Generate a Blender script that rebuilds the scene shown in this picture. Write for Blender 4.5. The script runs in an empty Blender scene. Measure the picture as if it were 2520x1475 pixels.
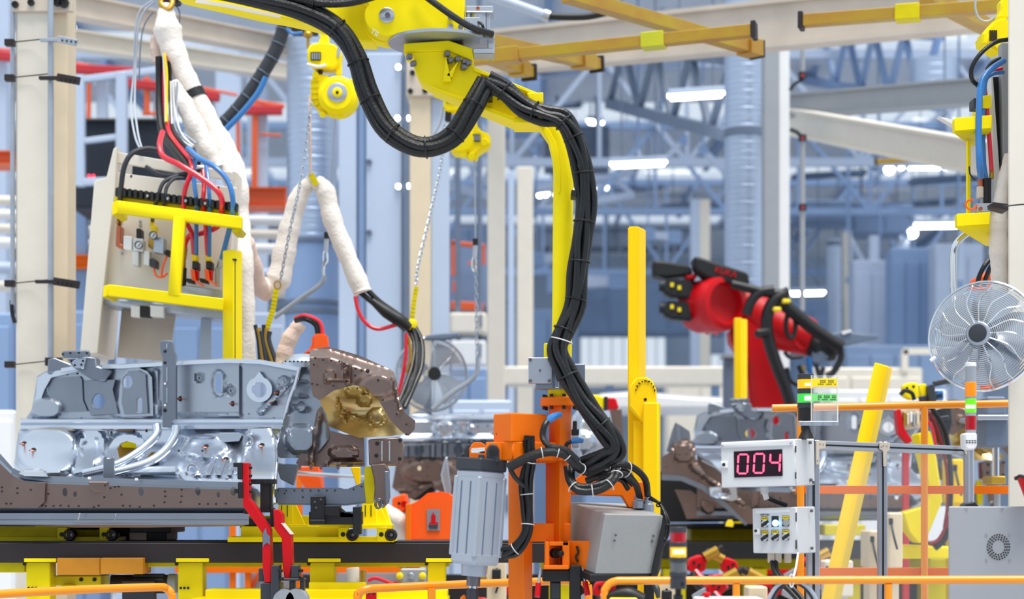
import bpy, bmesh, math, random
from mathutils import Vector, Matrix, Euler
from mathutils.geometry import delaunay_2d_cdt
random.seed(7)
V = Vector
SC = bpy.context.scene
COL = SC.collection
# ---------------------------------------------------------------- camera
F, CX, HY, H = 4500.0, 1260.0, 1250.0, 1.4
cam = bpy.data.objects.new('camera', bpy.data.cameras.new('camera'))
COL.objects.link(cam)
cam.location = (0, 0, H)
cam.rotation_euler = (math.pi/2, 0, 0)
cam.data.sensor_width = 36
cam.data.lens = F/2520*36
cam.data.shift_y = (HY-737.5)/2520
cam.data.clip_end = 300
cam.data.dof.use_dof = True
cam.data.dof.focus_distance = 8.2
cam.data.dof.aperture_fstop = 2.0
SC.camera = cam
# ---------------------------------------------------------------- world: bright overcast sky
w = bpy.data.worlds.new('World'); SC.world = w; w.use_nodes = True
bg = w.node_tree.nodes['Background']
bg.inputs[0].default_value = (0.80, 0.90, 1.0, 1)
bg.inputs[1].default_value = 0.80
sun = bpy.data.objects.new('sun', bpy.data.lights.new('sun', 'SUN')); COL.objects.link(sun)
sun.data.energy = 3.7; sun.data.angle = 0.6; sun.data.color = (1, .97, .92)
sun.rotation_euler = (math.radians(15), math.radians(8), 0)
vs = SC.view_settings
vs.view_transform = 'Standard'; vs.look = 'None'; vs.exposure = 0.32; vs.gamma = 1; vs.use_curve_mapping = False
# ---------------------------------------------------------------- helpers
def W(px, py, Y): return V(((px-CX)*Y/F, Y, H+(HY-py)*Y/F))
def S(Y): return Y/F
def lin(c): return tuple((x/255/12.92 if x/255 <= .04045 else ((x/255+.055)/1.055)**2.4) for x in c)
MATS = {}
def mat(name, c, rough=.45, metal=0., var=.06, scale=6., bump=.0, coat=0., emit=0., alpha=1., trans=0., wave=None, spec=.5):
    m = bpy.data.materials.new(name); m.use_nodes = True
    nt = m.node_tree; b = nt.nodes['Principled BSDF']
    c = lin(c)
    tc = nt.nodes.new('ShaderNodeTexCoord')
    nz = nt.nodes.new('ShaderNodeTexNoise'); nz.inputs['Scale'].default_value = scale; nz.inputs['Detail'].default_value = 4
    nt.links.new(tc.outputs['Object'], nz.inputs['Vector'])
    mx = nt.nodes.new('ShaderNodeMix'); mx.data_type = 'RGBA'
    mx.inputs[6].default_value = (*[x*(1-var*2) for x in c], 1); mx.inputs[7].default_value = (*[min(1, x*(1+var)) for x in c], 1)
    nt.links.new(nz.outputs['Fac'], mx.inputs[0]); nt.links.new(mx.outputs[2], b.inputs['Base Color'])
    b.inputs['Roughness'].default_value = rough; b.inputs['Metallic'].default_value = metal
    b.inputs['Coat Weight'].default_value = coat; b.inputs['Specular IOR Level'].default_value = spec
    if emit:
        b.inputs['Emission Color'].default_value = (*c, 1); b.inputs['Emission Strength'].default_value = emit
    b.inputs['Alpha'].default_value = alpha; b.inputs['Transmission Weight'].default_value = trans
    if wave or bump:
        bp = nt.nodes.new('ShaderNodeBump'); bp.inputs['Strength'].default_value = bump or .5; bp.inputs['Distance'].default_value = .02
        if wave:
            wv = nt.nodes.new('ShaderNodeTexWave'); wv.inputs['Scale'].default_value = wave[1]; wv.bands_direction = wave[0]
            nt.links.new(tc.outputs['Object'], wv.inputs['Vector']); nt.links.new(wv.outputs['Fac'], bp.inputs['Height'])
        else:
            n2 = nt.nodes.new('ShaderNodeTexNoise'); n2.inputs['Scale'].default_value = scale*6
            nt.links.new(tc.outputs['Object'], n2.inputs['Vector']); nt.links.new(n2.outputs['Fac'], bp.inputs['Height'])
        nt.links.new(bp.outputs['Normal'], b.inputs['Normal'])
    MATS[name] = m
    return m
M = MATS
mat('yellow', (255, 228, 0), .5, var=.04, spec=.2)
mat('arm_yellow', (250, 226, 0), .5, var=.05, scale=9, spec=.2)
mat('dull_yellow', (222, 204, 0), .5, var=.12, scale=12, spec=.25)
mat('amber', (255, 208, 0), .5, var=.04, spec=.2)
mat('orange', (242, 114, 0), .5, var=.06, spec=.25)
mat('rail_orange', (255, 150, 0), .3, var=.05, coat=.4)
mat('hot_orange', (255, 92, 0), .45, var=.05)
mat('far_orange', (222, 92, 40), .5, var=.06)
mat('red', (205, 0, 18), .4, var=.05, spec=.3)
mat('robot_red', (196, 6, 18), .42, var=.05, spec=.3)
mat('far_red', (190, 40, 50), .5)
mat('dark_red', (120, 10, 20), .5)
mat('hose_red', (222, 20, 45), .3, coat=.3)
mat('hose_blue', (45, 120, 190), .3, coat=.3)
mat('black', (14, 15, 18), .5, var=.1)
mat('rubber', (11, 12, 15), .4, var=.1, bump=.12, scale=20)
mat('steel_dark', (50, 43, 45), .5, .4, var=.15)
mat('charcoal', (46, 50, 58), .5, var=.1)
mat('near_black', (12, 13, 16), .6)
mat('navy', (24, 34, 48), .6)
mat('cream', (226, 218, 204), .5, var=.04)
mat('beige', (224, 206, 176), .55, var=.04)
mat('beam_beige', (212, 198, 182), .6, var=.12, scale=3)
mat('white', (232, 232, 232), .45, var=.03)
mat('box_white', (214, 216, 218), .4, var=.03)
mat('pale_blue', (184, 198, 220), .5, var=.05, scale=1.5)  # blues for the far hall, its cool haze mixed into the colours
mat('mid_blue', (134, 160, 198), .55, var=.08, scale=1.2)
mat('wall_blue', (178, 196, 218), .6, var=.16, scale=.5, wave=('X', 3.0))
mat('roof_blue', (214, 222, 234), .6, var=.1, scale=.7, wave=('X', 4.0))
mat('deep_blue', (122, 146, 180), .6, var=.2, scale=.8)
mat('slate', (104, 118, 140), .55, var=.1)
mat('floor', (182, 186, 192), .35, var=.1, scale=2)
mat('grey', (156, 160, 166), .45, var=.04)
mat('cab_grey', (150, 152, 152), .5, var=.04, scale=30, bump=.05)
mat('cyl_grey', (172, 180, 192), .42, .35, var=.05)
mat('alu', (190, 194, 202), .3, .85, var=.05)
mat('galv', (176, 184, 196), .35, .7, var=.1, scale=10)
mat('duct', (176, 192, 216), .36, .55, var=.08, scale=2, wave=('Z', 5.0), bump=.1)
mat('chrome', (225, 228, 232), .12, 1., var=.02)
mat('bolt', (120, 118, 124), .35, .8)
mat('copper', (190, 110, 80), .35, .8)
mat('brass', (190, 150, 60), .35, .8)
mat('sheet', (206, 214, 226), .27, .92, var=.05, scale=5)
mat('sheet_mid', (172, 180, 192), .36, .88, var=.06, scale=4)
mat('sheet_grey', (136, 144, 156), .36, .88, var=.08, scale=5)
mat('sheet_brown_reflect', (140, 120, 112), .34, .85, var=.14, scale=3)  # brown cast reflected from the floor, put into the metal colour
mat('sheet_gold_reflect', (206, 182, 126), .26, .9, var=.2, scale=4)  # gold tint: a yellow reflection put into the metal colour
mat('zinc', (178, 136, 66), .4, .5, var=.22, scale=5)
mat('zinc_green', (206, 204, 40), .4, .3, var=.1)
mat('fabric', (238, 230, 222), .85, var=.1, scale=9, bump=.22)
mat('fabric_pink', (226, 200, 186), .85, var=.1, scale=10, bump=.25)
mat('cord', (170, 178, 190), .5)
mat('lamp', (255, 255, 255), emit=11)
mat('led_red', (255, 60, 90), emit=3.2)
mat('display', (30, 4, 20), .25)
mat('lens_amber', (250, 140, 0), .2, emit=.1, coat=.4)
mat('lens_yellow', (255, 190, 0), .2, emit=.25, coat=.4)
mat('lens_glow', (255, 236, 150), emit=2)
mat('lens_green', (60, 215, 70), .2, emit=.2, coat=.4)
mat('lens_glow_green', (190, 255, 190), emit=2)
mat('amber_brown', (214, 140, 10), .5, var=.15)
mat('lens_lime', (110, 225, 10), .2, emit=.2, coat=.4)
mat('lens_red', (170, 10, 26), .2, coat=.4)
mat('lens_clear', (150, 156, 164), .25, coat=.4)
mat('lens_smoke', (92, 94, 96), .3, coat=.4)
mat('button_blue', (120, 200, 255), emit=5)
mat('label_yellow', (255, 220, 10), .5)
mat('label_green', (120, 224, 120), .5)
mat('ink', (30, 30, 30), .6)
mat('white_mark', (245, 245, 245), .5)
mat('sticker', (130, 138, 150), .5)
mat('glass_clear', (235, 240, 245), .05, alpha=.14, var=0)
mat('glass_sheet', (225, 232, 240), .05, alpha=.06, var=0)
mat('window_glass', (240, 246, 255), .05, alpha=.12, var=0)
mat('tie', (222, 222, 222), .5)

for nm, c1, c2 in (('zinc', (176, 108, 62), (196, 176, 40)),):
    mx = [n for n in M[nm].node_tree.nodes if n.type == 'MIX'][0]; mx.inputs[6].default_value = (*lin(c1), 1); mx.inputs[7].default_value = (*lin(c2), 1)
def cr(pts, res):
    P = [V(p) for p in pts]
    if len(P) < 3 or res < 2: return P
    E = [P[0]*2-P[1]]+P+[P[-1]*2-P[-2]]
    out = []
    for i in range(1, len(E)-2):
        a, b, c, d = E[i-1:i+3]
        for k in range(res):
            t = k/res
            out.append(.5*((2*b)+(c-a)*t+(2*a-5*b+4*c-d)*t*t+(3*b-a-3*c+d)*t**3))
    out.append(P[-1]); return out
def frame(d):
    d = d.normalized(); u = V((0, 0, 1)) if abs(d.z) < .9 else V((0, 1, 0))
    x = d.cross(u).normalized(); return x, x.cross(d).normalized(), d
class MB:
    def __init__(s): s.v = []; s.f = []
    def add(s, vs, fs):
        o = len(s.v); s.v += [V(p) for p in vs]; s.f += [tuple(i+o for i in f) for f in fs]; return s
    def box(s, c, sz, rot=None):
        c = V(c); h = V(sz)/2; R = rot if isinstance(rot, Matrix) else (Euler(rot).to_matrix() if rot else Matrix.Identity(3))
        vs = [c+R@V((x*h.x, y*h.y, z*h.z)) for x in (-1, 1) for y in (-1, 1) for z in (-1, 1)]
        return s.add(vs, [(0, 1, 3, 2), (4, 6, 7, 5), (0, 4, 5, 1), (2, 3, 7, 6), (0, 2, 6, 4), (1, 5, 7, 3)])
    def pb(s, x0, y0, x1, y1, Y, d):           # box whose front face spans two pixels at distance Y, d deep
        a, b = W(x0, y0, Y), W(x1, y1, Y)
        return s.box(((a.x+b.x)/2, Y+d/2, (a.z+b.z)/2), (abs(b.x-a.x), d, abs(a.z-b.z)))
    def bar(s, p0, p1, wd, ht, up=None):
        p0, p1 = V(p0), V(p1); d = (p1-p0)
        x, y, z = frame(d)
        if up is not None:
            x = d.normalized().cross(V(up)).normalized(); y = x.cross(d.normalized())
        vs = [p+x*a*wd/2+y*b*ht/2 for p in (p0, p1) for a, b in ((-1, -1), (1, -1), (1, 1), (-1, 1))]
        return s.add(vs, [(3, 2, 1, 0), (4, 5, 6, 7), (0, 1, 5, 4), (1, 2, 6, 5), (2, 3, 7, 6), (3, 0, 4, 7)])
    def cyl(s, p0, p1, r, r2=None, n=16, cap=True):
        p0, p1 = V(p0), V(p1); r2 = r if r2 is None else r2; x, y, z = frame(p1-p0)
        an = [2*math.pi*i/n for i in range(n)]
        vs = [p+(x*math.cos(a)+y*math.sin(a))*q for p, q in ((p0, r), (p1, r2)) for a in an]
        fs = [(i, (i+1) % n, n+(i+1) % n, n+i) for i in range(n)]
        if cap: fs += [tuple(range(n-1, -1, -1)), tuple(range(n, 2*n))]
        return s.add(vs, fs)
    def lathe(s, p, axis, prof, n=24):
        p = V(p); x, y, z = frame(V(axis)); vs = []; fs = []
        for r, h in prof:
            vs += [p+z*h+(x*math.cos(2*math.pi*i/n)+y*math.sin(2*math.pi*i/n))*max(r, 1e-5) for i in range(n)]
        for k in range(len(prof)-1):
            fs += [(k*n+i, k*n+(i+1) % n, (k+1)*n+(i+1) % n, (k+1)*n+i) for i in range(n)]
        fs += [tuple(range(n-1, -1, -1)), tuple((len(prof)-1)*n+i for i in range(n))]
        return s.add(vs, fs)
    def tube(s, pts, r, n=8, res=5, closed=False, flat=None):
        P = [V(p) for p in pts]
        if closed: Q = P
        else: Q = cr(P, res)
        m = len(Q)
        rs = r if isinstance(r, (list, tuple)) else None
        def rad(i):
            if not rs: return r
            t = i/(m-1)*(len(rs)-1); k = min(int(t), len(rs)-2); return rs[k]+(rs[k+1]-rs[k])*(t-k)
        vs = []; x = None
        for i in range(m):
            if closed: d = Q[(i+1) % m]-Q[i-1]
            else: d = Q[min(i+1, m-1)]-Q[max(i-1, 0)]
            d.normalize()
            if x is None: x = frame(d)[0]
            x = (x-d*x.dot(d)).normalized(); y = x.cross(d)
            q = rad(i)
            vs += [Q[i]+(x*math.cos(2*math.pi*k/n)+y*math.sin(2*math.pi*k/n)*(flat or 1))*q for k in range(n)]
        fs = []
        for i in range(m if closed else m-1):
            j = (i+1) % m
            fs += [(i*n+k, i*n+(k+1) % n, j*n+(k+1) % n, j*n+k) for k in range(n)]
        if not closed: fs += [tuple(range(n-1, -1, -1)), tuple((m-1)*n+k for k in range(n))]
        return s.add(vs, fs)
    def prism(s, pts, dv):
        P = [V(p) for p in pts]; n = len(P); dv = V(dv)
        fs = [tuple(range(n)), tuple(range(2*n-1, n-1, -1))]+[(i, i+n, (i+1) % n+n, (i+1) % n) for i in range(n)]
        return s.add(P+[p+dv for p in P], fs)
    def pr(s, px, Y, d, dx=0., dz=0.):          # prism from a pixel outline at distance Y (or per-point Y), d deep
        return s.prism([W(p[0], p[1], p[2] if len(p) > 2 else Y) for p in px], (dx, d, dz))
    def sheet(s, outline, holes, yf, thick=.004, step=14, rim=0):
        pts = []; fc = []
        def loop(L):
            a = len(pts); pts.extend(V((x, y)) for x, y in L); return list(range(a, a+len(L)))
        def dens(L):
            o = []
            for i in range(len(L)):
                a, b = V(L[i]), V(L[(i+1) % len(L)]); k = max(1, int((b-a).length/step))
                o += [a.lerp(b, t/k) for t in range(k)]
            return o
        O = dens(outline); fc.append(loop(O))
        for h in holes: fc.append(loop(h))
        xs = [p.x for p in O]; ys = [p.y for p in O]
        y = min(ys)
        while y < max(ys):
            x = min(xs)
            while x < max(xs):
                q = V((x+random.uniform(-.02, .02)*step, y+random.uniform(-.02, .02)*step))
                if inside(q, O) and not any(inside(q, h) for h in holes): pts.append(q)
                x += step
            y += step
        vo, eo, fo, *_ = delaunay_2d_cdt(pts, [], fc, 2, 1e-4)
        n = len(vo); fr = [W(p.x, p.y, yf(p.x, p.y)) for p in vo]
        cnt = {}
        for f in fo:
            for i in range(len(f)):
                e = (f[i], f[(i+1) % len(f)]); k = (min(e), max(e)); cnt.setdefault(k, []).append(e)
        fs = [tuple(f) for f in fo]+[tuple(i+n for i in reversed(f)) for f in fo]
        for k, es in cnt.items():
            if len(es) == 1: a, b = es[0]; fs.append((b, a, a+n, b+n))
        return s.add(fr+[p+V((0, thick, 0)) for p in fr], fs)
    def loft(s, rows, thick=.006):
        n = len(rows[0]); m = len(rows); A = [V(p) for r in rows for p in r]; N = len(A)
        fs = []
        for i in range(m-1):
            for j in range(n-1):
                q = (i*n+j, i*n+j+1, (i+1)*n+j+1, (i+1)*n+j); fs += [q, tuple(k+N for k in reversed(q))]
        bd = [j for j in range(n)]+[i*n+n-1 for i in range(1, m)]+[(m-1)*n+j for j in range(n-2, -1, -1)]+[i*n for i in range(m-2, 0, -1)]
        for k in range(len(bd)): a, b = bd[k], bd[(k+1) % len(bd)]; fs.append((a, a+N, b+N, b))
        return s.add(A+[p+V((0, thick, 0)) for p in A], fs)
    def build(s, name, m, parent=None, bev=0., smooth=35, label=None, kind=None, seg=1):
        me = bpy.data.meshes.new(name)
        me.from_pydata([tuple(p) for p in s.v], [], s.f); me.update()
        bm = bmesh.new(); bm.from_mesh(me)
        bmesh.ops.recalc_face_normals(bm, faces=bm.faces)
        if bev:
            es = [e for e in bm.edges if len(e.link_faces) == 2 and e.calc_face_angle(0) > .6]
            if es: bmesh.ops.bevel(bm, geom=es, offset=bev, segments=seg, affect='EDGES', clamp_overlap=True)
        bm.to_mesh(me); bm.free()
        for p in me.polygons: p.use_smooth = True
        me.set_sharp_from_angle(angle=math.radians(smooth))
        me.materials.append(M[m] if isinstance(m, str) else m)
        o = bpy.data.objects.new(name, me); COL.objects.link(o)
        if parent is not None: adopt(o, parent)
        if label: o['label'] = label
        if kind: o['kind'] = kind
        return o
def inside(q, L):
    c = False; n = len(L); x, y = q[0], q[1]
    for i in range(n):
        x1, y1 = L[i][0], L[i][1]; x2, y2 = L[i-1][0], L[i-1][1]
        if (y1 > y) != (y2 > y) and x < (x2-x1)*(y-y1)/(y2-y1)+x1: c = not c
    return c
def adopt(o, parent):
    o.parent = parent
    t = Matrix.Identity(4); q = parent
    while q is not None: t = Matrix.Translation(q.location) @ t if q.type == 'EMPTY' else t; q = q.parent
    if not parent.get('_pre'): o.matrix_parent_inverse = t.inverted() if parent.type == 'EMPTY' else Matrix.Identity(4)
def T(name, label, cat, loc, group=None):
    o = bpy.data.objects.new(name, None); COL.objects.link(o); o.location = loc
    o['label'] = label; o['category'] = cat
    if group: o['group'] = group
    return o
def tag(o, label, cat, group=None):
    o['label'] = label; o['category'] = cat
    if group: o['group'] = group
    return o
def struct(o): o['kind'] = 'structure'; return o
def dup(o, parent=None):
    c = o.copy(); COL.objects.link(c)
    if parent is not None: c.parent = parent; c.matrix_parent_inverse = o.matrix_parent_inverse.copy()
    for ch in list(o.children): dup(ch, c)
    return c
def ell(cx, cy, rx, ry, n=20): return [(cx+rx*math.cos(2*math.pi*i/n), cy+ry*math.sin(2*math.pi*i/n)) for i in range(n)]
def slot(cx, cy, rx, ry, n=8):
    return [(cx+rx*math.cos(a), cy-(ry-rx)+rx*math.sin(a)) for a in [math.pi+math.pi*i/n for i in range(n+1)]]+[(cx+rx*math.cos(a), cy+(ry-rx)+rx*math.sin(a)) for a in [math.pi*i/n for i in range(n+1)]]
def WP(L, Y=None): return [W(p[0], p[1], p[2] if len(p) > 2 else Y) for p in L]
def bolt(px, py, Y, r, parent, m='bolt', axis=(0, -1, 0), h=None, n=8, name='bolt'):
    p = W(px, py, Y); rr = r*S(Y)
    return MB().lathe(p, axis, [(rr, 0), (rr, (h or r*.7)*S(Y)), (rr*.55, (h or r*.7)*S(Y)), (rr*.5, (h or r*.7)*S(Y)*.7)], n).build(name, m, parent)
def text(s, size, loc, m, parent, name='lettering', rot=(math.pi/2, 0, 0), ext=.0006):
    cu = bpy.data.curves.new(name, 'FONT'); cu.body = s; cu.size = size; cu.extrude = ext; cu.align_x = 'CENTER'; cu.align_y = 'CENTER'
    t = bpy.data.objects.new(name, cu); COL.objects.link(t)
    dg = bpy.context.evaluated_depsgraph_get(); me = bpy.data.meshes.new_from_object(t.evaluated_get(dg))
    bpy.data.objects.remove(t); R = Matrix.Translation(loc) @ Euler(rot).to_matrix().to_4x4(); me.transform(R)
    me.materials.clear(); me.materials.append(M[m]); o = bpy.data.objects.new(name, me); COL.objects.link(o)
    if parent is not None: adopt(o, parent)
    return o
# ================================================================ SETTING
struct(MB().box((0, 28, -.05), (90, 84, .1)).build('floor', 'floor'))
# back wall with window openings at 60 m
YB = 60.
def wall_with_windows():
    wins = [(1424, 826, 1642, 918), (1744, 868, 1800, 950), (1846, 868, 1905, 950), (2110, 900, 2190, 960), (1110, 830, 1190, 890), (560, 800, 690, 880)]
    xs = sorted({-30., 30.}|{W(q, 0, YB).x for a in wins for q in (a[0], a[2])})
    zs = sorted({0., 10.4}|{W(0, q, YB).z for a in wins for q in (a[1], a[3])})
    m = MB()
    for i in range(len(xs)-1):
        for k in range(len(zs)-1):
            c = ((xs[i]+xs[i+1])/2, (zs[k]+zs[k+1])/2)
            if any(W(a[0], 0, YB).x < c[0] < W(a[2], 0, YB).x and W(0, a[3], YB).z < c[1] < W(0, a[1], YB).z for a in wins): continue
            m.box((c[0], YB+.15, c[1]), (xs[i+1]-xs[i], .3, zs[k+1]-zs[k]))
    struct(m.build('wall_back', 'wall_blue'))
    for n, a in enumerate(wins):
        x0, x1, z0, z1 = W(a[0], 0, YB).x, W(a[2], 0, YB).x, W(0, a[3], YB).z, W(0, a[1], YB).z
        f = MB(); t = .07
        for q in ((x0, x0+t), (x1-t, x1)): f.box(((q[0]+q[1])/2, YB, (z0+z1)/2), (t, .12, z1-z0))
        for q in ((z0, z0+t), (z1-t, z1)): f.box(((x0+x1)/2, YB, (q[0]+q[1])/2), (x1-x0, .12, t))
        o = struct(f.build('window_%d' % (n+1), 'pale_blue')); k = max(2, int((x1-x0)/.35))
        for i in range(1, k):
            MB().box((x0+(x1-x0)*i/k, YB, (z0+z1)/2), (.03, .08, z1-z0)).build('mullion', 'pale_blue', o)
        for i in range(k):
            MB().box((x0+(x1-x0)*(i+.5)/k, YB+.02, (z0+z1)/2), ((x1-x0)/k-.03, .01, z1-z0)).build('pane', 'window_glass', o)
wall_with_windows()
# wall behind the camera, low, so the metal has something dark to mirror
struct(MB().box((0, -13, 2.2), (70, .3, 4.4)).build('wall_front', 'slate'))
# roof: sheeted bays with open glazed strips between them
RZ = 9.6
bays = [(27.5, 31.5), (33, 37), (39.5, 43.5), (46, 50.5), (53, 60.3)]
for i, (a, b) in enumerate(bays):
    r = struct(MB().box((0, (a+b)/2, RZ+.1), (70, b-a, .2)).build('ceiling' if not i else 'ceiling_%d' % (i+1), 'roof_blue'))
    for x in range(-28, 29, 4):
        MB().box((x+.6, (a+b)/2, RZ-.1), (.12, b-a, .2)).build('purlin', 'mid_blue', r)
for i in range(4):
    a, b = bays[i][1], bays[i+1][0]
    s = MB()
    for x in range(-30, 31, 3): s.box((x, (a+b)/2, RZ+.02), (.12, b-a, .16))
    o = struct(s.build('window_%d' % (7+i), 'pale_blue'))
    for x in range(-18, 18, 3): MB().box((x+1.5, (a+b)/2, RZ+.06), (2.88, b-a, .02)).build('pane', 'window_glass', o)
# roof trusses
def truss(x0, x1, Y, z0, z1, label, name='roof_truss', m='pale_blue', step=1.5, th=.14):
    t = T(name, label, 'roof truss', (0, Y, z0))
    MB().bar((x0, Y, z1), (x1, Y, z1), th, th).build('top_chord', m, t)
    MB().bar((x0, Y, z0), (x1, Y, z0), th, th).build('bottom_chord', m, t)
    n = int((x1-x0)/step); d = (x1-x0)/n
    for i in range(n):
        a, b = x0+d*i, x0+d*(i+1)
        q = (z0, z1) if i % 2 else (z1, z0)
        MB().bar((a, Y, q[0]), (b, Y, q[1]), th*.6, th*.6).build('web_member', m, t)
        MB().bar((b, Y, z0), (b, Y, z1), th*.5, th*.5).build('web_post', m, t)
    return t
truss(-17, 17, 32.3, 7.5, 9.4, 'pale blue roof truss nearest to the hall front, under the first skylight strip')
truss(-18, 18, 38.3, 7.6, 9.4, 'second pale blue roof truss from the front, under the second skylight strip', m='mid_blue')
truss(-19, 19, 45, 7.2, 9.4, 'third blue roof truss from the front, under the third skylight strip', m='mid_blue')
truss(-20, 20, 52, 7.0, 9.4, 'hindmost blue roof truss close to the far wall', m='slate')
def lattice(p0, p1, hgt, label, m='mid_blue'):
    a, b = V(p0), V(p1); t = T('lattice_girder', label, 'girder', a)
    up = V((0, 0, hgt)); MB().bar(a, b, .16, .16).build('bottom_chord', m, t); MB().bar(a+up, b+up, .16, .16).build('top_chord', m, t)
    for e in (a+up, b+up): MB().cyl(e, V((e.x, e.y, 9.62)), .03, n=6).build('hanger_rod', m, t)
    n = max(3, int((b-a).length/hgt/.9))
    for i in range(n):
        p, q = a.lerp(b, i/n), a.lerp(b, (i+1)/n)
        MB().bar(p+(up if i % 2 else up*0), q+(up*0 if i % 2 else up), .09, .09).build('web_member', m, t)
lattice(W(1500, 255, 30), W(1800, 335, 24), 1.0, 'dark lattice girder running back beside the upper bright lamp', 'slate')
lattice(W(1950, 190, 36), W(2310, 260, 26), 1.0, 'lattice girder under the skylight, right of the tall spiral duct', 'mid_blue')
lattice(W(1110, 460, 34), W(1215, 485, 34), .75, 'small white lattice girder between the two tall beige columns', 'pale_blue')
lattice(W(1320, 520, 40), W(1560, 480, 40), .5, 'white lattice girder just below the lower bright lamp', 'pale_blue')
# long beams
def beam(name, label, p0, p1, wd, ht, m, flange=True):
    p0, p1 = V(p0), V(p1); t = T(name, label, 'beam', p0)
    MB().bar(p0, p1, wd*.5, ht, (0, 0, 1)).build('web', m, t, bev=.006)
    if flange:
        for s in (1, -1): MB().bar(p0+V((0, 0, s*ht/2)), p1+V((0, 0, s*ht/2)), wd, ht*.1, (0, 0, 1)).build('flange', m, t)
    return t
beam('steel_beam', 'wide beige steel beam crossing the top behind the brass coloured rails', W(1120, 140, 19), W(2700, -16, 15), .2, .40, 'beam_beige')
beam('steel_beam', 'beige steel beam at upper left running down towards the yellow hoist', W(120, 5, 15), W(800, 135, 19), .2, .17, 'beam_beige')
beam('steel_beam', 'lower beige steel beam at upper left, under the first, behind the white sleeve', W(120, 90, 16), W(800, 190, 21), .2, .15, 'cream')
beam('steel_beam', 'grey blue steel beam leaving the column at right, above the cream one', W(1945, 262, 22), W(2460, 222, 19), .2, .26, 'grey')
beam('steel_beam', 'cream steel beam sloping down to the right from the right-hand column', W(1950, 300, 22), W(2560, 415, 16), .2, .30, 'cream')
beam('steel_beam', 'pale overhead beam above the top left mezzanine', W(590, 170, 24), W(1000, 120, 22), .2, .18, 'pale_blue')
beam('steel_beam', 'blue grey beam hanging under the brass rails far back', W(1190, 185, 34), W(1800, 150, 33), .2, .2, 'pale_blue')
# columns of the hall
def column(label, x0, x1, Y, y0, m, m2=None, xs=None, depth=.22, base=True, skew=False):
    t = T('steel_column', label, 'column', (W((x0+x1)/2, 0, Y).x, Y, 0))
    x = xs or x1; zt = W(0, y0, Y).z
    a, b, c = W(x0, 0, Y).x, W(x, 0, Y).x, W(x1, 0, Y).x
    if skew: MB().prism([V((a, Y, 0)), V((b, Y, 0)), V((b, Y+depth, 0)), V((a*(Y+depth)/Y*1.001, Y+depth, 0))], (0, 0, zt)).build('shaft', m, t, bev=.006)
    else: MB().box(((a+b)/2, Y+depth/2, zt/2), (b-a, depth, zt)).build('shaft', m, t, bev=.012)
    if m2: MB().box(((b+c)/2, Y+depth/2+.03, zt/2), (c-b, depth, zt)).build('side_web', m2, t, bev=.006)
    if base: MB().box(((a+c)/2, Y+depth/2, .03), ((c-a)*1.7, depth*2, .06)).build('base_plate', m, t)
    return t
A = column('nearest beige column at left with galvanised conduits strapped to it', 38, 163, 11, -90, 'cream', 'beige', 125)
MB().pb(30, -80, 178, 28, 10.97, .04).build('splice_plate', 'beam_beige', A, bev=.004)
for px, py in ((38, 12), (77, 7), (142, 4), (158, 8)): bolt(px, py, 10.96, 9 if px < 100 else 13, A, 'black')
column('beige and blue column in mid hall behind the black cable loop', 1008, 1104, 15, 150, 'beige', 'pale_blue', 1060)
MB().pb(1000, 150, 1096, 236, 14.95, .3).build('head_plate', 'beam_beige', bpy.data.objects['steel_column.001'], bev=.006)
for px, py in ((1010, 225), (1046, 224), (1090, 222), (1015, 180)): bolt(px, py, 14.94, 7, bpy.data.objects['steel_column.001'], 'black')
column('pale column second from the centre, behind the small yellow hoist', 1199, 1243, 19, 250, 'cream')
column('slim pale column right of the small yellow hoist', 1272, 1312, 24, 410, 'cream')
column('far blue column beside the slim pale column', 1250, 1266, 27, 420, 'pale_blue')
column('white column just right of the tall spiral duct', 1880, 1944, 20, 80, 'grey', 'white', 1918)
column('far grey column behind the tall yellow post', 1700, 1748, 34, 490, 'pale_blue', 'cream', 1722)
column('far pale column right of the red robot', 2078, 2096, 36, 570, 'cream')
column('far column with braces behind the fan', 2140, 2165, 40, 580, 'pale_blue')
column('far column close to the fan, with dark foot', 2215, 2238, 40, 580, 'pale_blue')
column('far pale column in the upper left behind the hoses', 530, 590, 26, 110, 'pale_blue')
column('far pale column behind the orange mezzanine rail', 622, 655, 30, 150, 'pale_blue')
column('far pale column left of the nearest beige column', -10, 22, 24, -80, 'pale_blue')
rc = column('nearest cream column filling the right picture edge', 2481, 2640, 7.9, -120, 'cream', 'cream', 2600, depth=.25, skew=True)
# conduits strapped to the nearest column
def conduit(label, px, y0, y1, Y, r):
    t = T('conduit_pipe', label, 'pipe', W(px, y1, Y))
    MB().cyl(W(px, y0, Y), W(px, y1, Y), r*S(Y), n=14).build('tube', 'galv', t)
    return t
c1 = conduit('galvanised conduit along the front of the beige left column', 125, -60, 884, 10.9, 7.5)
c2 = conduit('galvanised conduit at the outer edge of the beige left column', 31, -60, 750, 11, 6)
for py, x0, x1, yy in ((96, 97, 190, 9), (190, 95, 197, 11), (692, 86, 196, 11)):
    m = MB(); m.pb(x0, py-yy*.3, x0+50, py+5, 10.84, .03)
    m.bar(W(x0+45, py, 10.84), W(x1, py+10, 10.84), .018, yy*1.7*S(11)).build('strut_channel', 'steel_dark' if py > 100 else 'galv', c1, bev=.002)
    for k in range(4): MB().cyl(W(x0+56+k*11, py+3+k*1.4, 10.835), W(x0+56+k*11, py+3+k*1.4, 10.825), .006, n=8).build('slot_hole', 'near_black', c1)
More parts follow.
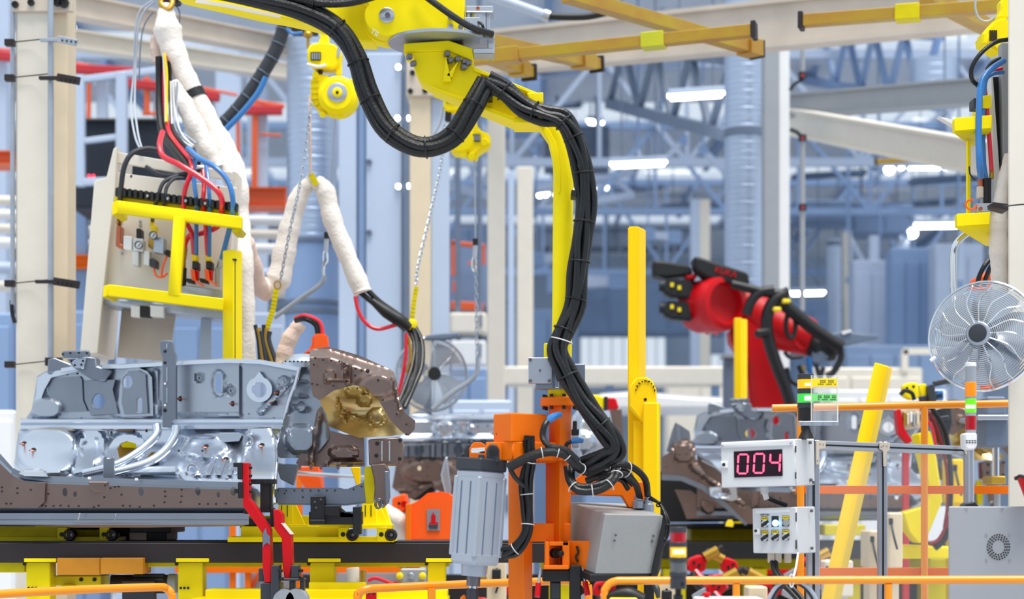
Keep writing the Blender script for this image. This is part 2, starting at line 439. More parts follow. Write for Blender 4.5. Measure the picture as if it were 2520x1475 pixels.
for py in (103, 190, 697, 897):
    MB().tube([W(20, py+4, 10.95), W(40, py, 10.97), W(80, py-4, 10.97), W(118, py-8, 10.9)], 1.6*S(11), 6, 3).build('strap_wire', 'steel_dark', c2)
    MB().pb(10, py-8, 34, py+8, 10.9, .05).build('clamp', 'steel_dark', c2, bev=.003)
MB().tube(WP([(28, 740, 11), (30, 770, 11), (36, 795, 11)]), 5*S(11), 8, 4).build('cable_tail', 'black', c2)
MB().pb(110, 880, 150, 900, 10.85, .05).build('clamp', 'steel_dark', c1, bev=.003)
# spiral ducts
def duct(label, px, r, y0, y1, Y, m='duct', name='spiral_duct', rings=()):
    t = T(name, label, 'duct', W(px, y1, Y))
    MB().cyl(W(px, y0, Y), W(px, y1, Y), r*S(Y), n=40).build('tube', m, t, smooth=60)
    k = 0; y = y0+20
    sm = MB()
    while y < y1:
        sm.lathe(W(px, y, Y), (0, 0, 1), [(r*S(Y), -.005), (r*1.009*S(Y), 0), (r*S(Y), .005)], 32); y += 21
    sm.build('spiral_seam', m, t, kind='stuff')
    for y in rings: MB().lathe(W(px, y, Y), (0, 0, 1), [(r*1.0*S(Y), -.05), (r*1.05*S(Y), -.04), (r*1.05*S(Y), .04), (r*S(Y), .05)], 32).build('collar', 'slate', t)
    return t
duct('tall galvanised spiral duct right of centre, beside the white column', 1834, 51, -40, 1000, 21, rings=(330, 745))
duct('galvanised spiral duct behind the hanging yellow hoist', 768, 62, 60, 592, 18)
tk = T('dust_tank', 'tall blue steel tank under the spiral duct behind the white hose sleeve', 'tank', (W(768, 0, 18).x, 18, 0))
MB().cyl((W(768, 0, 18).x, 18, 0), W(768, 590, 18), 66*S(18), n=40).build('shell', 'mid_blue', tk, smooth=60)
for y in (598, 748, 770): MB().lathe(W(768, y, 18), (0, 0, 1), [(66*S(18), -.03), (70*S(18), -.02), (70*S(18), .02), (66*S(18), .03)], 40).build('rim', 'slate', tk)
duct('far pale vertical duct between column and robot wrist', 2052, 17, 590, 960, 38, 'pale_blue', 'vertical_duct', (600,))
duct('large shiny horizontal duct end under the roof at upper right', 2296, 58, 150, 216, 26, 'duct', 'vertical_duct')
# tall pale cabinet wall between tank and mid column
pc = T('tall_cabinet', 'tall pale blue sheet metal enclosure left of the mid hall column', 'cabinet', (W(918, 0, 17).x, 17, 0))
for x0, x1, m, dy in ((836, 878, 'pale_blue', -.1), (880, 898, 'mid_blue', .02), (900, 990, 'pale_blue', 0), (992, 1004, 'slate', -.06)):
    a, b = W(x0, 130, 17), W(x1, 130, 17)
    MB().box(((a.x+b.x)/2, 17.3+dy, a.z/2), (b.x-a.x, .6, a.z)).build('panel', m, pc, bev=.01)
for px, py in ((978, 291), (1003, 291), (980, 459), (1004, 458), (980, 165)):
    q = T('pilot_lamp', {291: 'small round white lamp on the tall pale enclosure, upper pair', 459: 'small round white lamp low on the tall enclosure, outer one', 458: 'small round white lamp low on the tall enclosure, next to the column', 165: 'small white lamp topmost on the tall pale enclosure'}[py]+(' next to column' if px == 1003 else ''), 'lamp', W(px, py, 16.99))
    MB().lathe(W(px, py, 16.99), (0, -1, 0), [(6*S(17), 0), (8*S(17), .02), (7*S(17), .03)], 16).build('ring', 'grey', q)
    MB().lathe(W(px, py, 16.965), (0, -1, 0), [(6.5*S(17), 0), (5*S(17), .012), (2*S(17), .018)], 16).build('lens', 'lamp', q)
bolt(908, 400, 16.99, 8, pc, 'slate', name='latch'); bolt(908, 574, 16.99, 8, pc, 'slate', name='latch')
# ceiling lamps
def lamp(label, x0, y0, x1, y1, Y0, Y1, th):
    a, b = W(x0, y0, Y0), W(x1, y1, Y1); t = T('tube_lamp', label, 'lamp', a.lerp(b, .5))
    MB().bar(a+V((0, 0, th*.3)), b+V((0, 0, th*.3)), th*1.2, th*.6, (0, 0, 1)).build('housing', 'pale_blue', t, bev=.01)
    MB().bar(a, b, th, th, (0, 0, 1)).build('diffuser', 'lamp', t, bev=th*.3, seg=2)
    for k in (.2, .8):
        p = a.lerp(b, k); MB().cyl(p+V((0, 0, th*.5)), V((p.x, p.y, max(p.z+.4, 9.62))), .012, n=6).build('hanger_wire', 'slate', t)
lamp('bright tube lamp beside the spiral duct, upper one of the pair', 1644, 236, 1782, 227, 24, 24, .12)
lamp('bright tube lamp under the first, lower one of the pair', 1502, 403, 1640, 397, 28, 28, .13)
lamp('short bright lamp seen under the cream sloping beam at right', 2118, 356, 2172, 355, 34, 33, .14)
lamp('bright lamp panel behind the cream beam at far right', 2290, 350, 2470, 400, 24.5, 23.5, .22)
lamp('small bright lamp right of the beige left column top', 166, 68, 184, 68, 30, 30, .12)
lamp('small lamp far back below the brass rails', 1445, 295, 1485, 302, 37, 37, .14)
lamp('faint long lamp far back under the low lamp', 1320, 480, 1500, 460, 45, 45, .12)
lamp('far lamp over the right machines', 2252, 553, 2380, 551, 40, 40, .16)
lamp('far lamp behind the robot hoses', 1945, 720, 2030, 718, 41, 41, .14)
for i, (px, py) in enumerate(((2188, 417), (1455, 170), (2245, 575), (1320, 400))):
    q = T('bay_lamp', ['round bright bay lamp right of the hanging pipe, under the cream beam', 'round bay lamp high up beneath the brass rails', 'round bay lamp beside the dark hanging duct at right', 'small round bay lamp right of the slim pale column'][i], 'lamp', W(px, py, 40))
    MB().lathe(W(px, py, 40), (0, 0, 1), [(.1, -.05), (.13, .02), (.1, .1), (.04, .16)], 16).build('shade', 'pale_blue', q)
    MB().lathe(W(px, py, 39.9), (0, -1, 0), [(.1, 0), (.1, .05), (.05, .08)], 16).build('bulb', 'lamp', q)
    MB().cyl(W(px, py-8, 40), V((W(px, py, 40).x, 40, 9.62)), .012, n=6).build('rod', 'slate', q)
# hanging pipe with joints, right of white column
hp = T('drop_pipe', 'thin hanging grey pipe with blue joints right of the white column', 'pipe', W(1975, 760, 18))
MB().cyl(W(1976, 75, 18), W(1975, 178, 18), 6*S(18), n=12).build('tube', 'grey', hp)
MB().cyl(W(1975, 335, 18), W(1974, 765, 18), 6.5*S(18), n=12).build('tube', 'grey', hp)
MB().tube(WP([(1975, 178, 18), (1974, 195, 18), (1955, 207, 18), (1944, 222, 18)]), 4.5*S(18), 8).build('hose', 'navy', hp)
MB().tube(WP([(1944, 318, 18), (1962, 326, 18), (1974, 340, 18)]), 5*S(18), 8).build('hose', 'navy', hp)
for py in (186, 340, 511): MB().cyl(W(1975, py-8, 18), W(1975, py+8, 18), 10*S(18), n=10).build('coupling', 'navy', hp); MB().box(W(1975, py, 17.95), (.02, .02, .03)).build('red_mark', 'far_red', hp)

k = 0
for Yl in (35, 41.5, 48):  # lamp rows added to brighten the far hall
    for xl in (-13, -7.5, -2.2, 4.2, 9.5, 14.5):
        if k in (0, 1, 3, 9): k += 1; continue
        t = T('added_hall_lamp', 'added ceiling tube lamp brightening the far hall, one of the even rows under the roof', 'lamp', (xl, Yl, 9.1), 'added hall lamp rows'); k += 1
        MB().box((xl, Yl, 9.2), (1.5, .22, .1)).build('housing', 'pale_blue', t); MB().box((xl, Yl, 9.13), (1.4, .16, .06)).build('diffuser', 'lamp', t)  # housing and diffuser of the added lamps
        for q in (-.5, .5): MB().cyl((xl+q, Yl, 9.24), (xl+q, Yl, 9.62), .01, n=5).build('hanger_wire', 'slate', t)
# ================================================================ LIFT-ASSIST MANIPULATOR
def vprism(plan, y0, y1, Yr, mb=None):           # vertical prism: plan [(px, Y)], top/bottom pixel rows read at distance Yr
    mb = mb or MB(); z0, z1 = W(0, y0, Yr).z, W(0, y1, Yr).z
    P = [V(((x-CX)*Y/F, Y, z1)) for x, Y in plan]
    return mb.prism(P, (0, 0, z0-z1))
def ringtie(p, d, r, parent, m='tie', t=.0016, n=14, name='cable_tie'):
    x, y, z = frame(V(d))
    return MB().tube([V(p)+(x*math.cos(2*math.pi*i/n)+y*math.sin(2*math.pi*i/n))*r for i in range(n)], t, 5, closed=True).build(name, m, parent)
def cables(name, label, cat, path, offs, r, m, ties=(), tie_r=None, tie_m='rubber', wob=2., n=10, group=None, cname='cable', tie_t=.0035):
    P = WP(path); t = T(name, label, cat, P[0], group); Y0 = path[0][2]
    for k, (ox, oy, oz) in enumerate(offs):
        Q = []
        for i, p in enumerate(P):
            d = (P[min(i+1, len(P)-1)]-P[max(i-1, 0)]).normalized()
            nrm = V((-d.z, 0, d.x)); 
            if nrm.length < .1: nrm = V((1, 0, 0))
            nrm.normalize(); a = ox+wob*math.sin(i*1.9+k*2.3)
            Q.append(p+nrm*a*S(Y0)+V((0, oz*S(Y0), 0))+d.cross(nrm)*0)
        rr = r[k % len(r)] if isinstance(r, (list, tuple)) else r
        MB().tube(Q, rr*S(Y0), n, 6).build(cname, m[k % len(m)] if isinstance(m, (list, tuple)) else m, t)
    C = cr(P, 6)
    for f in ties:
        i = min(int(f*(len(C)-1)), len(C)-2)
        ringtie(C[i], C[i+1]-C[i], (tie_r or (max(abs(o[0]) for o in offs)+(r if not isinstance(r, (list, tuple)) else max(r)))*1.06)*S(Y0), t, tie_m, tie_t)
    return t
Y7 = 7.5
arm = T('lift_arm', 'yellow articulated lift arm with curved gooseneck pole hanging down in the middle', 'lift arm', W(1386, 300, Y7))
MB().pr([(360, -70), (925, -70), (925, 104), (890, 102), (866, 92), (800, 68), (700, 46), (630, 33), (560, 17), (440, -10)], 7.5, .13).build('boom', 'arm_yellow', arm, bev=.006)
MB().pr([(480, 6), (556, 17), (620, 31), (690, 44), (690, 38), (620, 22), (556, 8), (484, -3)], 7.49, .01).build('worn_strip', 'cream', arm)
cx, cy = 952, 40
kn = [(845, -60), (1142, -60), (1142, 86), (1088, 86), (1022, 84), (1014, 88), (985, 88)]+[(cx+56*math.cos(a), cy+50*math.sin(a)) for a in [math.radians(60+i*14) for i in range(12)]]
MB().pr(kn, 7.40, .20).build('knuckle', 'arm_yellow', arm, bev=.005)
MB().lathe(W(945, 58, 7.5), (0, 1, 0), [(48*S(7.5), -.02), (50*S(7.5), 0), (50*S(7.5), .06), (40*S(7.5), .08)], 40).build('hinge_barrel', 'arm_yellow', arm)
MB().lathe(W(952, 38, 7.40), (0, -1, 0), [(19*S(7.4), 0), (19*S(7.4), .006), (17*S(7.4), .008)], 32).build('pivot_cap', 'alu', arm)
bolt(954, 38, 7.392, 7, arm, 'bolt', name='pivot_bolt')
for px, py in ((1109, 44), (1109, 66), (1134, 67)): bolt(px, py, 7.395, 7, arm, 'alu', n=12)
text('TII', .03, W(922, 80, 7.39), 'white_mark', arm, rot=(math.pi/2, .55, 0))
MB().lathe(W(1082, 106, 7.5), (0, 0, 1), [(126*S(7.5), -.006), (127*S(7.5), -.004), (127*S(7.5), .006), (120*S(7.5), .007)], 64).build('slew_disc', 'galv', arm)
MB().pb(1060, 84, 1140, 100, 7.42, .14).build('disc_hub', 'steel_dark', arm, bev=.004)
MB().pb(1123, 79, 1142, 90, 7.38, .05).build('red_catch', 'dark_red', arm, bev=.004)
br = MB(); br.pb(1146, 14, 1214, 29, 7.44, .12); br.pb(1148, 28, 1158, 56, 7.46, .1); br.pb(1196, 28, 1206, 80, 7.48, .08); br.pb(1142, 42, 1182, 92, 7.41, .05); br.pb(1180, 76, 1217, 96, 7.40, .09); br.pb(1200, 94, 1217, 130, 7.42, .09); br.pb(1164, 118, 1216, 132, 7.41, .1)
br.build('disc_brake', 'alu', arm, bev=.003)
MB().cyl(W(1176, 28, 7.49), W(1176, 72, 7.49), 22*S(7.5), n=24).build('brake_cylinder', 'alu', arm)
for px, py in ((1176, 21), (1190, 88), (1209, 89)): bolt(px, py, 7.395, 5, arm, 'copper' if py < 30 else 'bolt', n=10)
MB().tube(WP([(1178, 55, 7.4), (1186, 60, 7.36), (1190, 70, 7.36)]), .006, 8).build('elbow_fitting', 'black', arm)
# bracket below the disc
MB().pr([(993, 107), (1104, 99), (1164, 120), (1164, 151), (1104, 124), (994, 128)], 7.42, .17).build('flange_plate', 'arm_yellow', arm, bev=.003)
MB().pr([(994, 128), (1104, 124), (1164, 151), (1166, 168), (1184, 178), (1190, 270), (1066, 216), (1036, 200), (1019, 166), (1019, 137), (998, 134)], 7.43, .14).build('arm_bracket', 'arm_yellow', arm, bev=.004)
for a in ([(1098, 140), (1090, 200), (1110, 200)], [(1128, 150), (1100, 185), (1112, 190)]): MB().pr(a, 7.40, .03).build('gusset', 'arm_yellow', arm)
for px, py in ((1007, 140), (1017, 157), (1100, 133), (1108, 149), (1126, 146), (1143, 152), (1152, 156), (1141, 166)):
    MB().box(W(px, py, 7.41), (13*S(7.4), .03, 13*S(7.4)), (0, random.uniform(-.2, .2), .3)).build('nut', 'bolt', arm, bev=.003)
MB().pr([(1150, 172), (1322, 242), (1322, 254), (1268, 292), (1066, 210), (1100, 190)], 7.47, .07).build('sloped_beam', 'arm_yellow', arm, bev=.003)
MB().prism(WP([(1165, 164), (1332, 232), (1332, 240), (1165, 174)], 7.42), (0, .16, 0)).build('top_flange', 'yellow', arm, bev=.002)
MB().prism(WP([(1063, 210), (1268, 290), (1268, 301), (1063, 217)], 7.42), (0, .16, 0)).build('bottom_flange', 'yellow', arm, bev=.002)
MB().pr([(1296, 229), (1337, 227), (1337, 252), (1320, 252), (1300, 240)], 7.41, .18).build('end_plate', 'yellow', arm, bev=.003)
MB().pb(1265, 289, 1342, 303, 7.40, .18).build('shoe_plate', 'yellow', arm, bev=.003)
MB().tube(WP([(1318, 286, 7.5), (1345, 300, 7.5), (1366, 328, 7.5), (1380, 368, 7.5), (1386, 420, 7.5), (1386, 480, 7.5), (1385, 600, 7.5), (1384, 750, 7.5), (1382, 880, 7.5)]), 25*S(7.5), 28, 6).build('gooseneck_pole', 'arm_yellow', arm)
MB().prism(WP([(1308, 302), (1330, 316), (1350, 345), (1362, 395), (1368, 450), (1374, 478), (1380, 470), (1378, 410), (1368, 350), (1350, 318), (1330, 303)], 7.455), (0, .09, 0)).build('stiffening_rib', 'arm_yellow', arm, bev=.002)
MB().pb(1339, 845, 1400, 888, 7.49, .06).build('back_plate', 'yellow', arm, bev=.003)
cb = MB(); cb.pb(1300, 880, 1358, 944, 7.38, .05); cb.build('clamp_plate', 'alu', arm, bev=.003)
for px, py in ((1305, 886), (1352, 886), (1305, 938), (1352, 938), (1329, 912)): bolt(px, py, 7.378, 4.5 if px != 1329 else 3, arm, 'bolt', n=10)
cb = MB(); cb.pb(1356, 884, 1402, 958, 7.42, .14); cb.pb(1318, 944, 1362, 957, 7.40, .1); cb.pb(1404, 896, 1440, 940, 7.52, .08); cb.build('clamp_body', 'sheet_grey', arm, bev=.003)
MB().pb(1366, 916, 1376, 955, 7.40, .03).build('latch', 'chrome', arm, bev=.002)
MB().cyl(W(1381, 940, 7.5), W(1381, 984, 7.5), 33*S(7.5), n=28).build('pole_foot', 'yellow', arm)
# gripper
gr = T('gripper_frame', 'orange gripper frame with clevis hanging from the yellow pole', 'gripper', W(1378, 1475, Y7))
MB().lathe(W(1379, 990, 7.5), (0, 0, 1), [(47*S(7.5), -.018), (49*S(7.5), -.014), (49*S(7.5), .014), (47*S(7.5), .018)], 36).build('flange', 'orange', gr)
for i in range(8):
    a = i*math.pi/4+.2; p = W(1379, 990, 7.5)+V((math.cos(a), math.sin(a), 0))*41*S(7.5)
    MB().cyl(p-V((0, 0, .032)), p+V((0, 0, .03)), .0075, n=6).build('flange_bolt', 'black', gr)
vprism([(1350, 7.52), (1379, 7.44), (1407, 7.51), (1378, 7.6)], 999, 1135, 7.5).build('neck_post', 'orange', gr, bev=.004)
vprism([(1213, 7.42), (1259, 7.31), (1346, 7.46), (1300, 7.58)], 1019, 1090, 7.4).build('head_box', 'orange', gr, bev=.005)
vprism([(1193, 7.42), (1262, 7.32), (1395, 7.5), (1330, 7.62)], 1088, 1134, 7.4).build('cross_head', 'orange', gr, bev=.005)
for px, py in ((1223, 1069), (1250, 1060), (1250, 1074)): bolt(px, py, 7.345 if px > 1230 else 7.40, 2.6, gr, 'black', name='hole')
vprism([(1290, 7.335), (1316, 7.38), (1316, 7.42), (1290, 7.38)], 1073, 1120, 7.38).build('cable_gland', 'near_black', gr)
for x, Yq in ((1155, 7.50), (1193, 7.36)):
    MB().pr([(x, 1136), (x, 1104), (x+10, 1089), (x+30, 1089), (x+44, 1100), (x+44, 1136)], Yq, .03).build('clevis_plate', 'orange', gr, bev=.003)
MB().cyl(W(1164, 1110, 7.47), W(1206, 1108, 7.40), .012, n=14).build('clevis_pin', 'chrome', gr)
for x, Yq in ((1141, 7.52), (1197, 7.33)):
    MB().pr([(x, 1138), (x, 1108), (x+6, 1097), (x+16, 1093), (x+26, 1097), (x+32, 1108), (x+32, 1138)], Yq, .03).build('cylinder_ear', 'charcoal', gr, bev=.004)
MB().lathe(W(1216, 1110, 7.33), (0, -1, 0), [(11*S(7.4), 0), (11*S(7.4), .008), (6*S(7.4), .01)], 20).build('ear_boss', 'black', gr)
vprism([(1250, 7.60), (1288, 7.48), (1311, 7.56), (1272, 7.68)], 1130, 1500, 7.55).build('side_post', 'orange', gr, bev=.004)
vprism([(1342, 7.58), (1378, 7.47), (1406, 7.56), (1370, 7.66)], 1130, 1404, 7.55).build('side_post', 'orange', gr, bev=.004)
vprism([(1300, 7.58), (1300, 7.54), (1405, 7.5), (1405, 7.58)], 1289, 1334, 7.55).build('cross_bar', 'orange', gr, bev=.003)
MB().pr([(1256, 1134), (1395, 1134), (1390, 1152), (1376, 1160), (1376, 1140), (1300, 1140)], 7.5, .06).build('gusset', 'orange', gr)
lb = MB(); lb.pb(1341, 1334, 1352, 1400, 7.40, .12); lb.pb(1352, 1334, 1400, 1344, 7.40, .12); lb.pb(1384, 1334, 1402, 1400, 7.40, .12); lb.pb(1338, 1392, 1400, 1402, 7.38, .14); lb.build('foot_box', 'orange', gr, bev=.003)
MB().lathe(W(1362, 1362, 7.45), (.5, -1, 0), [(12*S(7.4), 0), (12*S(7.4), .03), (7*S(7.4), .03), (7*S(7.4), .07), (5*S(7.4), .072)], 14).build('foot_bolt', 'black', gr)
vprism([(1400, 7.44), (1452, 7.40), (1452, 7.43), (1400, 7.48)], 1332, 1403, 7.42).build('side_plate', 'orange', gr, bev=.003)
MB().tube(WP([(1419, 1345, 7.415), (1423, 1360, 7.41), (1417, 1372, 7.41), (1422, 1384, 7.415)]), 3*S(7.4), 6).build('slot_mark', 'near_black', gr)
MB().pr([(1402, 1192), (1440, 1160), (1462, 1158), (1530, 1184), (1600, 1186), (1598, 1252), (1548, 1250), (1530, 1222), (1404, 1218)], 7.62, .09).build('side_arm', 'orange', gr, bev=.005)
bk = MB(); bk.pb(1335, 1403, 1440, 1432, 7.42, .1); bk.pb(1354, 1430, 1380, 1480, 7.45, .06); bk.pb(1402, 1392, 1430, 1482, 7.40, .08); bk.pb(1440, 1400, 1470, 1425, 7.5, .1); bk.build('magnet_bracket', 'black', gr, bev=.004)
MB().pb(1357, 1436, 1378, 1474, 7.44, .02).build('magnet_face', 'charcoal', gr)
for a, b, c in (((1331, 1400), (1325, 1436), (1322, 1470)), ((1432, 1396), (1440, 1432), (1446, 1466)), ((1515, 1426), (1510, 1440), (1505, 1462))):
    MB().tube(WP([(*a, 7.42), (*b, 7.40)]), .006, 8).build('toggle_lever', 'alu', gr)
    MB().tube(WP([(*b, 7.40), (*c, 7.39)]), [.011, .015, .012], 10, 3).build('toggle_handle', 'red', gr)
# pneumatic cylinder
p0, p1 = W(1184, 1156, 7.38), W(1168, 1388, 7.38); ax = (p1-p0).normalized()
side = V((.72, .69, 0)); sx = side-ax*side.dot(ax); sx.normalize(); sy = ax.cross(sx)
cy_ = T('pneumatic_cylinder', 'grey ribbed pneumatic cylinder with black cap beside the orange frame', 'cylinder', p1)
q = 88*S(7.38)
MB().bar(p0, p1, q, q, sy).build('cylinder_body', 'cyl_grey', cy_, bev=.012, seg=2)
MB().bar(p0-ax*.045, p0+ax*.006, q*1.04, q*1.04, sy).build('end_cap', 'charcoal', cy_, bev=.006)
MB().bar(p0+ax*.004, p0+ax*.04, q*1.01, q*1.01, sy).build('head_collar', 'cyl_grey', cy_, bev=.01)
MB().bar(p1-ax*.05, p1+ax*.004, q*1.02, q*1.02, sy).build('foot_collar', 'cyl_grey', cy_, bev=.012)
for sa in (1, -1):
    for sb in (1, -1):
        c = sx*sa*q/2*.93+sy*sb*q/2*.93
        MB().bar(p0+ax*.03+c, p1-ax*.03+c, .02, .02, sy).build('corner_rib', 'cyl_grey', cy_, bev=.004)
        MB().lathe(p0-ax*.045+c*.86, -ax, [(.012, 0), (.012, .012), (.007, .013)], 10).build('tie_bolt', 'charcoal', cy_)
for dv, fv in ((sx, sy), (sy, sx)):
    for sgn in (1, -1):
        for k in (-.42, .32):
            c = dv*sgn*q*.503+fv*k*q/2
            MB().bar(p0+ax*.05+c, p1-ax*.04+c, .0045, .0045, fv).build('sensor_groove', 'slate', cy_)
MB().cyl(p1, p1+ax*.05, 33*S(7.4), 31*S(7.4), n=24).build('gland', 'cyl_grey', cy_)
MB().cyl(p1+ax*.05, p1+ax*.09, 17*S(7.4), n=20).build('rod_nut', 'bolt', cy_)
MB().cyl(p1+ax*.085, p1+ax*.17, 11*S(7.4), n=20).build('piston_rod', 'chrome', cy_)
MB().cyl(p1+ax*.10, p1+ax*.24, 16*S(7.4), n=6).build('rod_sleeve', 'charcoal', cy_, bev=.002)
for x in (1134, 1166): MB().pr([(x-4, 1490), (x-2, 1472), (x+8, 1464), (x+14, 1472), (x+14, 1490)], 7.38, .04).build('rod_clevis', 'orange', cy_, bev=.003)
# grey electric box on the gripper
gb = T('junction_box', 'grey tilted steel box in a black tray on the right of the orange gripper', 'box', W(1540, 1430, 7.5))
FT = [(1490, 1265, 7.28), (1632, 1269, 7.42), (1606, 1414, 7.42), (1465, 1414, 7.28)]; BT = [(1404, 1236, 7.72), (1552, 1240, 7.88), (1530, 1385, 7.88), (1385, 1385, 7.72)]
def hexa(A, B, mb=None):
    mb = mb or MB(); return mb.add([W(*p) for p in A+B], [(0, 1, 2, 3), (7, 6, 5, 4), (0, 4, 5, 1), (1, 5, 6, 2), (2, 6, 7, 3), (3, 7, 4, 0)])
hexa(FT, BT).build('housing', 'cab_grey', gb, bev=.004)
hexa([(1468, 1272, 7.275), (1487, 1272, 7.277), (1487, 1272.5, 7.277), (1468, 1272.5, 7.275)], [(1468, 1272, 7.28), (1487, 1272, 7.28), (1487, 1273, 7.28), (1468, 1273, 7.28)])
hexa([(1452, 1414, 7.26), (1612, 1414, 7.42), (1612, 1432, 7.42), (1452, 1432, 7.26)], [(1372, 1384, 7.74), (1534, 1384, 7.9), (1534, 1400, 7.9), (1372, 1400, 7.74)]).build('tray', 'black', gb, bev=.004)
hexa([(1604, 1400, 7.40), (1620, 1400, 7.42), (1612, 1432, 7.42), (1600, 1432, 7.40)], [(1632, 1272, 7.40), (1638, 1290, 7.42), (1626, 1400, 7.46), (1612, 1410, 7.46)]).build('tray_side', 'black', gb)
for px, py, Yq in ((1515, 1318, 7.30), (1512, 1331, 7.30), (1608, 1320, 7.40), (1605, 1333, 7.40)): bolt(px, py, Yq, 3.2, gb, 'bolt', axis=(.12, -1, 0), name='screw')
for px, py in ((1571, 1220), (1596, 1228)):
    MB().lathe(W(px, py+32, 7.6), (0, 0, 1), [(14*S(7.6), 0), (14*S(7.6), .03), (11*S(7.6), .034), (11*S(7.6), .055), (9*S(7.6), .06)], 18).build('cable_gland', 'galv', gb)
for px in (1545, 1586): MB().pb(px, 1426, px+24, 1490, 7.5, .05).build('foot', 'black', gb, bev=.003)
MB().tube(WP([(1606, 1432, 7.42), (1616, 1450, 7.4), (1620, 1472, 7.39)]), [.008, .014, .008], 8, 4).build('release_lever', 'charcoal', gb)
# cables
cables('cable_loop', 'thick black cable bundle sagging in a loop from the boom to the sloped beam', 'cable', [(480, -40, 7.36), (620, -8, 7.36), (740, 22, 7.36), (830, 70, 7.35), (876, 140, 7.35), (905, 230, 7.35), (955, 318, 7.34), (1035, 362, 7.33), (1110, 340, 7.33), (1158, 270, 7.34), (1196, 200, 7.37)], [(-15, 0, 0), (0, 0, -9), (15, 0, 2), (2, 0, 12)], [12, 11, 12, 11], 'rubber', (.3, .42, .52, .62, .72, .83, .93), 27)
cables('cable_run', 'black cable running along the top of the boom', 'cable', [(640, -30, 7.34), (720, -12, 7.34), (800, 0, 7.33), (880, -6, 7.33), (990, -40, 7.33)], [(-7, 0, 0), (8, 0, 3)], 10, 'rubber', (.45,), 20)
cables('cable_strand', 'single black cable crossing the yellow knuckle to the brake', 'cable', [(1020, -30, 7.36), (1070, 8, 7.34), (1130, 50, 7.33), (1172, 72, 7.34), (1212, 84, 7.38)], [(0, 0, 0)], 8.5, 'rubber', wob=0)
cables('cable_bundle', 'black cable bundle tied along the gooseneck and hanging down to the gripper', 'cable', [(1196, 200, 7.36), (1240, 224, 7.37), (1290, 262, 7.37), (1340, 284, 7.36), (1382, 296, 7.36), (1412, 338, 7.36), (1434, 410, 7.37), (1440, 500, 7.38), (1432, 590, 7.38), (1424, 670, 7.38), (1414, 750, 7.38), (1388, 812, 7.37), (1374, 860, 7.36), (1394, 915, 7.35), (1432, 985, 7.34), (1474, 1038, 7.33), (1506, 1080, 7.33), (1512, 1110, 7.33), (1484, 1130, 7.35), (1440, 1152, 7.38)], [(-17, 0, 0), (-6, 0, -9), (7, 0, -7), (18, 0, 2), (1, 0, 9)], [9.5, 9, 9.5, 9, 9], 'rubber', (.06, .14, .22, .27, .33, .4, .46, .52, .58, .7, .8), 26, wob=4)
ringtie(W(1382, 838, 7.36), (.3, 0, 1), 27*S(7.4), bpy.data.objects['cable_bundle'], 'tie', .0022)
for px, py in ((1413, 475), (1205, 232), (1188, 196)): MB().pb(px-7, py-8, px+7, py+8, 7.36, .1).build('cable_clip', 'black', bpy.data.objects['cable_bundle'], bev=.003)
cables('corrugated_hose', 'thick black corrugated hose arching from the cylinder head to the frame', 'hose', [(1250, 1152, 7.30), (1300, 1126, 7.29), (1350, 1112, 7.29), (1392, 1120, 7.3), (1420, 1148, 7.32), (1438, 1160, 7.36)], [(0, 0, 0)], 12, 'rubber', (.35, .5, .66, .9), 13.5, 'tie', 0, tie_t=.002)
cables('sensor_cable', 'black cable with blue plug bent down the orange neck post', 'cable', [(1360, 1028, 7.36), (1342, 1044, 7.32), (1336, 1075, 7.31), (1352, 1098, 7.29), (1392, 1108, 7.29), (1424, 1136, 7.3)], [(0, 0, 0)], 8, 'rubber', wob=0)
MB().tube(WP([(1348, 1038, 7.33), (1362, 1026, 7.34), (1380, 1020, 7.36)]), [.012, .016, .014, .010], 10, 3).build('plug', 'hose_blue', bpy.data.objects['sensor_cable'])
cables('sensor_cable', 'thin black cable with blue plug at the small valve right of the neck post', 'cable', [(1392, 1104, 7.4), (1396, 1092, 7.4), (1410, 1086, 7.4)], [(0, 0, 0)], 5, 'rubber', wob=0)
MB().tube(WP([(1406, 1087, 7.4), (1422, 1084, 7.4), (1436, 1086, 7.4)]), [.011, .013, .008], 10, 3).build('plug', 'hose_blue', bpy.data.objects['sensor_cable.001'])
vv = MB(); vv.pb(1409, 1072, 1425, 1102, 7.46, .04); vv.build('small_valve', 'grey', gr, bev=.003)
vv = MB(); vv.pb(1410, 1036, 1420, 1058, 7.46, .03); vv.pb(1407, 1056, 1425, 1072, 7.46, .04); vv.build('valve_head', 'black', gr, bev=.003)
cables('cable_bow', 'black cables curving under the side arm of the gripper', 'cable', [(1395, 1150, 7.36), (1400, 1185, 7.33), (1425, 1208, 7.31), (1475, 1206, 7.3), (1510, 1186, 7.31), (1520, 1158, 7.34)], [(0, 0, 0), (10, 0, 6)], 9, 'rubber', (.3, .55, .75, .95), 15, 'tie', 2, tie_t=.002)
cables('cable_arch', 'pair of black cables arching over into the glands of the grey box', 'cable', [(1440, 1172, 7.45), (1490, 1158, 7.42), (1540, 1156, 7.45), (1574, 1184, 7.53), (1584, 1224, 7.6)], [(-12, 0, 0), (12, 0, 0)], 8.5, 'rubber', (.3, .5), 20, 'tie', 2, tie_t=.002)
cables('cable_tangle', 'tangle of black cables behind the arch of the gripper cables', 'cable', [(1440, 1150, 7.5), (1480, 1172, 7.48), (1530, 1168, 7.5), (1556, 1196, 7.52)], [(-12, 0, 4), (0, 0, 0), (12, 0, 4)], 6.5, 'rubber', (.4,), 20)
cables('thin_cable', 'thin braided dark cable running down the right side of the grey box', 'cable', [(1598, 1228, 7.55), (1622, 1242, 7.5), (1640, 1275, 7.46), (1640, 1310, 7.45), (1628, 1345, 7.44), (1624, 1372, 7.44)], [(0, 0, 0), (4, 0, 2)], [4, 3], 'rubber', (.2, .5, .7), 7)
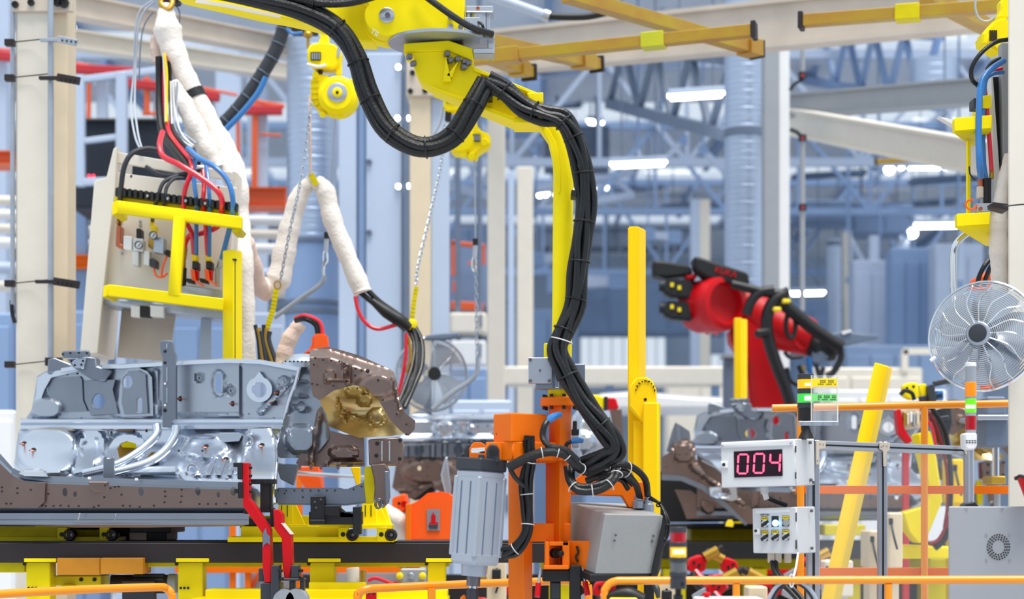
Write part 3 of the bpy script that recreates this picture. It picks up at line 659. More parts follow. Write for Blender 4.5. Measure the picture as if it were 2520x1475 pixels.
cables('frame_cables', 'black cables down the left orange post curling to the cylinder foot', 'cable', [(1300, 1084, 7.36), (1303, 1130, 7.36), (1294, 1185, 7.37), (1298, 1250, 7.37), (1296, 1310, 7.36), (1268, 1352, 7.36), (1238, 1364, 7.38)], [(-9, 0, 0), (0, 0, -6), (9, 0, 0)], 7, 'rubber', (.2, .42, .62, .86), 16, 'tie', 3, tie_t=.002)
cables('short_cable', 'short black cable from the cylinder head down to the orange post', 'cable', [(1256, 1156, 7.3), (1268, 1176, 7.33), (1290, 1198, 7.36)], [(0, 0, 0)], 6, 'rubber', wob=0)
# main yellow stop post with dial head, and its neighbours
sp = T('stop_post', 'tall square yellow post with round slotted head, right of the orange gripper', 'post', W(1567, 1475, 8.5))
vprism([(1544, 8.5), (1572, 8.5), (1590, 8.6), (1564, 8.6)], 561, 1500, 8.55).build('post', 'amber', sp, bev=.006, seg=2)
hd = [(1548, 1000), (1550, 950), (1566, 930), (1590, 928), (1606, 937), (1616, 960), (1616, 1000), (1590, 1040), (1580, 1040)]
MB().pr(hd, 8.4, .09).build('dial_head', 'amber', sp, bev=.006)
for i in range(9):
    a = math.radians(195+i*19); p = W(1588+24*math.cos(a), 968+30*math.sin(a), 8.396)
    MB().box(p, (.012 if i % 3 else .006, .004, .005), (0, -a-1.57, 0)).build('dial_mark', 'ink', sp)
bolt(1588, 984, 8.4, 4, sp, 'steel_dark')
vprism([(1582, 8.36), (1620, 8.36), (1626, 8.42), (1588, 8.45)], 992, 1500, 8.4).build('inner_post', 'amber', sp, bev=.006)
MB().pb(1560, 1036, 1584, 1500, 8.43, .05).build('channel', 'amber', sp)
# ================================================================ CAR UNDERBODIES
def sstep(a, b, x):
    t = min(1, max(0, (x-a)/(b-a))); return t*t*(3-2*t)
def relief(base, feats):
    def f(x, y):
        Y = base(x, y)
        for q in feats:
            if q[0] == 'e':
                _, cx, cy, rx, ry, h, so = q; d = math.hypot((x-cx)/rx, (y-cy)/ry)
                if d < 1+so: Y -= h*(1-sstep(1-so*.2, 1+so, d))
            else:
                _, x0, y0, x1, y1, wd, h = q; dx, dy = x1-x0, y1-y0
                t = min(1, max(0, ((x-x0)*dx+(y-y0)*dy)/(dx*dx+dy*dy))); d = math.hypot(x-x0-dx*t, y-y0-dy*t)/wd
                if d < 1: Y -= h*(1-sstep(.35, 1, d))
        return Y
    return f
def yd(x, y=0): return 10.0-(x-60)*.00147
car = T('car_underbody', 'nearest bare silver car underbody with sill tinted by brown reflections, on the yellow conveyor', 'car body', W(400, 1300, 9.3))
def spots(name, L, yf, r, parent, m='steel_dark', off=.004):
    mb = MB()
    for x, y in L: mb.lathe(W(x, y, yf(x, y)-off), (0, -1, 0), [(r*S(9), 0), (r*S(9)*.8, .002)], 8)
    return mb.build(name, m, parent, kind='stuff')
# dash panel
TOPX = [(92, 926), (112, 914), (150, 907), (206, 899), (300, 898), (400, 892), (470, 888), (560, 884), (640, 887), (737, 905)]
fd = [('e', 490, 930, 9, 10, -.02, .3), ('e', 568, 962, 10, 12, -.02, .3), ('e', 538, 944, 14, 31, .02, .2), ('l', 592, 905, 592, 1025, 4, -.025), ('e', 698, 940, 10, 12, .03, .3), ('l', 640, 1015, 722, 935, 9, .035), ('l', 385, 915, 388, 1025, 9, .02), ('e', 112, 1005, 34, 22, .05, .4), ('l', 205, 905, 235, 930, 8, .025), ('e', 330, 1010, 60, 20, .02, .2), ('l', 440, 1020, 590, 1022, 5, .02)]
fdash = relief(yd, fd)
dash_holes = [ell(638, 960, 18, 19, 24), slot(538, 944, 7, 24), ell(313, 940, 13, 17), ell(242, 988, 16, 19), slot(343, 998, 7, 20)]
MB().sheet(TOPX+[(727, 945), (712, 985), (700, 1030), (692, 1058), (48, 1062), (60, 1036), (78, 1008), (84, 975)], dash_holes, fdash, .006, 5.).build('dash_panel', 'sheet_mid', car, smooth=40)
def plate(name, L, d, m, holes=(), feats=(), th=.03): return MB().sheet(L, list(holes), relief(lambda x, y: yd(x)-d, list(feats)), th, 9 if not feats else 5).build(name, m, car, smooth=25, bev=.002 if not feats else 0)
plate('mount_plate', [(206, 937), (284, 934), (277, 960), (291, 1019), (224, 1023), (208, 985)], .034, 'sheet_grey', [ell(242, 988, 16, 19)])
plate('side_recess', [(112, 962), (128, 932), (196, 926), (202, 936), (204, 985), (215, 1012), (152, 1014), (136, 1000)], .012, 'sheet_grey', th=.012)
plate('side_corner', [(92, 930), (112, 918), (150, 911), (190, 908), (192, 914), (126, 930), (108, 962), (96, 998), (82, 1004), (88, 975)], .03, 'sheet')
plate('pedal_panel', [(298, 930), (312, 908), (338, 904), (362, 914), (374, 930), (377, 1024), (300, 1027), (291, 990)], .04, 'sheet_mid', [ell(313, 940, 13, 17), slot(343, 998, 7, 20)])
plate('pedal_face', [(303, 934), (316, 914), (340, 912), (358, 922), (364, 1018), (306, 1020), (299, 990)], .052, 'sheet_grey', [ell(313, 940, 13, 17), slot(343, 998, 7, 20)], th=.014)
plate('round_pad', [(638, 914), (650, 930)]+[(638+32*math.cos(t), 959+32*math.sin(t)) for t in [math.radians(-55+k*15.3) for k in range(20)]]+[(626, 930)], .022, 'sheet', [ell(638, 960, 18, 19, 24)], th=.02)
cols = [50, 100, 200, 300, 400, 500, 600, 697]
MB().loft([[W(x, y, yd(x)-d) for x in cols] for y, d in ((1029, .0), (1033, .085), (1040, .10), (1044, .088), (1048, .10), (1056, .095), (1062, .0))], .01).build('cross_member', 'sheet', car, smooth=20)
MB().loft([[W(x, y+dy, yd(x)-d) for x, y in TOPX[2:]] for dy, d in ((-2, -.06), (0, .05), (9, .06), (13, .0))], .008).build('top_flange', 'sheet', car, smooth=20)
MB().tube(WP([(737, 905, 8.95), (727, 945, 8.97), (712, 985, 9.0), (698, 1040, 9.02), (686, 1100, 9.0), (679, 1160, 8.9), (676, 1240, 8.8)]), 5*S(9), 8, 6).build('side_flange', 'sheet', car, smooth=70)
spots('weld_spot', [(140, 925), (165, 922), (190, 920), (215, 950), (228, 947), (240, 950), (262, 950), (272, 960), (276, 985), (225, 1015), (240, 1018), (270, 1016), (150, 955), (160, 972), (180, 975), (180, 990), (420, 915), (424, 940), (430, 1030), (100, 1047), (370, 1043), (533, 1040), (674, 1030), (380, 960), (352, 940), (322, 1005), (75, 1040), (200, 1030), (300, 1030)], fdash, 2.6, car)
spots('clinch_spot', [(430+i*26, 1017+(i % 2)*2) for i in range(9)], fdash, 2.2, car, 'sheet_grey')
def studs(L, yf, parent):
    for x, y in L:
        p = W(x, y, yf(x, y)); o = MB().lathe(p, (0, -1, 0), [(7*S(9.5), -.004), (7*S(9.5), .002), (4*S(9.5), .004)], 12).build('stud_seat', 'steel_dark', parent)
        MB().cyl(p, p+V((-.012, -.035, -.002)), .0045, n=8).build('weld_stud', 'copper', o)
studs([(338, 957), (445, 982), (574, 994), (684, 968), (672, 992)], fdash, car)
for x, y, r in ((123, 960, 7), (490, 931, 4), (568, 962, 4), (698, 941, 8)): MB().tube([W(x, y, fdash(x, y)-.004)+V((math.cos(a)*r, 0, math.sin(a)*r*1.15))*S(9.5) for a in [i*math.pi/7 for i in range(14)]], .004, 6, closed=True).build('hole_collar', 'alu', car)
# floor and tunnel
def yfl(x, y): return yd(x)-.03-.42*sstep(1080, 1195, y)
ff = [('e', 118, 1110, 70, 55, .13, .4), ('l', 196, 1075, 186, 1160, 12, -.06), ('e', 225, 1095, 32, 40, .05, .3), ('e', 312, 1105, 40, 36, .06, .3), ('e', 378, 1120, 25, 15, .04, .4), ('l', 480, 1168, 497, 1128, 5, .04), ('l', 505, 1168, 522, 1128, 5, .04), ('l', 530, 1170, 547, 1130, 5, .04), ('l', 558, 1172, 574, 1132, 5, .04),
      ('e', 500, 1100, 55, 25, .07, .4), ('e', 640, 1130, 40, 85, .10, .5), ('l', 610, 1070, 585, 1160, 10, .05), ('l', 450, 1072, 600, 1068, 10, .04), ('e', 475, 1155, 18, 14, .03, .4), ('l', 210, 1165, 430, 1160, 10, .05)]
fflo = relief(yfl, ff)
MB().sheet([(46, 1058), (300, 1062), (690, 1054), (684, 1110), (678, 1160), (676, 1215), (672, 1262), (610, 1250), (604, 1205), (30, 1198), (34, 1150), (40, 1100)], [[(286, 1106), (296, 1092), (312, 1086), (334, 1092), (338, 1106), (330, 1122), (306, 1130), (290, 1126)], [(358, 1128), (370, 1114), (388, 1113), (390, 1122), (376, 1130)], ell(472, 1155, 6, 6, 12)], fflo, .006, 5.5).build('floor_panel', 'sheet', car, smooth=50)
studs([(60, 1093), (83, 1109), (508, 1101), (556, 1132), (645, 1098)], fflo, car)
spots('weld_spot', [(212, 1095), (230, 1120), (196, 1150), (274, 1065), (330, 1062), (360, 1062), (300, 1170), (312, 1170), (498, 1110), (585, 1075), (440, 1110)], fflo, 2.8, car)
for x, y, r in ((212, 1096, 9), (610, 1086, 10), (472, 1155, 10), (274, 1066, 9)): MB().tube([W(x, y, fflo(x, y)-.005)+V((math.cos(a)*r, 0, math.sin(a)*r*1.1))*S(9.4) for a in [i*math.pi/7 for i in range(14)]], .006, 6, closed=True).build('hole_collar', 'alu', car)
for L in ([(386, 1048, 9.36), (384, 1072, 9.33), (350, 1106, 9.28), (304, 1136, 9.22), (262, 1152, 9.2), (205, 1166, 9.2)], [(434, 1050, 9.3), (430, 1076, 9.28), (404, 1112, 9.24), (358, 1142, 9.18), (280, 1164, 9.15)]):
    MB().tube(WP(L), 11*S(9.3), 10, 6).build('tunnel_arm', 'sheet', car, smooth=70)
MB().pr([(254, 1126), (262, 1122), (264, 1128), (272, 1128), (280, 1124), (281, 1170), (284, 1184), (254, 1180)], 9.0, .02).build('seat_bracket', 'sheet_grey', car, bev=.003)
MB().sheet([(46, 1166), (60, 1156), (95, 1153), (112, 1160), (118, 1174), (60, 1172)], [], lambda x, y: 8.98-.1*sstep(1155, 1172, y), .01, 6).build('sill_gusset', 'sheet', car)
def fplate(name, L, d, m, holes=(), th=.03): return MB().sheet(L, list(holes), lambda x, y: yfl(x, y)-d, th, 9).build(name, m, car, smooth=25)
H1 = [(286, 1106), (296, 1092), (312, 1086), (334, 1092), (338, 1106), (330, 1122), (306, 1130), (290, 1126)]; H2 = [(358, 1128), (370, 1114), (388, 1113), (390, 1122), (376, 1130)]
fplate('tunnel_frame', [(262, 1110), (280, 1082), (316, 1072), (352, 1080), (356, 1108), (328, 1140), (292, 1148), (268, 1136)], .085, 'sheet', [H1])
fplate('tunnel_frame', [(344, 1134), (362, 1106), (398, 1104), (404, 1122), (384, 1138), (352, 1143)], .06, 'sheet', [H2])
fplate('heel_step', [(452, 1078), (505, 1068), (598, 1067), (588, 1086), (532, 1090), (526, 1120), (472, 1124), (450, 1110)], .06, 'sheet_mid')
fplate('corner_step', [(198, 1080), (232, 1076), (236, 1092), (226, 1158), (180, 1166), (190, 1120)], .07, 'sheet')
MB().loft([[W(x, y-(x-205)*.02, yfl(x, y)-d) for x in (205, 260, 320, 380, 432)] for y, d in ((1150, .02), (1153, .09), (1166, .10), (1172, .03))], .01).build('seat_crossmember', 'sheet', car, smooth=20)
for k in range(4): fplate('pressed_rib', [(478+k*26, 1170), (494+k*26, 1130), (504+k*26, 1130), (490+k*26, 1170)], .03, 'sheet', th=.02)
# upright post and bracket on the dash
MB().pr([(392, 843), (398, 838), (423, 838), (427, 846), (429, 864), (434, 874), (434, 1052), (399, 1052), (399, 880), (394, 868)], 9.37, .03).build('upright_post', 'sheet_grey', car, bev=.004)
for y0, y1 in ((846, 858), (905, 940), (955, 992)): MB().pb(409, y0, 412, y1, 9.362, .01).build('slot', 'sheet', car)
for y, r in ((865, 4), (893, 4), (1010, 5), (945, 3), (998, 3)): MB().lathe(W(406, y, 9.368), (0, -1, 0), [(r*S(9.4), 0), (r*S(9.4)*.7, .002)], 10).build('bolt_hole', 'near_black' if y not in (945, 998) else 'white', car)
bkt = MB(); bkt.pr([(150, 868), (154, 864), (216, 861), (222, 868), (221, 878), (196, 881), (153, 882)], 9.62, .015); bkt.pr([(163, 882), (200, 879), (212, 878), (236, 880), (238, 902), (278, 912), (270, 926), (258, 940), (225, 934), (200, 920), (182, 906), (172, 896)], 9.66, .10)
bkt.build('hinge_bracket', 'sheet_grey', car, bev=.006)
MB().pr([(176, 892), (192, 880), (213, 880), (206, 908), (186, 906)], 9.64, .02).build('bracket_face', 'sheet', car, bev=.003)
for x, y in ((155, 872), (173, 869), (194, 868), (214, 869), (204, 889), (200, 898), (176, 889), (184, 899)): MB().lathe(W(x, y, 9.618 if y < 880 else 9.638), (0, -1, 0), [(3*S(9.6), 0), (2*S(9.6), .002)], 8).build('bolt_hole', 'near_black', car)
MB().pr([(116, 922), (118, 884), (134, 881), (172, 896), (188, 902), (186, 912), (122, 918)], 9.86, .05).build('corner_bracket', 'sheet_grey', car, bev=.005)
# sill
ST = [(-90, 1040), (-40, 1072), (0, 1118), (30, 1152), (60, 1166), (110, 1172), (300, 1178), (606, 1188)]
def yb0(x): return 8.92-x*.0005
def fsil(x, y): return yb0(x)-.02
MB().loft([[W(x, t+dy, yb0(x)+d) for x, t in ST] for dy, d in ((0, .05), (13, .045), (19, -.02))], .01).build('sill_flange', 'sheet_grey', car, smooth=20)  # sill bands carry grey and brown reflections in their sheet colours
MB().sheet([(x, t+19) for x, t in ST]+[(608, 1250), (300, 1251), (-90, 1251)], [ell(160, 1212, 6, 11), ell(185, 1217, 4.5, 7), ell(347, 1211, 6.5, 11), ell(487, 1210, 6.5, 11), ell(537, 1218, 4.5, 7), ell(574, 1210, 7, 11)], fsil, .01, 24).build('sill_panel', 'sheet_brown_reflect', car, smooth=20)
MB().loft([[W(x, y, yb0(x)+d) for x in (-90, 100, 300, 612)] for y, d in ((1250, -.02), (1262, .02), (1263.5, -.012), (1279, -.008), (1281, .03), (1292, .04))], .01).build('sill_lower', 'sheet_grey', car, smooth=20)
MB().loft([[W(x, y+(4 if 150 < x < 400 else 0), yb0(x)+d) for x in (-90, 100, 200, 360, 370, 600)] for y, d in ((1284, .035), (1295, .06))], .02).build('sill_seam', 'sheet_brown_reflect', car)
MB().pr([(90, 1190), (112, 1186), (110, 1236), (92, 1250), (85, 1250)], 8.83, .03).build('patch_plate', 'sheet_brown_reflect', car, bev=.002)
MB().pr([(216, 1186), (266, 1186), (264, 1206), (250, 1212), (232, 1210), (220, 1200)], 8.77, .03).build('hinge_plate', 'sheet_brown_reflect', car, bev=.004)
MB().loft([[W(x, y+dy, 8.86) for x, y in ((-90, 1075), (-40, 1100), (0, 1135), (28, 1162))] for dy in (0, 6)], .02).build('pillar_bead', 'sheet', car)
MB().box(((W(-90, 0, 9).x+W(690, 0, 9).x)/2, 9.75, W(0, 1284, 9).z), (W(690, 0, 9).x-W(-90, 0, 9).x, 1.5, .03)).build('added_shade_plate', 'steel_dark', car)  # body floor plate, added to shade the carriages below
MB().pb(-90, 1200, 600, 1280, 9.02, .08).build('sill_inner', 'sheet', car)
spots('weld_spot', [(4, 1200), (4, 1210), (42, 1202), (42, 1214), (75, 1206), (101, 1215), (118, 1216), (103, 1245), (112, 1246), (131, 1246), (148, 1245), (168, 1246), (193, 1246), (242, 1245), (256, 1224), (230, 1249), (298, 1218), (302, 1245), (319, 1246), (343, 1248), (378, 1245), (405, 1210), (406, 1222), (404, 1237), (446, 1206), (446, 1222), (444, 1236), (258, 1195), (271, 1202), (282, 1199), (291, 1198), (490, 1241), (511, 1241), (531, 1241), (555, 1240), (15, 1240), (26, 1240)], fsil, 2.4, car)
bx = MB()
for k in range(5): bx.box(W(217+k*4, 1215+(k % 2)*5, 8.80), (.012, .01, .03-(k % 3)*.006), (0, k, 0))
bx.build('lock_fixing', 'steel_dark', car)
for x in (196, 286, 410): MB().bar(W(x, 1264, 8.76), W(x-4, 1280, 8.78), .006, .004).build('flange_step', 'alu', car)
for x, y in ((220, 1177), (336, 1180)): MB().pb(x-4, y-3, x+3, y+3, 8.80-x*.0001, .01).build('tab', 'white', car)
# front end
dome = MB(); dome.lathe(W(745, 893, 9.1), (0, 0, 1), [(52*S(9.1), -.03), (52*S(9.1), 0), (42*S(9.1), .02), (25*S(9.1), .04), (8*S(9.1), .045)], 32); dome.build('strut_tower', 'sheet', car)
for k in range(9): MB().lathe(W(703+k*10, 890, 8.992+abs(k-4)*.003), (0, -1, 0), [(2.4*S(9), 0), (1.8*S(9), .002)], 8).build('bolt_hole', 'near_black', car)
def yin(x, y): return 9.0+.05*math.sin((x-680)/25.)-.0004*(y-900)
MB().sheet([(692, 1056), (700, 1030), (727, 940), (737, 905), (745, 898), (790, 900), (800, 1000), (812, 1060), (810, 1080), (760, 1140), (745, 1128), (690, 1128), (678, 1120)], [], relief(yin, [('e', 740, 1082, 30, 30, .06, .4), ('l', 735, 975, 750, 975, 4, .03), ('l', 730, 940, 748, 940, 4, .03), ('e', 710, 1005, 9, 11, -.04, .4), ('e', 742, 1004, 10, 9, .04, .4)]), .008, 6).build('inner_fender', 'sheet_grey', car)
MB().sheet([(790, 1000), (812, 1060), (850, 1070), (895, 1070), (897, 1148), (870, 1150), (790, 1150), (735, 1146), (728, 1140), (745, 1110), (770, 1060), (780, 1010)], [], relief(lambda x, y: 8.9-.0003*(x-780), [('l', 765, 1140, 785, 1020, 8, .05), ('e', 845, 1115, 30, 14, .04, .4), ('l', 810, 1142, 890, 1138, 6, .03)]), .008, 6).build('strut_support', 'sheet_brown_reflect', car)
for x in (737, 765, 790, 832): MB().pr([(x-5, 1146), (x+5, 1146), (x+3, 1155), (x, 1157), (x-3, 1155)], 8.87, .006).build('tab', 'sheet_brown_reflect', car)
gold = [(786, 985), (820, 962), (868, 948), (900, 952), (932, 985), (960, 1032), (985, 1058), (1000, 1066), (960, 1074), (885, 1078), (850, 1066), (810, 1050), (803, 1020)]
MB().sheet(gold, [], relief(lambda x, y: 8.72+.12*math.sin(max(0, min(1, (x-780)/220))*math.pi)*math.sin(max(0, min(1, (y-945)/135))*math.pi), [('e', 870, 965, 16, 12, .03, .5), ('e', 897, 984, 14, 13, .03, .5), ('e', 925, 1026, 16, 16, .03, .5), ('l', 840, 1015, 915, 1040, 5, .03), ('l', 830, 985, 850, 1035, 5, .02)]), .006, 5).build('wheel_housing', 'sheet_gold_reflect', car)
fo = [(762, 862), (780, 857), (806, 854), (832, 860), (880, 874), (906, 885), (968, 913), (976, 940), (984, 988), (998, 1018), (1022, 1036), (1020, 1058), (1004, 1074), (985, 1060), (960, 1034), (932, 986), (900, 953), (868, 948), (820, 962), (786, 985), (770, 976), (762, 930)]
MB().sheet(fo, [], relief(lambda x, y: 8.66-.0003*(x-760)+.09*sstep(24, 0, y-858-max(0, x-806)*.33), [('e', 812, 926, 12, 14, .02, .3), ('l', 862, 900, 858, 945, 5, .03), ('l', 845, 890, 850, 940, 4, .02), ('e', 930, 950, 40, 25, .03, .5), ('l', 968, 930, 985, 1010, 6, .03), ('l', 800, 940, 850, 935, 4, .02)]), .01, 5.5).build('fender_rail', 'sheet_brown_reflect', car)
spots('weld_spot', [(776, 882), (795, 886), (815, 888), (835, 890), (847, 896), (768, 945), (781, 947), (820, 950), (875, 908), (890, 913), (874, 925), (905, 914), (930, 936), (772, 898), (852, 900), (942, 985), (976, 1020), (1000, 1045), (1000, 1070)], lambda x, y: 8.63-.0003*(x-760), 2.8, car)
for x, y in ((905, 914), (930, 936)): MB().lathe(W(x, y, 8.60), (0, -1, 0), [(5*S(9), 0), (5*S(9), .008), (2*S(9), .01)], 10).build('clip_nut', 'steel_dark', car)
# front rail, crash box and tow bracket
MB().pr([(672, 1208), (680, 1201), (835, 1201), (850, 1206), (896, 1187), (918, 1150), (926, 1200), (921, 1236), (850, 1245), (680, 1243)], 8.8, .13).build('front_rail', 'sheet_grey', car, bev=.008, seg=2)
spots('weld_spot', [(684+i*20, 1208) for i in range(8)]+[(700, 1215), (745, 1224), (870, 1205), (890, 1198), (905, 1215), (912, 1200)], lambda x, y: 8.795, 2.2, car)
MB().pr([(897, 1150), (914, 1148), (922, 1190), (918, 1240), (900, 1240), (896, 1190)], 8.78, .03).build('crash_box', 'dull_yellow', car, bev=.003)
MB().pr([(906, 1082), (985, 1076), (992, 1092), (990, 1130), (978, 1146), (908, 1146)], 8.72, .12).build('bumper_mount', 'sheet_brown_reflect', car, bev=.006)
for x in (938, 956): MB().pb(x, 1086, x+4, 1136, 8.71, .012).build('rib', 'sheet', car, bev=.003)
for x, y in ((928, 1092), (926, 1122), (985, 1084), (984, 1130)): MB().lathe(W(x, y, 8.718), (0, -1, 0), [(5*S(9), 0), (4*S(9), .004)], 10).build('bolt_hole', 'steel_dark', car)
MB().pr([(912, 1144), (948, 1140), (958, 1158), (957, 1236), (942, 1252), (934, 1252), (924, 1230), (920, 1180)], 8.66, .05).build('tow_bracket', 'sheet_brown_reflect', car, bev=.006)
MB().pr([(946, 1160), (958, 1160), (960, 1225), (950, 1244)], 8.64, .03).build('bracket_flange', 'sheet_grey', car, bev=.003)
MB().tube([W(932, 1241, 8.65)+V((math.cos(a)*8, 0, math.sin(a)*11))*S(8.7) for a in [i*math.pi/8 for i in range(16)]], .006, 6, closed=True).build('tow_eye', 'chrome', car)
MB().pr([(678, 1140), (735, 1144), (722, 1196), (690, 1180)], 9.0, .04).build('side_gusset', 'sheet_grey', car, bev=.004)
# second body: a copy standing on the far line, seen with its rear part
car2 = dup(car)
Y2 = 9.9/.7
off = W(1800, 1000, Y2)-W(205, 900, 9.9); off.z = 0
car2.location = car.location+off
car2['label'] = 'second bare car underbody on the far line, behind the counter box and tall yellow post'
def y2(x, y): return 13.2+.0*(x)
def pt2(name, o, m, yf, feats=(), step=6, holes=()):
    return MB().sheet(o, list(holes), relief(yf, feats), .008, step).build(name, m, car2)
pt2('rear_panel', [(980, 1080), (986, 1042), (1010, 1020), (1036, 1008), (1060, 1022), (1130, 1019), (1290, 1020), (1290, 1090), (1230, 1100), (1100, 1096), (990, 1100)], 'sheet', lambda x, y: 13.1-.1*sstep(1020, 1036, y), [('l', 985, 1082, 1290, 1078, 9, .08), ('e', 1095, 1055, 26, 16, .04, .3), ('e', 1190, 1055, 40, 14, .04, .3), ('l', 1060, 1034, 1290, 1033, 5, .05)])
pt2('rear_crossmember', [(972, 1100), (1100, 1092), (1290, 1088), (1290, 1130), (1180, 1128), (980, 1124)], 'sheet_grey', lambda x, y: 12.98, [('l', 1000+i*32, 1096, 1000+i*32, 1122, 8, .04) for i in range(9)])
pt2('rear_side', [(965, 1200), (978, 1124), (1180, 1124), (1210, 1130), (1106, 1225), (1082, 1210), (1060, 1198), (1020, 1228), (985, 1216)], 'sheet_brown_reflect', lambda x, y: 13.0, [('e', 1060, 1160, 60, 26, .03, .3), ('l', 980, 1210, 1060, 1195, 6, .04)], holes=[ell(1032, 1153, 5, 6, 12)])
spots('weld_spot', [(1014, 1150), (1014, 1172), (1052, 1150), (1052, 1172), (1084, 1050), (1100, 1048), (1175, 1050), (1200, 1048), (990, 1190), (985, 1172)], lambda x, y: 12.93, 2.6, car2)
MB().pr([(1095, 1128), (1100, 1124), (1110, 1200), (1108, 1225), (1096, 1215), (1085, 1170)], 12.8, .05).build('rear_bracket', 'sheet', car2, bev=.006)
MB().pr([(970, 1206), (1020, 1222), (1066, 1190), (1082, 1186), (1060, 1224), (1020, 1232)], 13.1, .3).build('spare_well', 'steel_dark', car2)
pt2('rear_wheel_house', [(1400, 1150), (1398, 1040), (1420, 1010), (1470, 1004), (1505, 1012), (1512, 1060), (1510, 1145), (1460, 1152)], 'sheet', lambda x, y: 13.3, [('e', 1460, 1080, 40, 60, .2, .5), ('e', 1435, 1090, 25, 20, .06, .5)])
pt2('wheel_house_flange', [(1500, 1010), (1530, 1008), (1535, 1100), (1532, 1150), (1512, 1146), (1510, 1060)], 'sheet_brown_reflect', lambda x, y: 13.15)
pt2('pillar_foot', [(1628, 1126), (1650, 1112), (1656, 1090), (1690, 1080), (1710, 1092), (1712, 1130), (1736, 1168), (1796, 1205), (1850, 1252), (1962, 1258), (1962, 1290), (1840, 1290), (1790, 1240), (1735, 1196), (1680, 1172), (1628, 1168)], 'sheet_brown_reflect', lambda x, y: 12.8, [('e', 1682, 1115, 22, 22, .05, .2), ('l', 1706, 1150, 1830, 1240, 10, .05)])
pt2('arch_lip', [(1628, 1168), (1680, 1172), (1735, 1196), (1790, 1240), (1840, 1290), (1834, 1294), (1780, 1248), (1728, 1206), (1676, 1184), (1628, 1182)], 'sheet_grey', lambda x, y: 12.78)
pt2('inner_arch', [(1660, 1205), (1700, 1208), (1730, 1230), (1760, 1240), (1780, 1274), (1690, 1278), (1676, 1240)], 'sheet_brown_reflect', lambda x, y: 13.2, [('e', 1745, 1240, 18, 24, .05, .3)])
spots('weld_spot', [(1672, 1120), (1690, 1118), (1700, 1108), (1663, 1130), (1720, 1182), (1760, 1190), (1790, 1212), (1640, 1150)], lambda x, y: 12.73, 2.6, car2)
pt2('pillar_gusset', [(1640, 1112), (1654, 1060), (1662, 1040), (1676, 1048), (1697, 1062), (1700, 1084), (1690, 1082), (1658, 1090), (1650, 1114)], 'sheet_grey', lambda x, y: 12.85-.04*sstep(1660, 1680, x))
pt2('arch_shade', [(1620, 1160), (1680, 1165), (1740, 1190), (1800, 1235), (1836, 1284), (1720, 1286), (1620, 1286)], 'near_black', lambda x, y: 13.5)  # near-black sheet standing for the shadow inside the arch
pt2('rear_rail', [(1745, 1200), (1812, 1196), (1815, 1230), (1800, 1234), (1748, 1222)], 'sheet', lambda x, y: 12.75, [('e', 1760, 1212, 8, 9, -.02, .4), ('e', 1785, 1212, 8, 9, -.02, .4)])
# ================================================================ CONVEYOR LINE UNDER THE NEAR BODY
cv = T('conveyor_frame', 'long yellow conveyor frame carrying a black track under the near car underbody', 'conveyor', (W(650, 0, 9).x, 9, 0))
x0, x1 = W(-200, 0, 8.95).x, W(1400, 0, 8.95).x
def zz(y, Y): return W(0, y, Y).z
def xb(px0, px1, py0, py1, Y, d, mb=None): return (mb or MB()).pb(px0, py0, px1, py1, Y, d)
xb(-200, 1345, 1337, 1386, 8.93, .45).build('track', 'steel_dark', cv, bev=.003)
xb(-200, 1345, 1333, 1338, 8.95, .42).build('track_cap', 'black', cv)
xb(-200, 60, 1377, 1410, 9.0, .1).build('long_beam', 'dull_yellow', cv, bev=.003)
xb(350, 1105, 1364, 1396, 9.0, .1).build('long_beam', 'dull_yellow', cv, bev=.003)
for a, b in ((63, 122), (437, 498), (762, 822), (1052, 1096)):
    m = MB(); c = (a+b)/2; z1 = zz(1378, 8.96)
    m.box((W(c, 0, 8.96).x, 9.03, z1/2), (W(b, 0, 8.96).x-W(a, 0, 8.96).x, .12, z1)); m.build('support_post', 'yellow', cv, bev=.004)
    xb(a-4, b+16, 1375, 1384, 8.92, .16).build('cap_plate', 'yellow', cv, bev=.002)
    bolt(a-2, 1388, 8.94, 5, cv, 'black', name='bolt')
    for k in range(3): bolt(a+8+k*9, 1448, 8.955, 3.5, cv, 'black')
m = MB(); m.pb(505, 1452, 1100, 1475, 8.8, .2); m.build('sill_beam', 'yellow', cv, bev=.004)
MB().pb(470, 1475, 1100, 1500, 8.7, .4).build('foot_plate', 'yellow', cv)
xb(505, 640, 1452, 1480, 8.75, .04).build('foot_block', 'yellow', cv, bev=.003)
xb(760, 900, 1434, 1470, 8.85, .05).build('foot_block', 'yellow', cv, bev=.003)
cbx = T('cover_box', 'amber brown sheet cover hanging under the black track at left', 'cover', W(245, 1415, 8.9))
xb(140, 246, 1374, 1416, 8.9, .2).build('cover_panel', 'amber_brown', cbx, bev=.003); xb(247, 352, 1374, 1414, 8.88, .2).build('cover_panel', 'amber_brown', cbx, bev=.003)
mo = T('drive_motor', 'black finned electric motor under the amber cover at lower left', 'motor', W(345, 1450, 9.1))
MB().cyl(W(275, 1437, 9.1), W(415, 1437, 9.1), 22*S(9.1), n=24).build('housing', 'black', mo)
for k in range(12): MB().bar(W(330, 1437, 9.1)+V((0, -math.cos(k*.5-1), math.sin(k*.5-1)))*.044, W(405, 1437, 9.1)+V((0, -math.cos(k*.5-1), math.sin(k*.5-1)))*.044, .006, .012).build('fin', 'charcoal', mo)
MB().cyl(W(415, 1437, 9.1), W(436, 1437, 9.1), 24*S(9.1), n=24).build('end_bell', 'grey', mo, bev=.003)
MB().pb(300, 1430, 380, 1480, 9.0, .06).build('terminal_box', 'charcoal', mo, bev=.004)
gx = T('gear_block', 'olive yellow gear block under the amber cover, left of the motor', 'gearbox', W(190, 1440, 9.05))
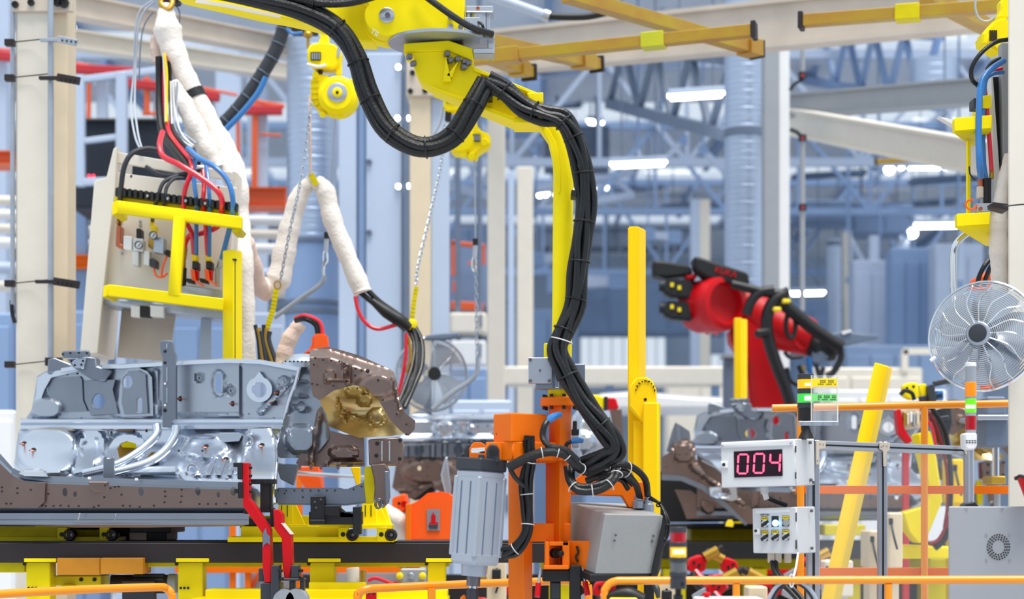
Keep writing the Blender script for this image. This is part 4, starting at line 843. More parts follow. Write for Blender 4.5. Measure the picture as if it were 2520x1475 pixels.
m = MB(); m.pb(130, 1418, 248, 1442, 9.05, .2); m.pb(150, 1440, 180, 1452, 9.0, .1); m.build('housing', 'dull_yellow', gx, bev=.004)
for x in (200, 233): bolt(x, 1427, 9.05, 5, gx, 'black')
# carriage skids on the track
def skid(label, x0, x1, m='yellow', e=0.):
    t = T('carriage', label, 'carriage', W((x0+x1)/2, 1337, 9.0))
    w_ = x1-x0
    MB().pb(x0, 1322, x1, 1335, 8.93+e, .2).build('slide_plate', m, t, bev=.002)
    MB().pb(x0+w_*.08, 1296, x0+w_*.68, 1323, 8.98+e, .2).build('beam', m, t, bev=.003)
    MB().pb(x0+w_*.55, 1290, x0+w_*.78, 1300, 8.95+e, .2).build('top_plate', m, t, bev=.002)
    for k in (.7, .93):
        px = x0+w_*k
        MB().pb(px-14, 1298, px+10, 1332, 8.90+e, .06).build('bearing_block', m, t, bev=.003)
        MB().lathe(W(px-3, 1316, 8.90+e), (0, -1, 0), [(6*S(8.9), 0), (5*S(8.9), .003)], 14).build('bore', 'near_black', t)
        r = MB().lathe(W(px+22, 1317, 8.96+e), (0, -1, 0), [(15*S(8.9), 0), (15*S(8.9), .06), (13*S(8.9), .066), (9*S(8.9), .066), (8*S(8.9), .058)], 24).build('roller', 'steel_dark', t)
        MB().lathe(W(px+22, 1317, 8.9+e), (0, -1, 0), [(4*S(8.9), -.01), (4*S(8.9), .004)], 10).build('axle', 'bolt', r)
    return t
s1 = skid('yellow carriage with two rollers on the black track under the car front', 560, 970)
skid('yellow carriage in shadow under the brown tinted car sill', -160, 290, 'dull_yellow', .16)  # duller yellow carries part of the under-body shade in its colour
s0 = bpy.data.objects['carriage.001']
m = MB(); m.pb(-160, 1298, 318, 1336, 9.32, .5); m.pb(318, 1296, 420, 1312, 9.1, .4); m.pb(360, 1310, 410, 1332, 9.1, .3); m.build('under_shade_block', 'near_black', s0, bev=.004)  # near-black blocks put in as the shade below the sill
MB().pb(40, 1304, 270, 1330, 9.25, .06).build('side_beam', 'dull_yellow', s0, bev=.004)
MB().pb(590, 1270, 830, 1300, 9.1, .15).build('riser', 'dull_yellow', s1, bev=.003)
def fixture(label, px, Y, gus=1):
    t = T('locating_stand', label, 'stand', W(px, 1300, Y))
    MB().pr([(px-24, 1300), (px-20, 1232), (px+14, 1232), (px+16, 1300)], Y, .08).build('column', 'yellow', t, bev=.003)
    MB().pr([(px+14, 1238), (px+20, 1238), (px+48, 1300), (px+14, 1300)], Y+.02, .03).build('gusset', 'yellow', t, bev=.002)
    MB().pb(px-34, 1292, px+52, 1302, Y-.04, .16).build('foot_plate', 'yellow', t, bev=.002)
    for k in (-14, 0): MB().pb(px+k, 1244, px+k+2, 1272, Y-.003, .01).build('slot', 'near_black', t)
    return t
fixture('yellow locating stand behind the second red clamp arm', 706, 9.05)
f2 = fixture('yellow locating stand under the car front bracket', 912, 9.1)
MB().pr([(930, 1236), (945, 1236), (978, 1334), (930, 1334)], 9.2, .04).build('brace', 'yellow', f2, bev=.003)
MB().pr([(862, 1150), (886, 1150), (886, 1202), (880, 1202)], 9.3, .05).build('upper_brace', 'amber', f2, bev=.003)
t = T('locating_stand', 'olive stand behind the dash panel, seen through its floor openings', 'stand', W(335, 1300, 10.6))
MB().pr([(262, 1300), (270, 1078), (330, 1070), (410, 1090), (410, 1300)], 10.6, .2).build('column', 'zinc', t, bev=.004); MB().pr([(290, 1074), (400, 1082), (400, 1108), (300, 1102)], 10.58, .1).build('top_plate', 'dull_yellow', t, bev=.003)
ck = T('locating_clamp', 'black clamp block holding the front rail of the near body', 'clamp', W(820, 1300, 8.75))
m = MB(); m.pb(764, 1222, 798, 1288, 8.72, .08); m.pb(760, 1260, 890, 1292, 8.74, .1); m.pb(795, 1245, 836, 1270, 8.73, .1); m.pb(868, 1248, 888, 1316, 8.73, .08); m.pb(762, 1280, 800, 1292, 8.70, .1)
m.pr([(836, 1250), (850, 1262), (872, 1262), (888, 1246), (888, 1275), (836, 1275)], 8.74, .08); m.build('jaw', 'black', ck, bev=.003)
for x, y in ((775, 1236), (778, 1250), (790, 1230), (866, 1262)): bolt(x, y, 8.72, 3, ck, 'bolt')
# two red clamp arms in front of the sill
def redarm(label, o, Yf, dx):
    t = T('toggle_clamp', label, 'clamp arm', W(o[0][0], 1432, Yf))
    MB().pr(o, Yf, .09, dx=dx).build('arm', 'red', t, bev=.0025)
    return t
r1 = redarm('long red clamp arm with chipped paint and black jaw blocks, in front of the sill', [(595, 1139), (611, 1140), (612, 1227), (622, 1238), (664, 1303), (667, 1387), (667, 1434), (651, 1434), (646, 1395), (645, 1313), (598, 1246)], 8.0, 0)
m = MB(); m.pb(574, 1139, 597, 1150, 7.99, .05); m.pb(584, 1148, 597, 1180, 7.99, .06); m.pb(585, 1187, 598, 1227, 7.99, .06); m.pb(576, 1203, 588, 1215, 7.99, .05); m.build('jaw_block', 'black', r1, bev=.002)
for y in (1152, 1172, 1191, 1210): MB().lathe(W(614, y, 8.04), (.6, -1, 0), [(4*S(8), 0), (4*S(8), .016), (2.4*S(8), .018)], 10).build('jaw_bolt', 'black', r1)
MB().sheet([(648, 1310), (654, 1300), (658, 1316), (664, 1320), (664, 1342), (657, 1336), (650, 1342), (648, 1348), (646, 1330)], [], lambda x, y: 7.996, .003, 8).build('chipped_patch', 'slate', r1)
m = MB(); m.pb(618, 1179, 676, 1192, 8.08, .08); m.pb(640, 1190, 662, 1262, 8.1, .07); m.pb(664, 1250, 674, 1298, 8.1, .05); m.pb(600, 1256, 622, 1266, 8.05, .06); m.pb(655, 1190, 668, 1255, 8.12, .05); m.build('rear_jaw', 'black', r1, bev=.003)
for x, y in ((646, 1184), (660, 1184), (648, 1256), (660, 1256)): bolt(x, y, 8.08, 4, r1, 'black')
r2 = redarm('short red clamp arm right of the long one, in front of the black track', [(672, 1254), (685, 1255), (694, 1266), (695, 1288), (716, 1316), (718, 1387), (713, 1426), (700, 1426), (696, 1392), (693, 1326), (675, 1301)], 8.0, 0)
MB().pr([(691, 1288), (695, 1288), (718, 1316), (714, 1316)], 7.995, .09).build('worn_edge', 'cream', r2)
bs = T('clamp_stand', 'dark steel clamp base with grey side plates under the two red arms', 'clamp', W(690, 1475, 8.0))
m = MB(); m.pb(636, 1400, 652, 1432, 8.02, .05); m.pb(667, 1392, 688, 1475, 7.97, .07); m.pb(716, 1392, 736, 1424, 7.97, .07); m.pb(688, 1424, 748, 1430, 7.96, .1); m.pb(641, 1436, 690, 1490, 8.0, .12); m.pb(712, 1430, 724, 1490, 7.99, .06); m.pb(738, 1430, 748, 1490, 7.99, .06); m.build('block', 'charcoal', bs, bev=.003)
for px in (700, 731): MB().lathe(W(px, 1478, 8.0), (0, -1, 0), [(30*S(8), -.03), (30*S(8), .02), (26*S(8), .03)], 28).build('side_roller', 'grey', bs)
for x, y in ((688, 1405), (690, 1425), (738, 1405), (739, 1424)): MB().lathe(W(x, y, 7.97), (.6, -1, 0), [(4.5*S(8), 0), (4.5*S(8), .02), (2.6*S(8), .022)], 10).build('bolt', 'black', bs)
# orange welding unit seen past the car front
ou = T('welding_unit', 'rounded orange welding unit with grey sticker, behind the front bracket', 'welding unit', W(1040, 1335, 10.8))
MB().pr([(1000, 1336), (1004, 1246), (1030, 1232), (1052, 1214), (1085, 1210), (1112, 1216), (1130, 1240), (1130, 1336)], 10.7, .5).build('housing', 'hot_orange', ou, bev=.02, seg=2)
MB().pb(998, 1240, 1012, 1336, 10.66, .3).build('edge_post', 'orange', ou, bev=.004)
MB().pr([(964, 1226), (996, 1214), (1002, 1250), (996, 1262), (966, 1262)], 10.8, .3).build('side_lug', 'hot_orange', ou, bev=.01)
bolt(995, 1242, 10.78, 9, ou, 'red'); bolt(982, 1240, 10.79, 4, ou, 'steel_dark')
st = MB().pb(1051, 1254, 1082, 1306, 10.69, .008).build('sticker', 'sticker', ou)
m = MB(); m.pb(1061, 1268, 1072, 1286, 10.685, .004); m.pb(1056, 1286, 1078, 1291, 10.685, .004); m.pb(1064, 1262, 1068, 1268, 10.685, .004); m.build('tower_emblem', 'red', st)
m = MB(); m.pb(1054, 1294, 1078, 1296, 10.685, .004); m.pb(1056, 1299, 1077, 1301, 10.685, .004); m.build('print_lines', 'ink', st)
MB().tube(WP([(940, 1258, 10.9), (968, 1272, 10.8), (990, 1292, 10.8), (985, 1320, 10.9)]), 22*S(10.8), 12).build('fabric_sleeve', 'fabric', ou)
# far orange safety fence behind the conveyor
fe = T('safety_fence', 'orange safety fence with grey panels seen under the black track', 'fence', (W(800, 0, 12.5).x, 12.5, 0))
for py in (1402, 1180): MB().pb(430, py-9, 1010, py+9, 12.5, .05).build('rail', 'orange', fe, bev=.004) if py > 1300 else None
for x in (570, 608, 735, 782, 992): MB().box((W(x, 0, 12.5).x, 12.55, zz(1150 if x in (735, 782) else 1290, 12.5)/2), (14*S(12.5), .05, zz(1150 if x in (735, 782) else 1290, 12.5))).build('post', 'orange', fe, bev=.003)
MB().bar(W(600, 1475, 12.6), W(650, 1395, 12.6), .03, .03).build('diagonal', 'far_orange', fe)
for a, b in ((615, 735), (795, 985)): MB().pb(a, 1412, b, 1500, 12.6, .01).build('infill_sheet', 'grey', fe)
rp = T('red_stand', 'red painted machine stand behind the front rail of the near body', 'stand', W(758, 1300, 11.6))
MB().pr([(728, 1150), (785, 1146), (792, 1210), (770, 1216), (752, 1205), (735, 1175)], 11.6, .2).build('plate', 'hot_orange', rp, bev=.006)
MB().box((W(777, 0, 11.7).x, 11.75, zz(1205, 11.7)/2), (18*S(11.7), .1, zz(1205, 11.7))).build('leg', 'orange', rp)
MB().cyl(W(720, 1164, 11.5), W(905, 1176, 11.5), 5*S(11.5), n=10).build('cross_tube', 'chrome', rp)
# ================================================================ VALVE STATION AT LEFT
Yp = 10.4
pn = T('valve_cabinet', 'cream valve cabinet on legs with gauges and hose fittings, left of the white sleeve', 'cabinet', (W(400, 0, Yp).x, Yp, 0))
# local plane: front leans in the picture, so the outline is laid on a plane turned about the vertical
def yp(px): return 10.55-(px-285)*.0009
def Pp(px, py, d=0.): return W(px, py, yp(px)+d)
def pp(L, d, th, mb=None): return (mb or MB()).prism([Pp(x, y, d) for x, y in L], (0, th, 0))
pp([(282, 455), (580, 500), (556, 755), (250, 732)], .06, .03).build('back_panel', 'cream', pn, bev=.003)
pp([(279, 366), (287, 360), (282, 470), (252, 735), (240, 870), (196, 872), (232, 445), (262, 436)], -.02, .45).build('side_panel', 'cream', pn, bev=.004)
pp([(284, 373), (578, 425), (578, 446), (283, 400)], .04, .03).build('top_rail', 'cream', pn, bev=.003)
pp([(282, 424), (583, 463), (581, 500), (281, 466)], .03, .03).build('mid_rail', 'cream', pn, bev=.003)
pp([(572, 420), (584, 424), (560, 760), (548, 760)], .04, .2).build('end_panel', 'cream', pn, bev=.003)
for x, y in ((324, 434), (539, 462)): p = Pp(x, y, .03); MB().lathe(p, (0, -1, 0), [(4*S(10.4), 0), (3*S(10.4), .002)], 10).build('fixing_hole', 'near_black', pn)
pp([(250, 735), (310, 742), (560, 764), (556, 786), (300, 756), (250, 750)], .02, .3).build('gutter', 'galv', pn, bev=.003)
pp([(300, 757), (432, 770), (416, 890), (288, 880)], .25, .02).build('rear_plate', 'beam_beige', pn)
for x in (495, 556): pp([(x, 780), (x+22, 780), (x+22, 905), (x-8, 905)], .2, .05).build('leg', 'pale_blue', pn)
pp([(196, 865), (240, 865), (250, 875), (246, 890), (196, 890)], .2, .2).build('foot', 'white', pn)
for a, b, c in ((322, 344, 'white'), (344, 372, 'black'), (368, 402, 'white')): pp([(a, 752), (b, 755), (b, 782), (a, 780)], -.02, .05).build('switch_unit', c, pn, bev=.003)
pp([(440, 700), (548, 715), (548, 738), (442, 724)], -.05, .1).build('hose_shelf', 'galv', pn, bev=.003)
# yellow guard frame in front of the panel
gf = T('machine_guard', 'bright yellow T shaped guard frame bolted in front of the valve cabinet', 'guard', Pp(430, 760, -.25))
pp([(289, 493), (595, 533), (594, 563), (288, 524)], -.30, .05).build('top_bar', 'yellow', gf, bev=.004)
pp([(276, 500), (290, 493), (290, 524), (276, 530)], -.30, .26).build('return', 'yellow', gf, bev=.003)
pp([(427, 530), (456, 534), (442, 730), (413, 726)], -.305, .05).build('upright', 'yellow', gf, bev=.004)
pp([(269, 700), (550, 735), (548, 764), (264, 728)], -.30, .05).build('bottom_bar', 'yellow', gf, bev=.004)
pp([(255, 704), (270, 700), (265, 729), (253, 732)], -.30, .26).build('return', 'yellow', gf, bev=.003)
pp([(572, 560), (595, 562), (586, 574), (570, 572)], -.28, .2).build('bracket', 'dull_yellow', gf, bev=.003)
po = T('slotted_post', 'yellow slotted upright at the right end of the valve station', 'post', (W(572, 0, 10.1).x, 10.1, 0))
vprism([(547, 10.10), (575, 10.05), (597, 10.14), (569, 10.20)], 617, 1180, 10.1).build('post', 'yellow', po, bev=.006)
MB().pb(576, 638, 579, 884, 10.06, .03).build('slot', 'ink', po); MB().pb(572, 637, 581, 641, 10.05, .03).build('slot_head', 'ink', po)
# black cable comb
cmb = T('hose_comb', 'black ribbed clamp strip holding the hoses above the yellow guard frame', 'clamp strip', Pp(430, 495, -.2))
pp([(284, 462), (585, 501), (583, 520), (283, 482)], -.22, .05).build('strip', 'black', cmb, bev=.002)
for k in range(22):
    x = 288+k*13.6; y = 460+(x-284)*.13; pp([(x, y), (x+8, y+1), (x+8, y+21), (x, y+20)], -.24, .03).build('rib', 'black', cmb, bev=.002)
for x in (363, 413, 457, 505): p = Pp(x, 472+(x-284)*.13, -.245); MB().lathe(p, (0, -1, 0), [(4*S(10.2), 0), (3*S(10.2), .004)], 10).build('screw', 'alu', cmb)
pp([(281, 484), (586, 522), (586, 534), (281, 498)], -.18, .03).build('backing', 'dull_yellow', cmb)
# hoses
def hose(label, path, r, m, name='air_hose', n=10, end=None, d=-.15):
    P = [Pp(p[0], p[1], p[2] if len(p) > 2 else d) for p in path]; t = T(name, label, 'hose', P[-1])
    MB().tube(P, r*S(10.3), n, 7).build('hose', m, t)
    if end:
        e = P[-1]; dd = (P[-1]-P[-2]).normalized()
        MB().cyl(e-dd*.01, e+dd*.05, r*1.2*S(10.3), n=10).build('ferrule', end, t)
    return t
hose('thick red air hose sweeping from the cable drop down to the comb at right', [(400, 325, -.1), (393, 355, -.2), (402, 385, -.25), (440, 405, -.28), (490, 435, -.28), (530, 465, -.27), (546, 492, -.25), (545, 530, -.2)], 7, 'hose_red')
hose('blue air hose bending down to the far right end of the comb', [(462, 365, -.1), (490, 390, -.22), (530, 412, -.25), (560, 445, -.25), (573, 490, -.25), (570, 540, -.2), (558, 590, -.1), (545, 640, -.05)], 6.5, 'hose_blue', end='galv')
hose('red air hose dropping to the first yellow coupling', [(470, 395, -.15), (472, 420, -.2), (456, 465, -.22), (452, 500, -.22), (455, 540, -.2), (472, 575, -.1), (478, 630, -.05)], 6, 'hose_red', end='label_yellow')
hose('blue air hose beside the red one to the first coupling', [(480, 390, -.15), (477, 440, -.2), (484, 500, -.22), (483, 560, -.12), (483, 632, -.06)], 5.5, 'hose_blue', end='label_yellow')
hose('red air hose to the second yellow coupling', [(500, 420, -.15), (502, 460, -.2), (500, 500, -.22), (506, 560, -.12), (511, 632, -.05)], 5.5, 'hose_red', end='label_yellow')
hose('blue air hose to the second yellow coupling', [(505, 400, -.1), (512, 440, -.18), (516, 500, -.22), (516, 560, -.12), (515, 636, -.06)], 5, 'hose_blue', end='label_yellow')
hose('short red hose looping behind the guard frame to the left fitting', [(546, 545, -.1), (530, 562, -.1), (495, 575, -.06), (468, 580, -.05), (456, 598, -.05), (454, 615, -.05)], 6.5, 'hose_red', end='brass')
hose('grey cable arching over the left end of the cabinet to the comb', [(395, 370, -.1), (360, 366, -.15), (325, 378, -.22), (306, 410, -.25), (298, 460, -.24), (295, 510, -.18), (294, 540, -.05)], 6.5, 'charcoal', 'control_cable', end='brass')
hose('thin grey cable bending down into the middle of the comb', [(480, 430, -.05), (440, 432, -.1), (404, 448, -.18), (390, 480, -.22), (378, 520, -.18), (375, 545, -.06)], 5, 'charcoal', 'control_cable', end='label_yellow')
hose('second thin grey cable next to the first in the middle of the comb', [(470, 440, -.08), (430, 440, -.14), (410, 462, -.2), (406, 492, -.22), (398, 520, -.18)], 4.5, 'charcoal', 'control_cable')
hose('dark cable lying across the cream rails of the cabinet', [(360, 410, -.05), (400, 432, -.08), (450, 428, -.1), (500, 418, -.06)], 5, 'charcoal', 'control_cable')
# service unit
su = T('air_service_unit', 'pneumatic service unit with white filter, gauges and black knob on the cabinet front', 'service unit', Pp(350, 650, 0))
for L, m, d in (([(304, 580), (325, 582), (324, 616), (303, 613)], 'white', -.1), ([(327, 586), (352, 588), (352, 620), (326, 618)], 'box_white', -.09), ([(335, 562), (347, 563), (347, 588), (335, 587)], 'black', -.08), ([(326, 618), (341, 620), (340, 655), (324, 652)], 'box_white', -.09), ([(354, 616), (368, 618), (367, 655), (352, 652)], 'box_white', -.08), ([(379, 582), (404, 586), (402, 625), (376, 620)], 'galv', -.1), ([(286, 555), (298, 556), (296, 600), (302, 604), (302, 612), (284, 606)], 'copper', -.06), ([(366, 585), (380, 590), (378, 612), (364, 608)], 'brass', -.06), ([(369, 636), (385, 640), (384, 660), (369, 656)], 'charcoal', -.08), ([(371, 552), (383, 553), (382, 570), (369, 569)], 'label_yellow', -.1), ([(408, 614), (418, 616), (416, 630), (406, 628)], 'black', -.08)):
    pp(L, d, .09).build('body' if m in ('white', 'galv') else 'fitting', m, su, bev=.004)
for x, y in ((342, 604), (378, 580)):
    g = MB().lathe(Pp(x, y, -.11), (0, -1, 0), [(10*S(10.4), 0), (10*S(10.4), .02), (8.5*S(10.4), .022), (8.5*S(10.4), .018)], 20).build('gauge', 'slate', su)
    MB().lathe(Pp(x, y, -.128), (0, -1, 0), [(8*S(10.4), 0), (7.8*S(10.4), .002)], 18).build('dial', 'box_white', g)
    MB().bar(Pp(x-3, y+4, -.133), Pp(x+3, y-5, -.133), .003, .002).build('needle', 'ink', g)
for x, y in ((300, 540), (345, 546), (346, 556), (376, 638), (300, 624)): bolt(0, 0, 10, .1, su) if 0 else MB().lathe(Pp(x, y, .055), (0, -1, 0), [(4*S(10.4), 0), (3*S(10.4), .01)], 8).build('screw', 'galv', su)
hose('orange signal lead looping under the service unit', [(378, 655, -.06), (384, 678, -.07), (400, 682, -.08), (412, 672, -.06)], 2.6, 'hot_orange', 'signal_lead')
hose('second orange signal lead beside the guard frame upright', [(411, 630, -.06), (402, 652, -.08), (398, 676, -.07), (404, 682, -.06)], 2.6, 'hot_orange', 'signal_lead')
for x, lab in ((476, 'left one of the pair'), (510, 'right one of the pair')):
    t = T('hose_coupling', 'black and orange quick coupling under a yellow hose end, '+lab, 'coupling', Pp(x, 700, -.05))
    pp([(x-3, 642), (x+12, 644), (x+12, 664), (x-4, 662)], -.08, .08).build('collar', 'black', t, bev=.004)
    pp([(x-8, 662), (x+2, 664), (x+6, 690), (x-4, 690)], -.10, .06).build('tag', 'hot_orange', t, bev=.003)
    pp([(x+5, 664), (x+12, 665), (x+11, 690), (x+4, 688)], -.08, .05).build('stub', 'red', t, bev=.003)
    pp([(x-20, 684), (x, 688), (x+2, 698), (x-18, 694)], -.08, .06).build('lever', 'black', t, bev=.003)
    MB().tube([Pp(x, 688, -.1), Pp(x+10, 694, -.1), Pp(x+25, 704, -.1)], 2.5*S(10.4), 6, 4).build('lanyard', 'hot_orange', t)
for x in (454, 540):
    t = T('hose_nipple', 'brass and steel hose nipple at the %s of the row of fittings' % ('start' if x < 500 else 'end'), 'nipple', Pp(x, 700, -.03))
    MB().cyl(Pp(x, 612 if x < 500 else 640, -.04), Pp(x-2, 665, -.04), 5*S(10.4), n=10).build('thread', 'brass' if x < 500 else 'galv', t); MB().cyl(Pp(x-2, 660, -.04), Pp(x-4, 705, -.04), 8*S(10.4), n=8).build('body', 'steel_dark' if x < 500 else 'galv', t)
# white fabric hose sleeves
def sleeve(label, pts, r, m='fabric', name='hose_sleeve', n=14, bands=()):
    P = [W(*p) for p in pts]; Y0 = pts[0][2]; t = T(name, label, 'hose sleeve', P[-1])
    C = cr(P, 8); rr = r if isinstance(r, list) else [r, r]; k = len(C)
    L = [(rr[min(int(i/(k-1)*(len(rr)-1)), len(rr)-2)]*(1-(i/(k-1)*(len(rr)-1))%1)+rr[min(int(i/(k-1)*(len(rr)-1))+1, len(rr)-1)]*((i/(k-1)*(len(rr)-1))%1)) for i in range(k)]
    L = [q*S(Y0)*(1+.05*math.sin(i*.9)+.03*math.sin(i*2.3+1)) for i, q in enumerate(L)]
    MB().tube(C, L, n, 1).build('sleeve', m, t, smooth=80)
    for f in bands:
        i = int(f*(k-2)); MB().cyl(C[i], C[i]+(C[i+1]-C[i]).normalized()*.05, L[i]*1.1, n=14).build('band', 'black', t)
    return t
sleeve('long dirty white hose sleeve hanging from the top, passing behind the yellow slotted post', [(408, 10, 10.9), (412, 70, 10.9), (432, 140, 10.9), (468, 215, 10.9), (512, 300, 10.9), (556, 385, 10.9), (580, 450, 10.8), (590, 540, 10.8), (598, 640, 10.7), (605, 760, 10.7), (608, 890, 10.7)], [14, 34, 30, 26, 28, 34, 30, 24, 25, 22, 20], bands=(.32,))
sleeve('shorter grey white sleeve inside the long one beside the cable drop', [(428, 200, 10.8), (450, 250, 10.8), (480, 310, 10.8), (515, 380, 10.8), (530, 415, 10.8)], [10, 22, 24, 24, 16])
sleeve('short frayed beige sleeve end wrapped round the black cable drop at top left', [(388, 90, 10.95), (384, 120, 10.95), (390, 152, 10.95)], [16, 15, 14], 'fabric_pink')
sleeve('pinkish sleeve sagging in a U from slotted post to the A shaped sleeve', [(580, 570, 10.75), (600, 600, 10.8), (622, 660, 10.9), (640, 710, 11), (656, 722, 11.1)], [20, 26, 24, 22, 18], 'fabric_pink')
sleeve('white sleeve limb rising from the U bend to the yellow sling at the apex', [(655, 715, 11.1), (684, 690, 11.1), (700, 620, 11.1), (716, 550, 11.1), (738, 480, 11.1), (768, 446, 11.1)], [26, 30, 28, 25, 22, 16])
sleeve('white sleeve limb falling right from the yellow sling, black cables at its end', [(776, 446, 11.05), (800, 470, 11.05), (818, 540, 11.05), (850, 620, 11.05), (886, 705, 11.05), (892, 722, 11.05)], [17, 24, 24, 23, 24, 22])
sleeve('brown beige padded sleeve by the orange plug above the strut tower', [(740, 795, 10.3), (715, 830, 10.3), (700, 870, 10.3), (694, 910, 10.3)], [16, 20, 20, 18], 'fabric_pink')
# cable drop at top left
cables('cable_drop', 'black cable with red and yellow leads hanging beside the white sleeve at top left', 'cable', [(392, 140, 10.85), (392, 200, 10.85), (394, 270, 10.8), (402, 330, 10.7), (425, 365, 10.5), (450, 395, 10.35), (468, 420, 10.25)], [(0, 0, 0), (15, 0, -8), (26, 0, 0)], [10, 5.5, 5], ['rubber', 'hose_red', 'rubber'], wob=1)
cables('lead_wire', 'thin yellow and white leads beside the black cable drop', 'cable', [(404, 130, 10.8), (409, 180, 10.8), (411, 240, 10.78), (410, 300, 10.7)], [(0, 0, 0), (-4, 0, 0)], [3.4, 2], ['label_yellow', 'white'], wob=1)
cables('loop_cord', 'thin grey cords looping from the hanger down to the cream cabinet', 'cord', [(380, 4, 11), (352, 30, 11), (340, 80, 11), (335, 170, 11), (330, 260, 10.9), (340, 330, 10.7), (352, 368, 10.5)], [(0, 0, 0), (-8, 0, 5)], 2.6, 'cord', wob=2)
cables('loop_cord', 'thin dark cord loop left of the hanger', 'cord', [(378, 28, 11), (356, 60, 11), (346, 110, 11), (342, 200, 11)], [(0, 0, 0)], 1.8, 'slate', wob=0)
cables('loop_cord', 'thin cord on the right of the hanger at the top', 'cord', [(428, 8, 11), (442, 30, 11), (440, 70, 11)], [(0, 0, 0)], 1.8, 'slate', wob=0)
cables('lead_bundle', 'ragged bundle of thin white leads inside the sleeve opening', 'cable', [(420, 200, 10.75), (418, 260, 10.75), (428, 320, 10.72), (450, 345, 10.7), (470, 365, 10.6)], [(0, 0, 0), (5, 0, 3), (10, 0, 0), (14, 0, 3)], 2.5, ['white', 'cord', 'white', 'cord'], wob=4)
hg = T('sleeve_hanger', 'brownish hanger hook tying the sleeves at the top edge', 'hook', W(410, 20, 10.95))
MB().tube(WP([(400, -12, 10.9), (396, 10, 10.88), (412, 24, 10.86), (424, 8, 10.88), (420, -12, 10.9)]), 7*S(10.9), 8).build('hook', 'zinc', hg); MB().pb(388, -20, 440, 6, 10.9, .1).build('block', 'steel_dark', hg, bev=.01)
# thick dark hose on the upper left with blue line
cables('suction_hose', 'thick dark ribbed hose running diagonally up behind the yellow boom', 'hose', [(704, 50, 12.5), (680, 120, 12.5), (640, 190, 12.5), (590, 262, 12.5), (540, 315, 12.5)], [(0, 0, 0)], 17, 'charcoal', (.1, .22, .34, .46, .58, .7, .82, .93), 18.5, 'slate', 0, n=16, cname='hose')
cables('blue_line', 'thin blue air line along the underside of the thick dark hose', 'hose', [(655, 190, 12.4), (632, 232, 12.4), (590, 285, 12.4), (540, 335, 12.4)], [(0, 0, 0)], 7, 'hose_blue', wob=1, cname='hose')
# --------------------------------------------------------------- hoists, chains, slings
def hoist(label, px, py, Y, sc, kind=0):
    t = T('spring_balancer', label, 'balancer', W(px, py, Y)); s = sc
    def q(x, y): return (px+x*s, py+y*s)
    MB().lathe(W(*q(28, 12), Y-.10), (0, 1, 0), [(36*s*S(Y), 0), (47*s*S(Y), .02), (49*s*S(Y), .05), (49*s*S(Y), .14), (44*s*S(Y), .17)], 40).build('drum_housing', 'yellow', t)
    MB().lathe(W(*q(28, 8), Y-.10), (0, -1, 0), [(24*s*S(Y), 0), (24*s*S(Y), .006), (20*s*S(Y), .01)], 32).build('drum_plate', 'alu', t)
    MB().lathe(W(*q(28, 8), Y-.11), (0, -1, 0), [(12*s*S(Y), 0), (12*s*S(Y), .008), (9*s*S(Y), .014)], 20).build('hub_cap', 'yellow', t)
    bolt(*q(28, 8), Y-.122, 4*s, t, 'steel_dark')
    MB().pr([q(-38, -30), q(-20, -38), q(10, -36), q(14, 50), (px, py+56*s), q(-20, 50), q(-38, 24)], Y-.04, .16).build('spring_case', 'yellow', t, bev=.012, seg=2)
    for x, y in ((-26, -36), (14, 62), (-8, 62), (62, 30), (64, -18), (36, 66)): MB().cyl(W(*q(x, y), Y-.06), W(*q(x, y), Y+.06), 8*s*S(Y), n=12).build('lug', 'yellow', t, bev=.003)
    for k in range(5): MB().pb(px-36*s, py+(-22+k*14)*s, px-18*s, py+(-18+k*14)*s, Y-.05, .02).build('fin', 'dull_yellow', t)
    MB().tube(WP([(*q(-16, -34), Y), (*q(-14, -46), Y), (*q(-14, -60), Y)]), 7*s*S(Y), 8).build('swivel', 'steel_dark', t)
    MB().pr([q(-46, -98), q(-38, -112), q(-10, -117), q(20, -112), q(38, -96), q(34, -64), q(20, -52), q(-30, -54), q(-46, -70)], Y-.06, .14).build('hook_block', 'yellow', t, bev=.01)
    MB().pb(px-38*s, py-92*s, px-13*s, py-72*s, Y-.075, .03).build('block_window', 'steel_dark', t)
    for k in range(4): MB().pb(px+(-35+k*5.5)*s, py-90*s, px+(-32+k*5.5)*s, py-74*s, Y-.08, .01).build('spring_coil', 'grey', t)
    MB().pr([q(-22, -108), q(-14, -130), q(-16, -146), q(-8, -156), q(2, -154), q(6, -140), q(8, -108)], Y-.03, .06).build('hook_shank', 'yellow', t, bev=.008)
    MB().lathe(W(*q(-5, -145), Y-.032), (0, -1, 0), [(5*s*S(Y), 0), (4*s*S(Y), .004)], 12).build('hook_eye', 'ink', t)
    MB().pr([q(26, -96), q(36, -90), q(38, -40), q(24, -36)], Y-.03, .06).build('side_link', 'yellow', t, bev=.006)
    MB().tube(WP([(*q(-46, -62), Y-.07), (*q(-20, -56), Y-.08), (*q(0, -60), Y-.07)]), 4*s*S(Y), 8).build('safety_bar', 'white', t)
    MB().tube(WP([(*q(36, -170), Y-.05), (*q(34, -120), Y-.06), (*q(30, -80), Y-.06)]), 4*s*S(Y), 8).build('safety_cable', 'cord', t)
    return t
hoist('yellow spring balancer hanging left of the black cable loop, with silver drum plate', 802, 220, 11.0, 1.0)
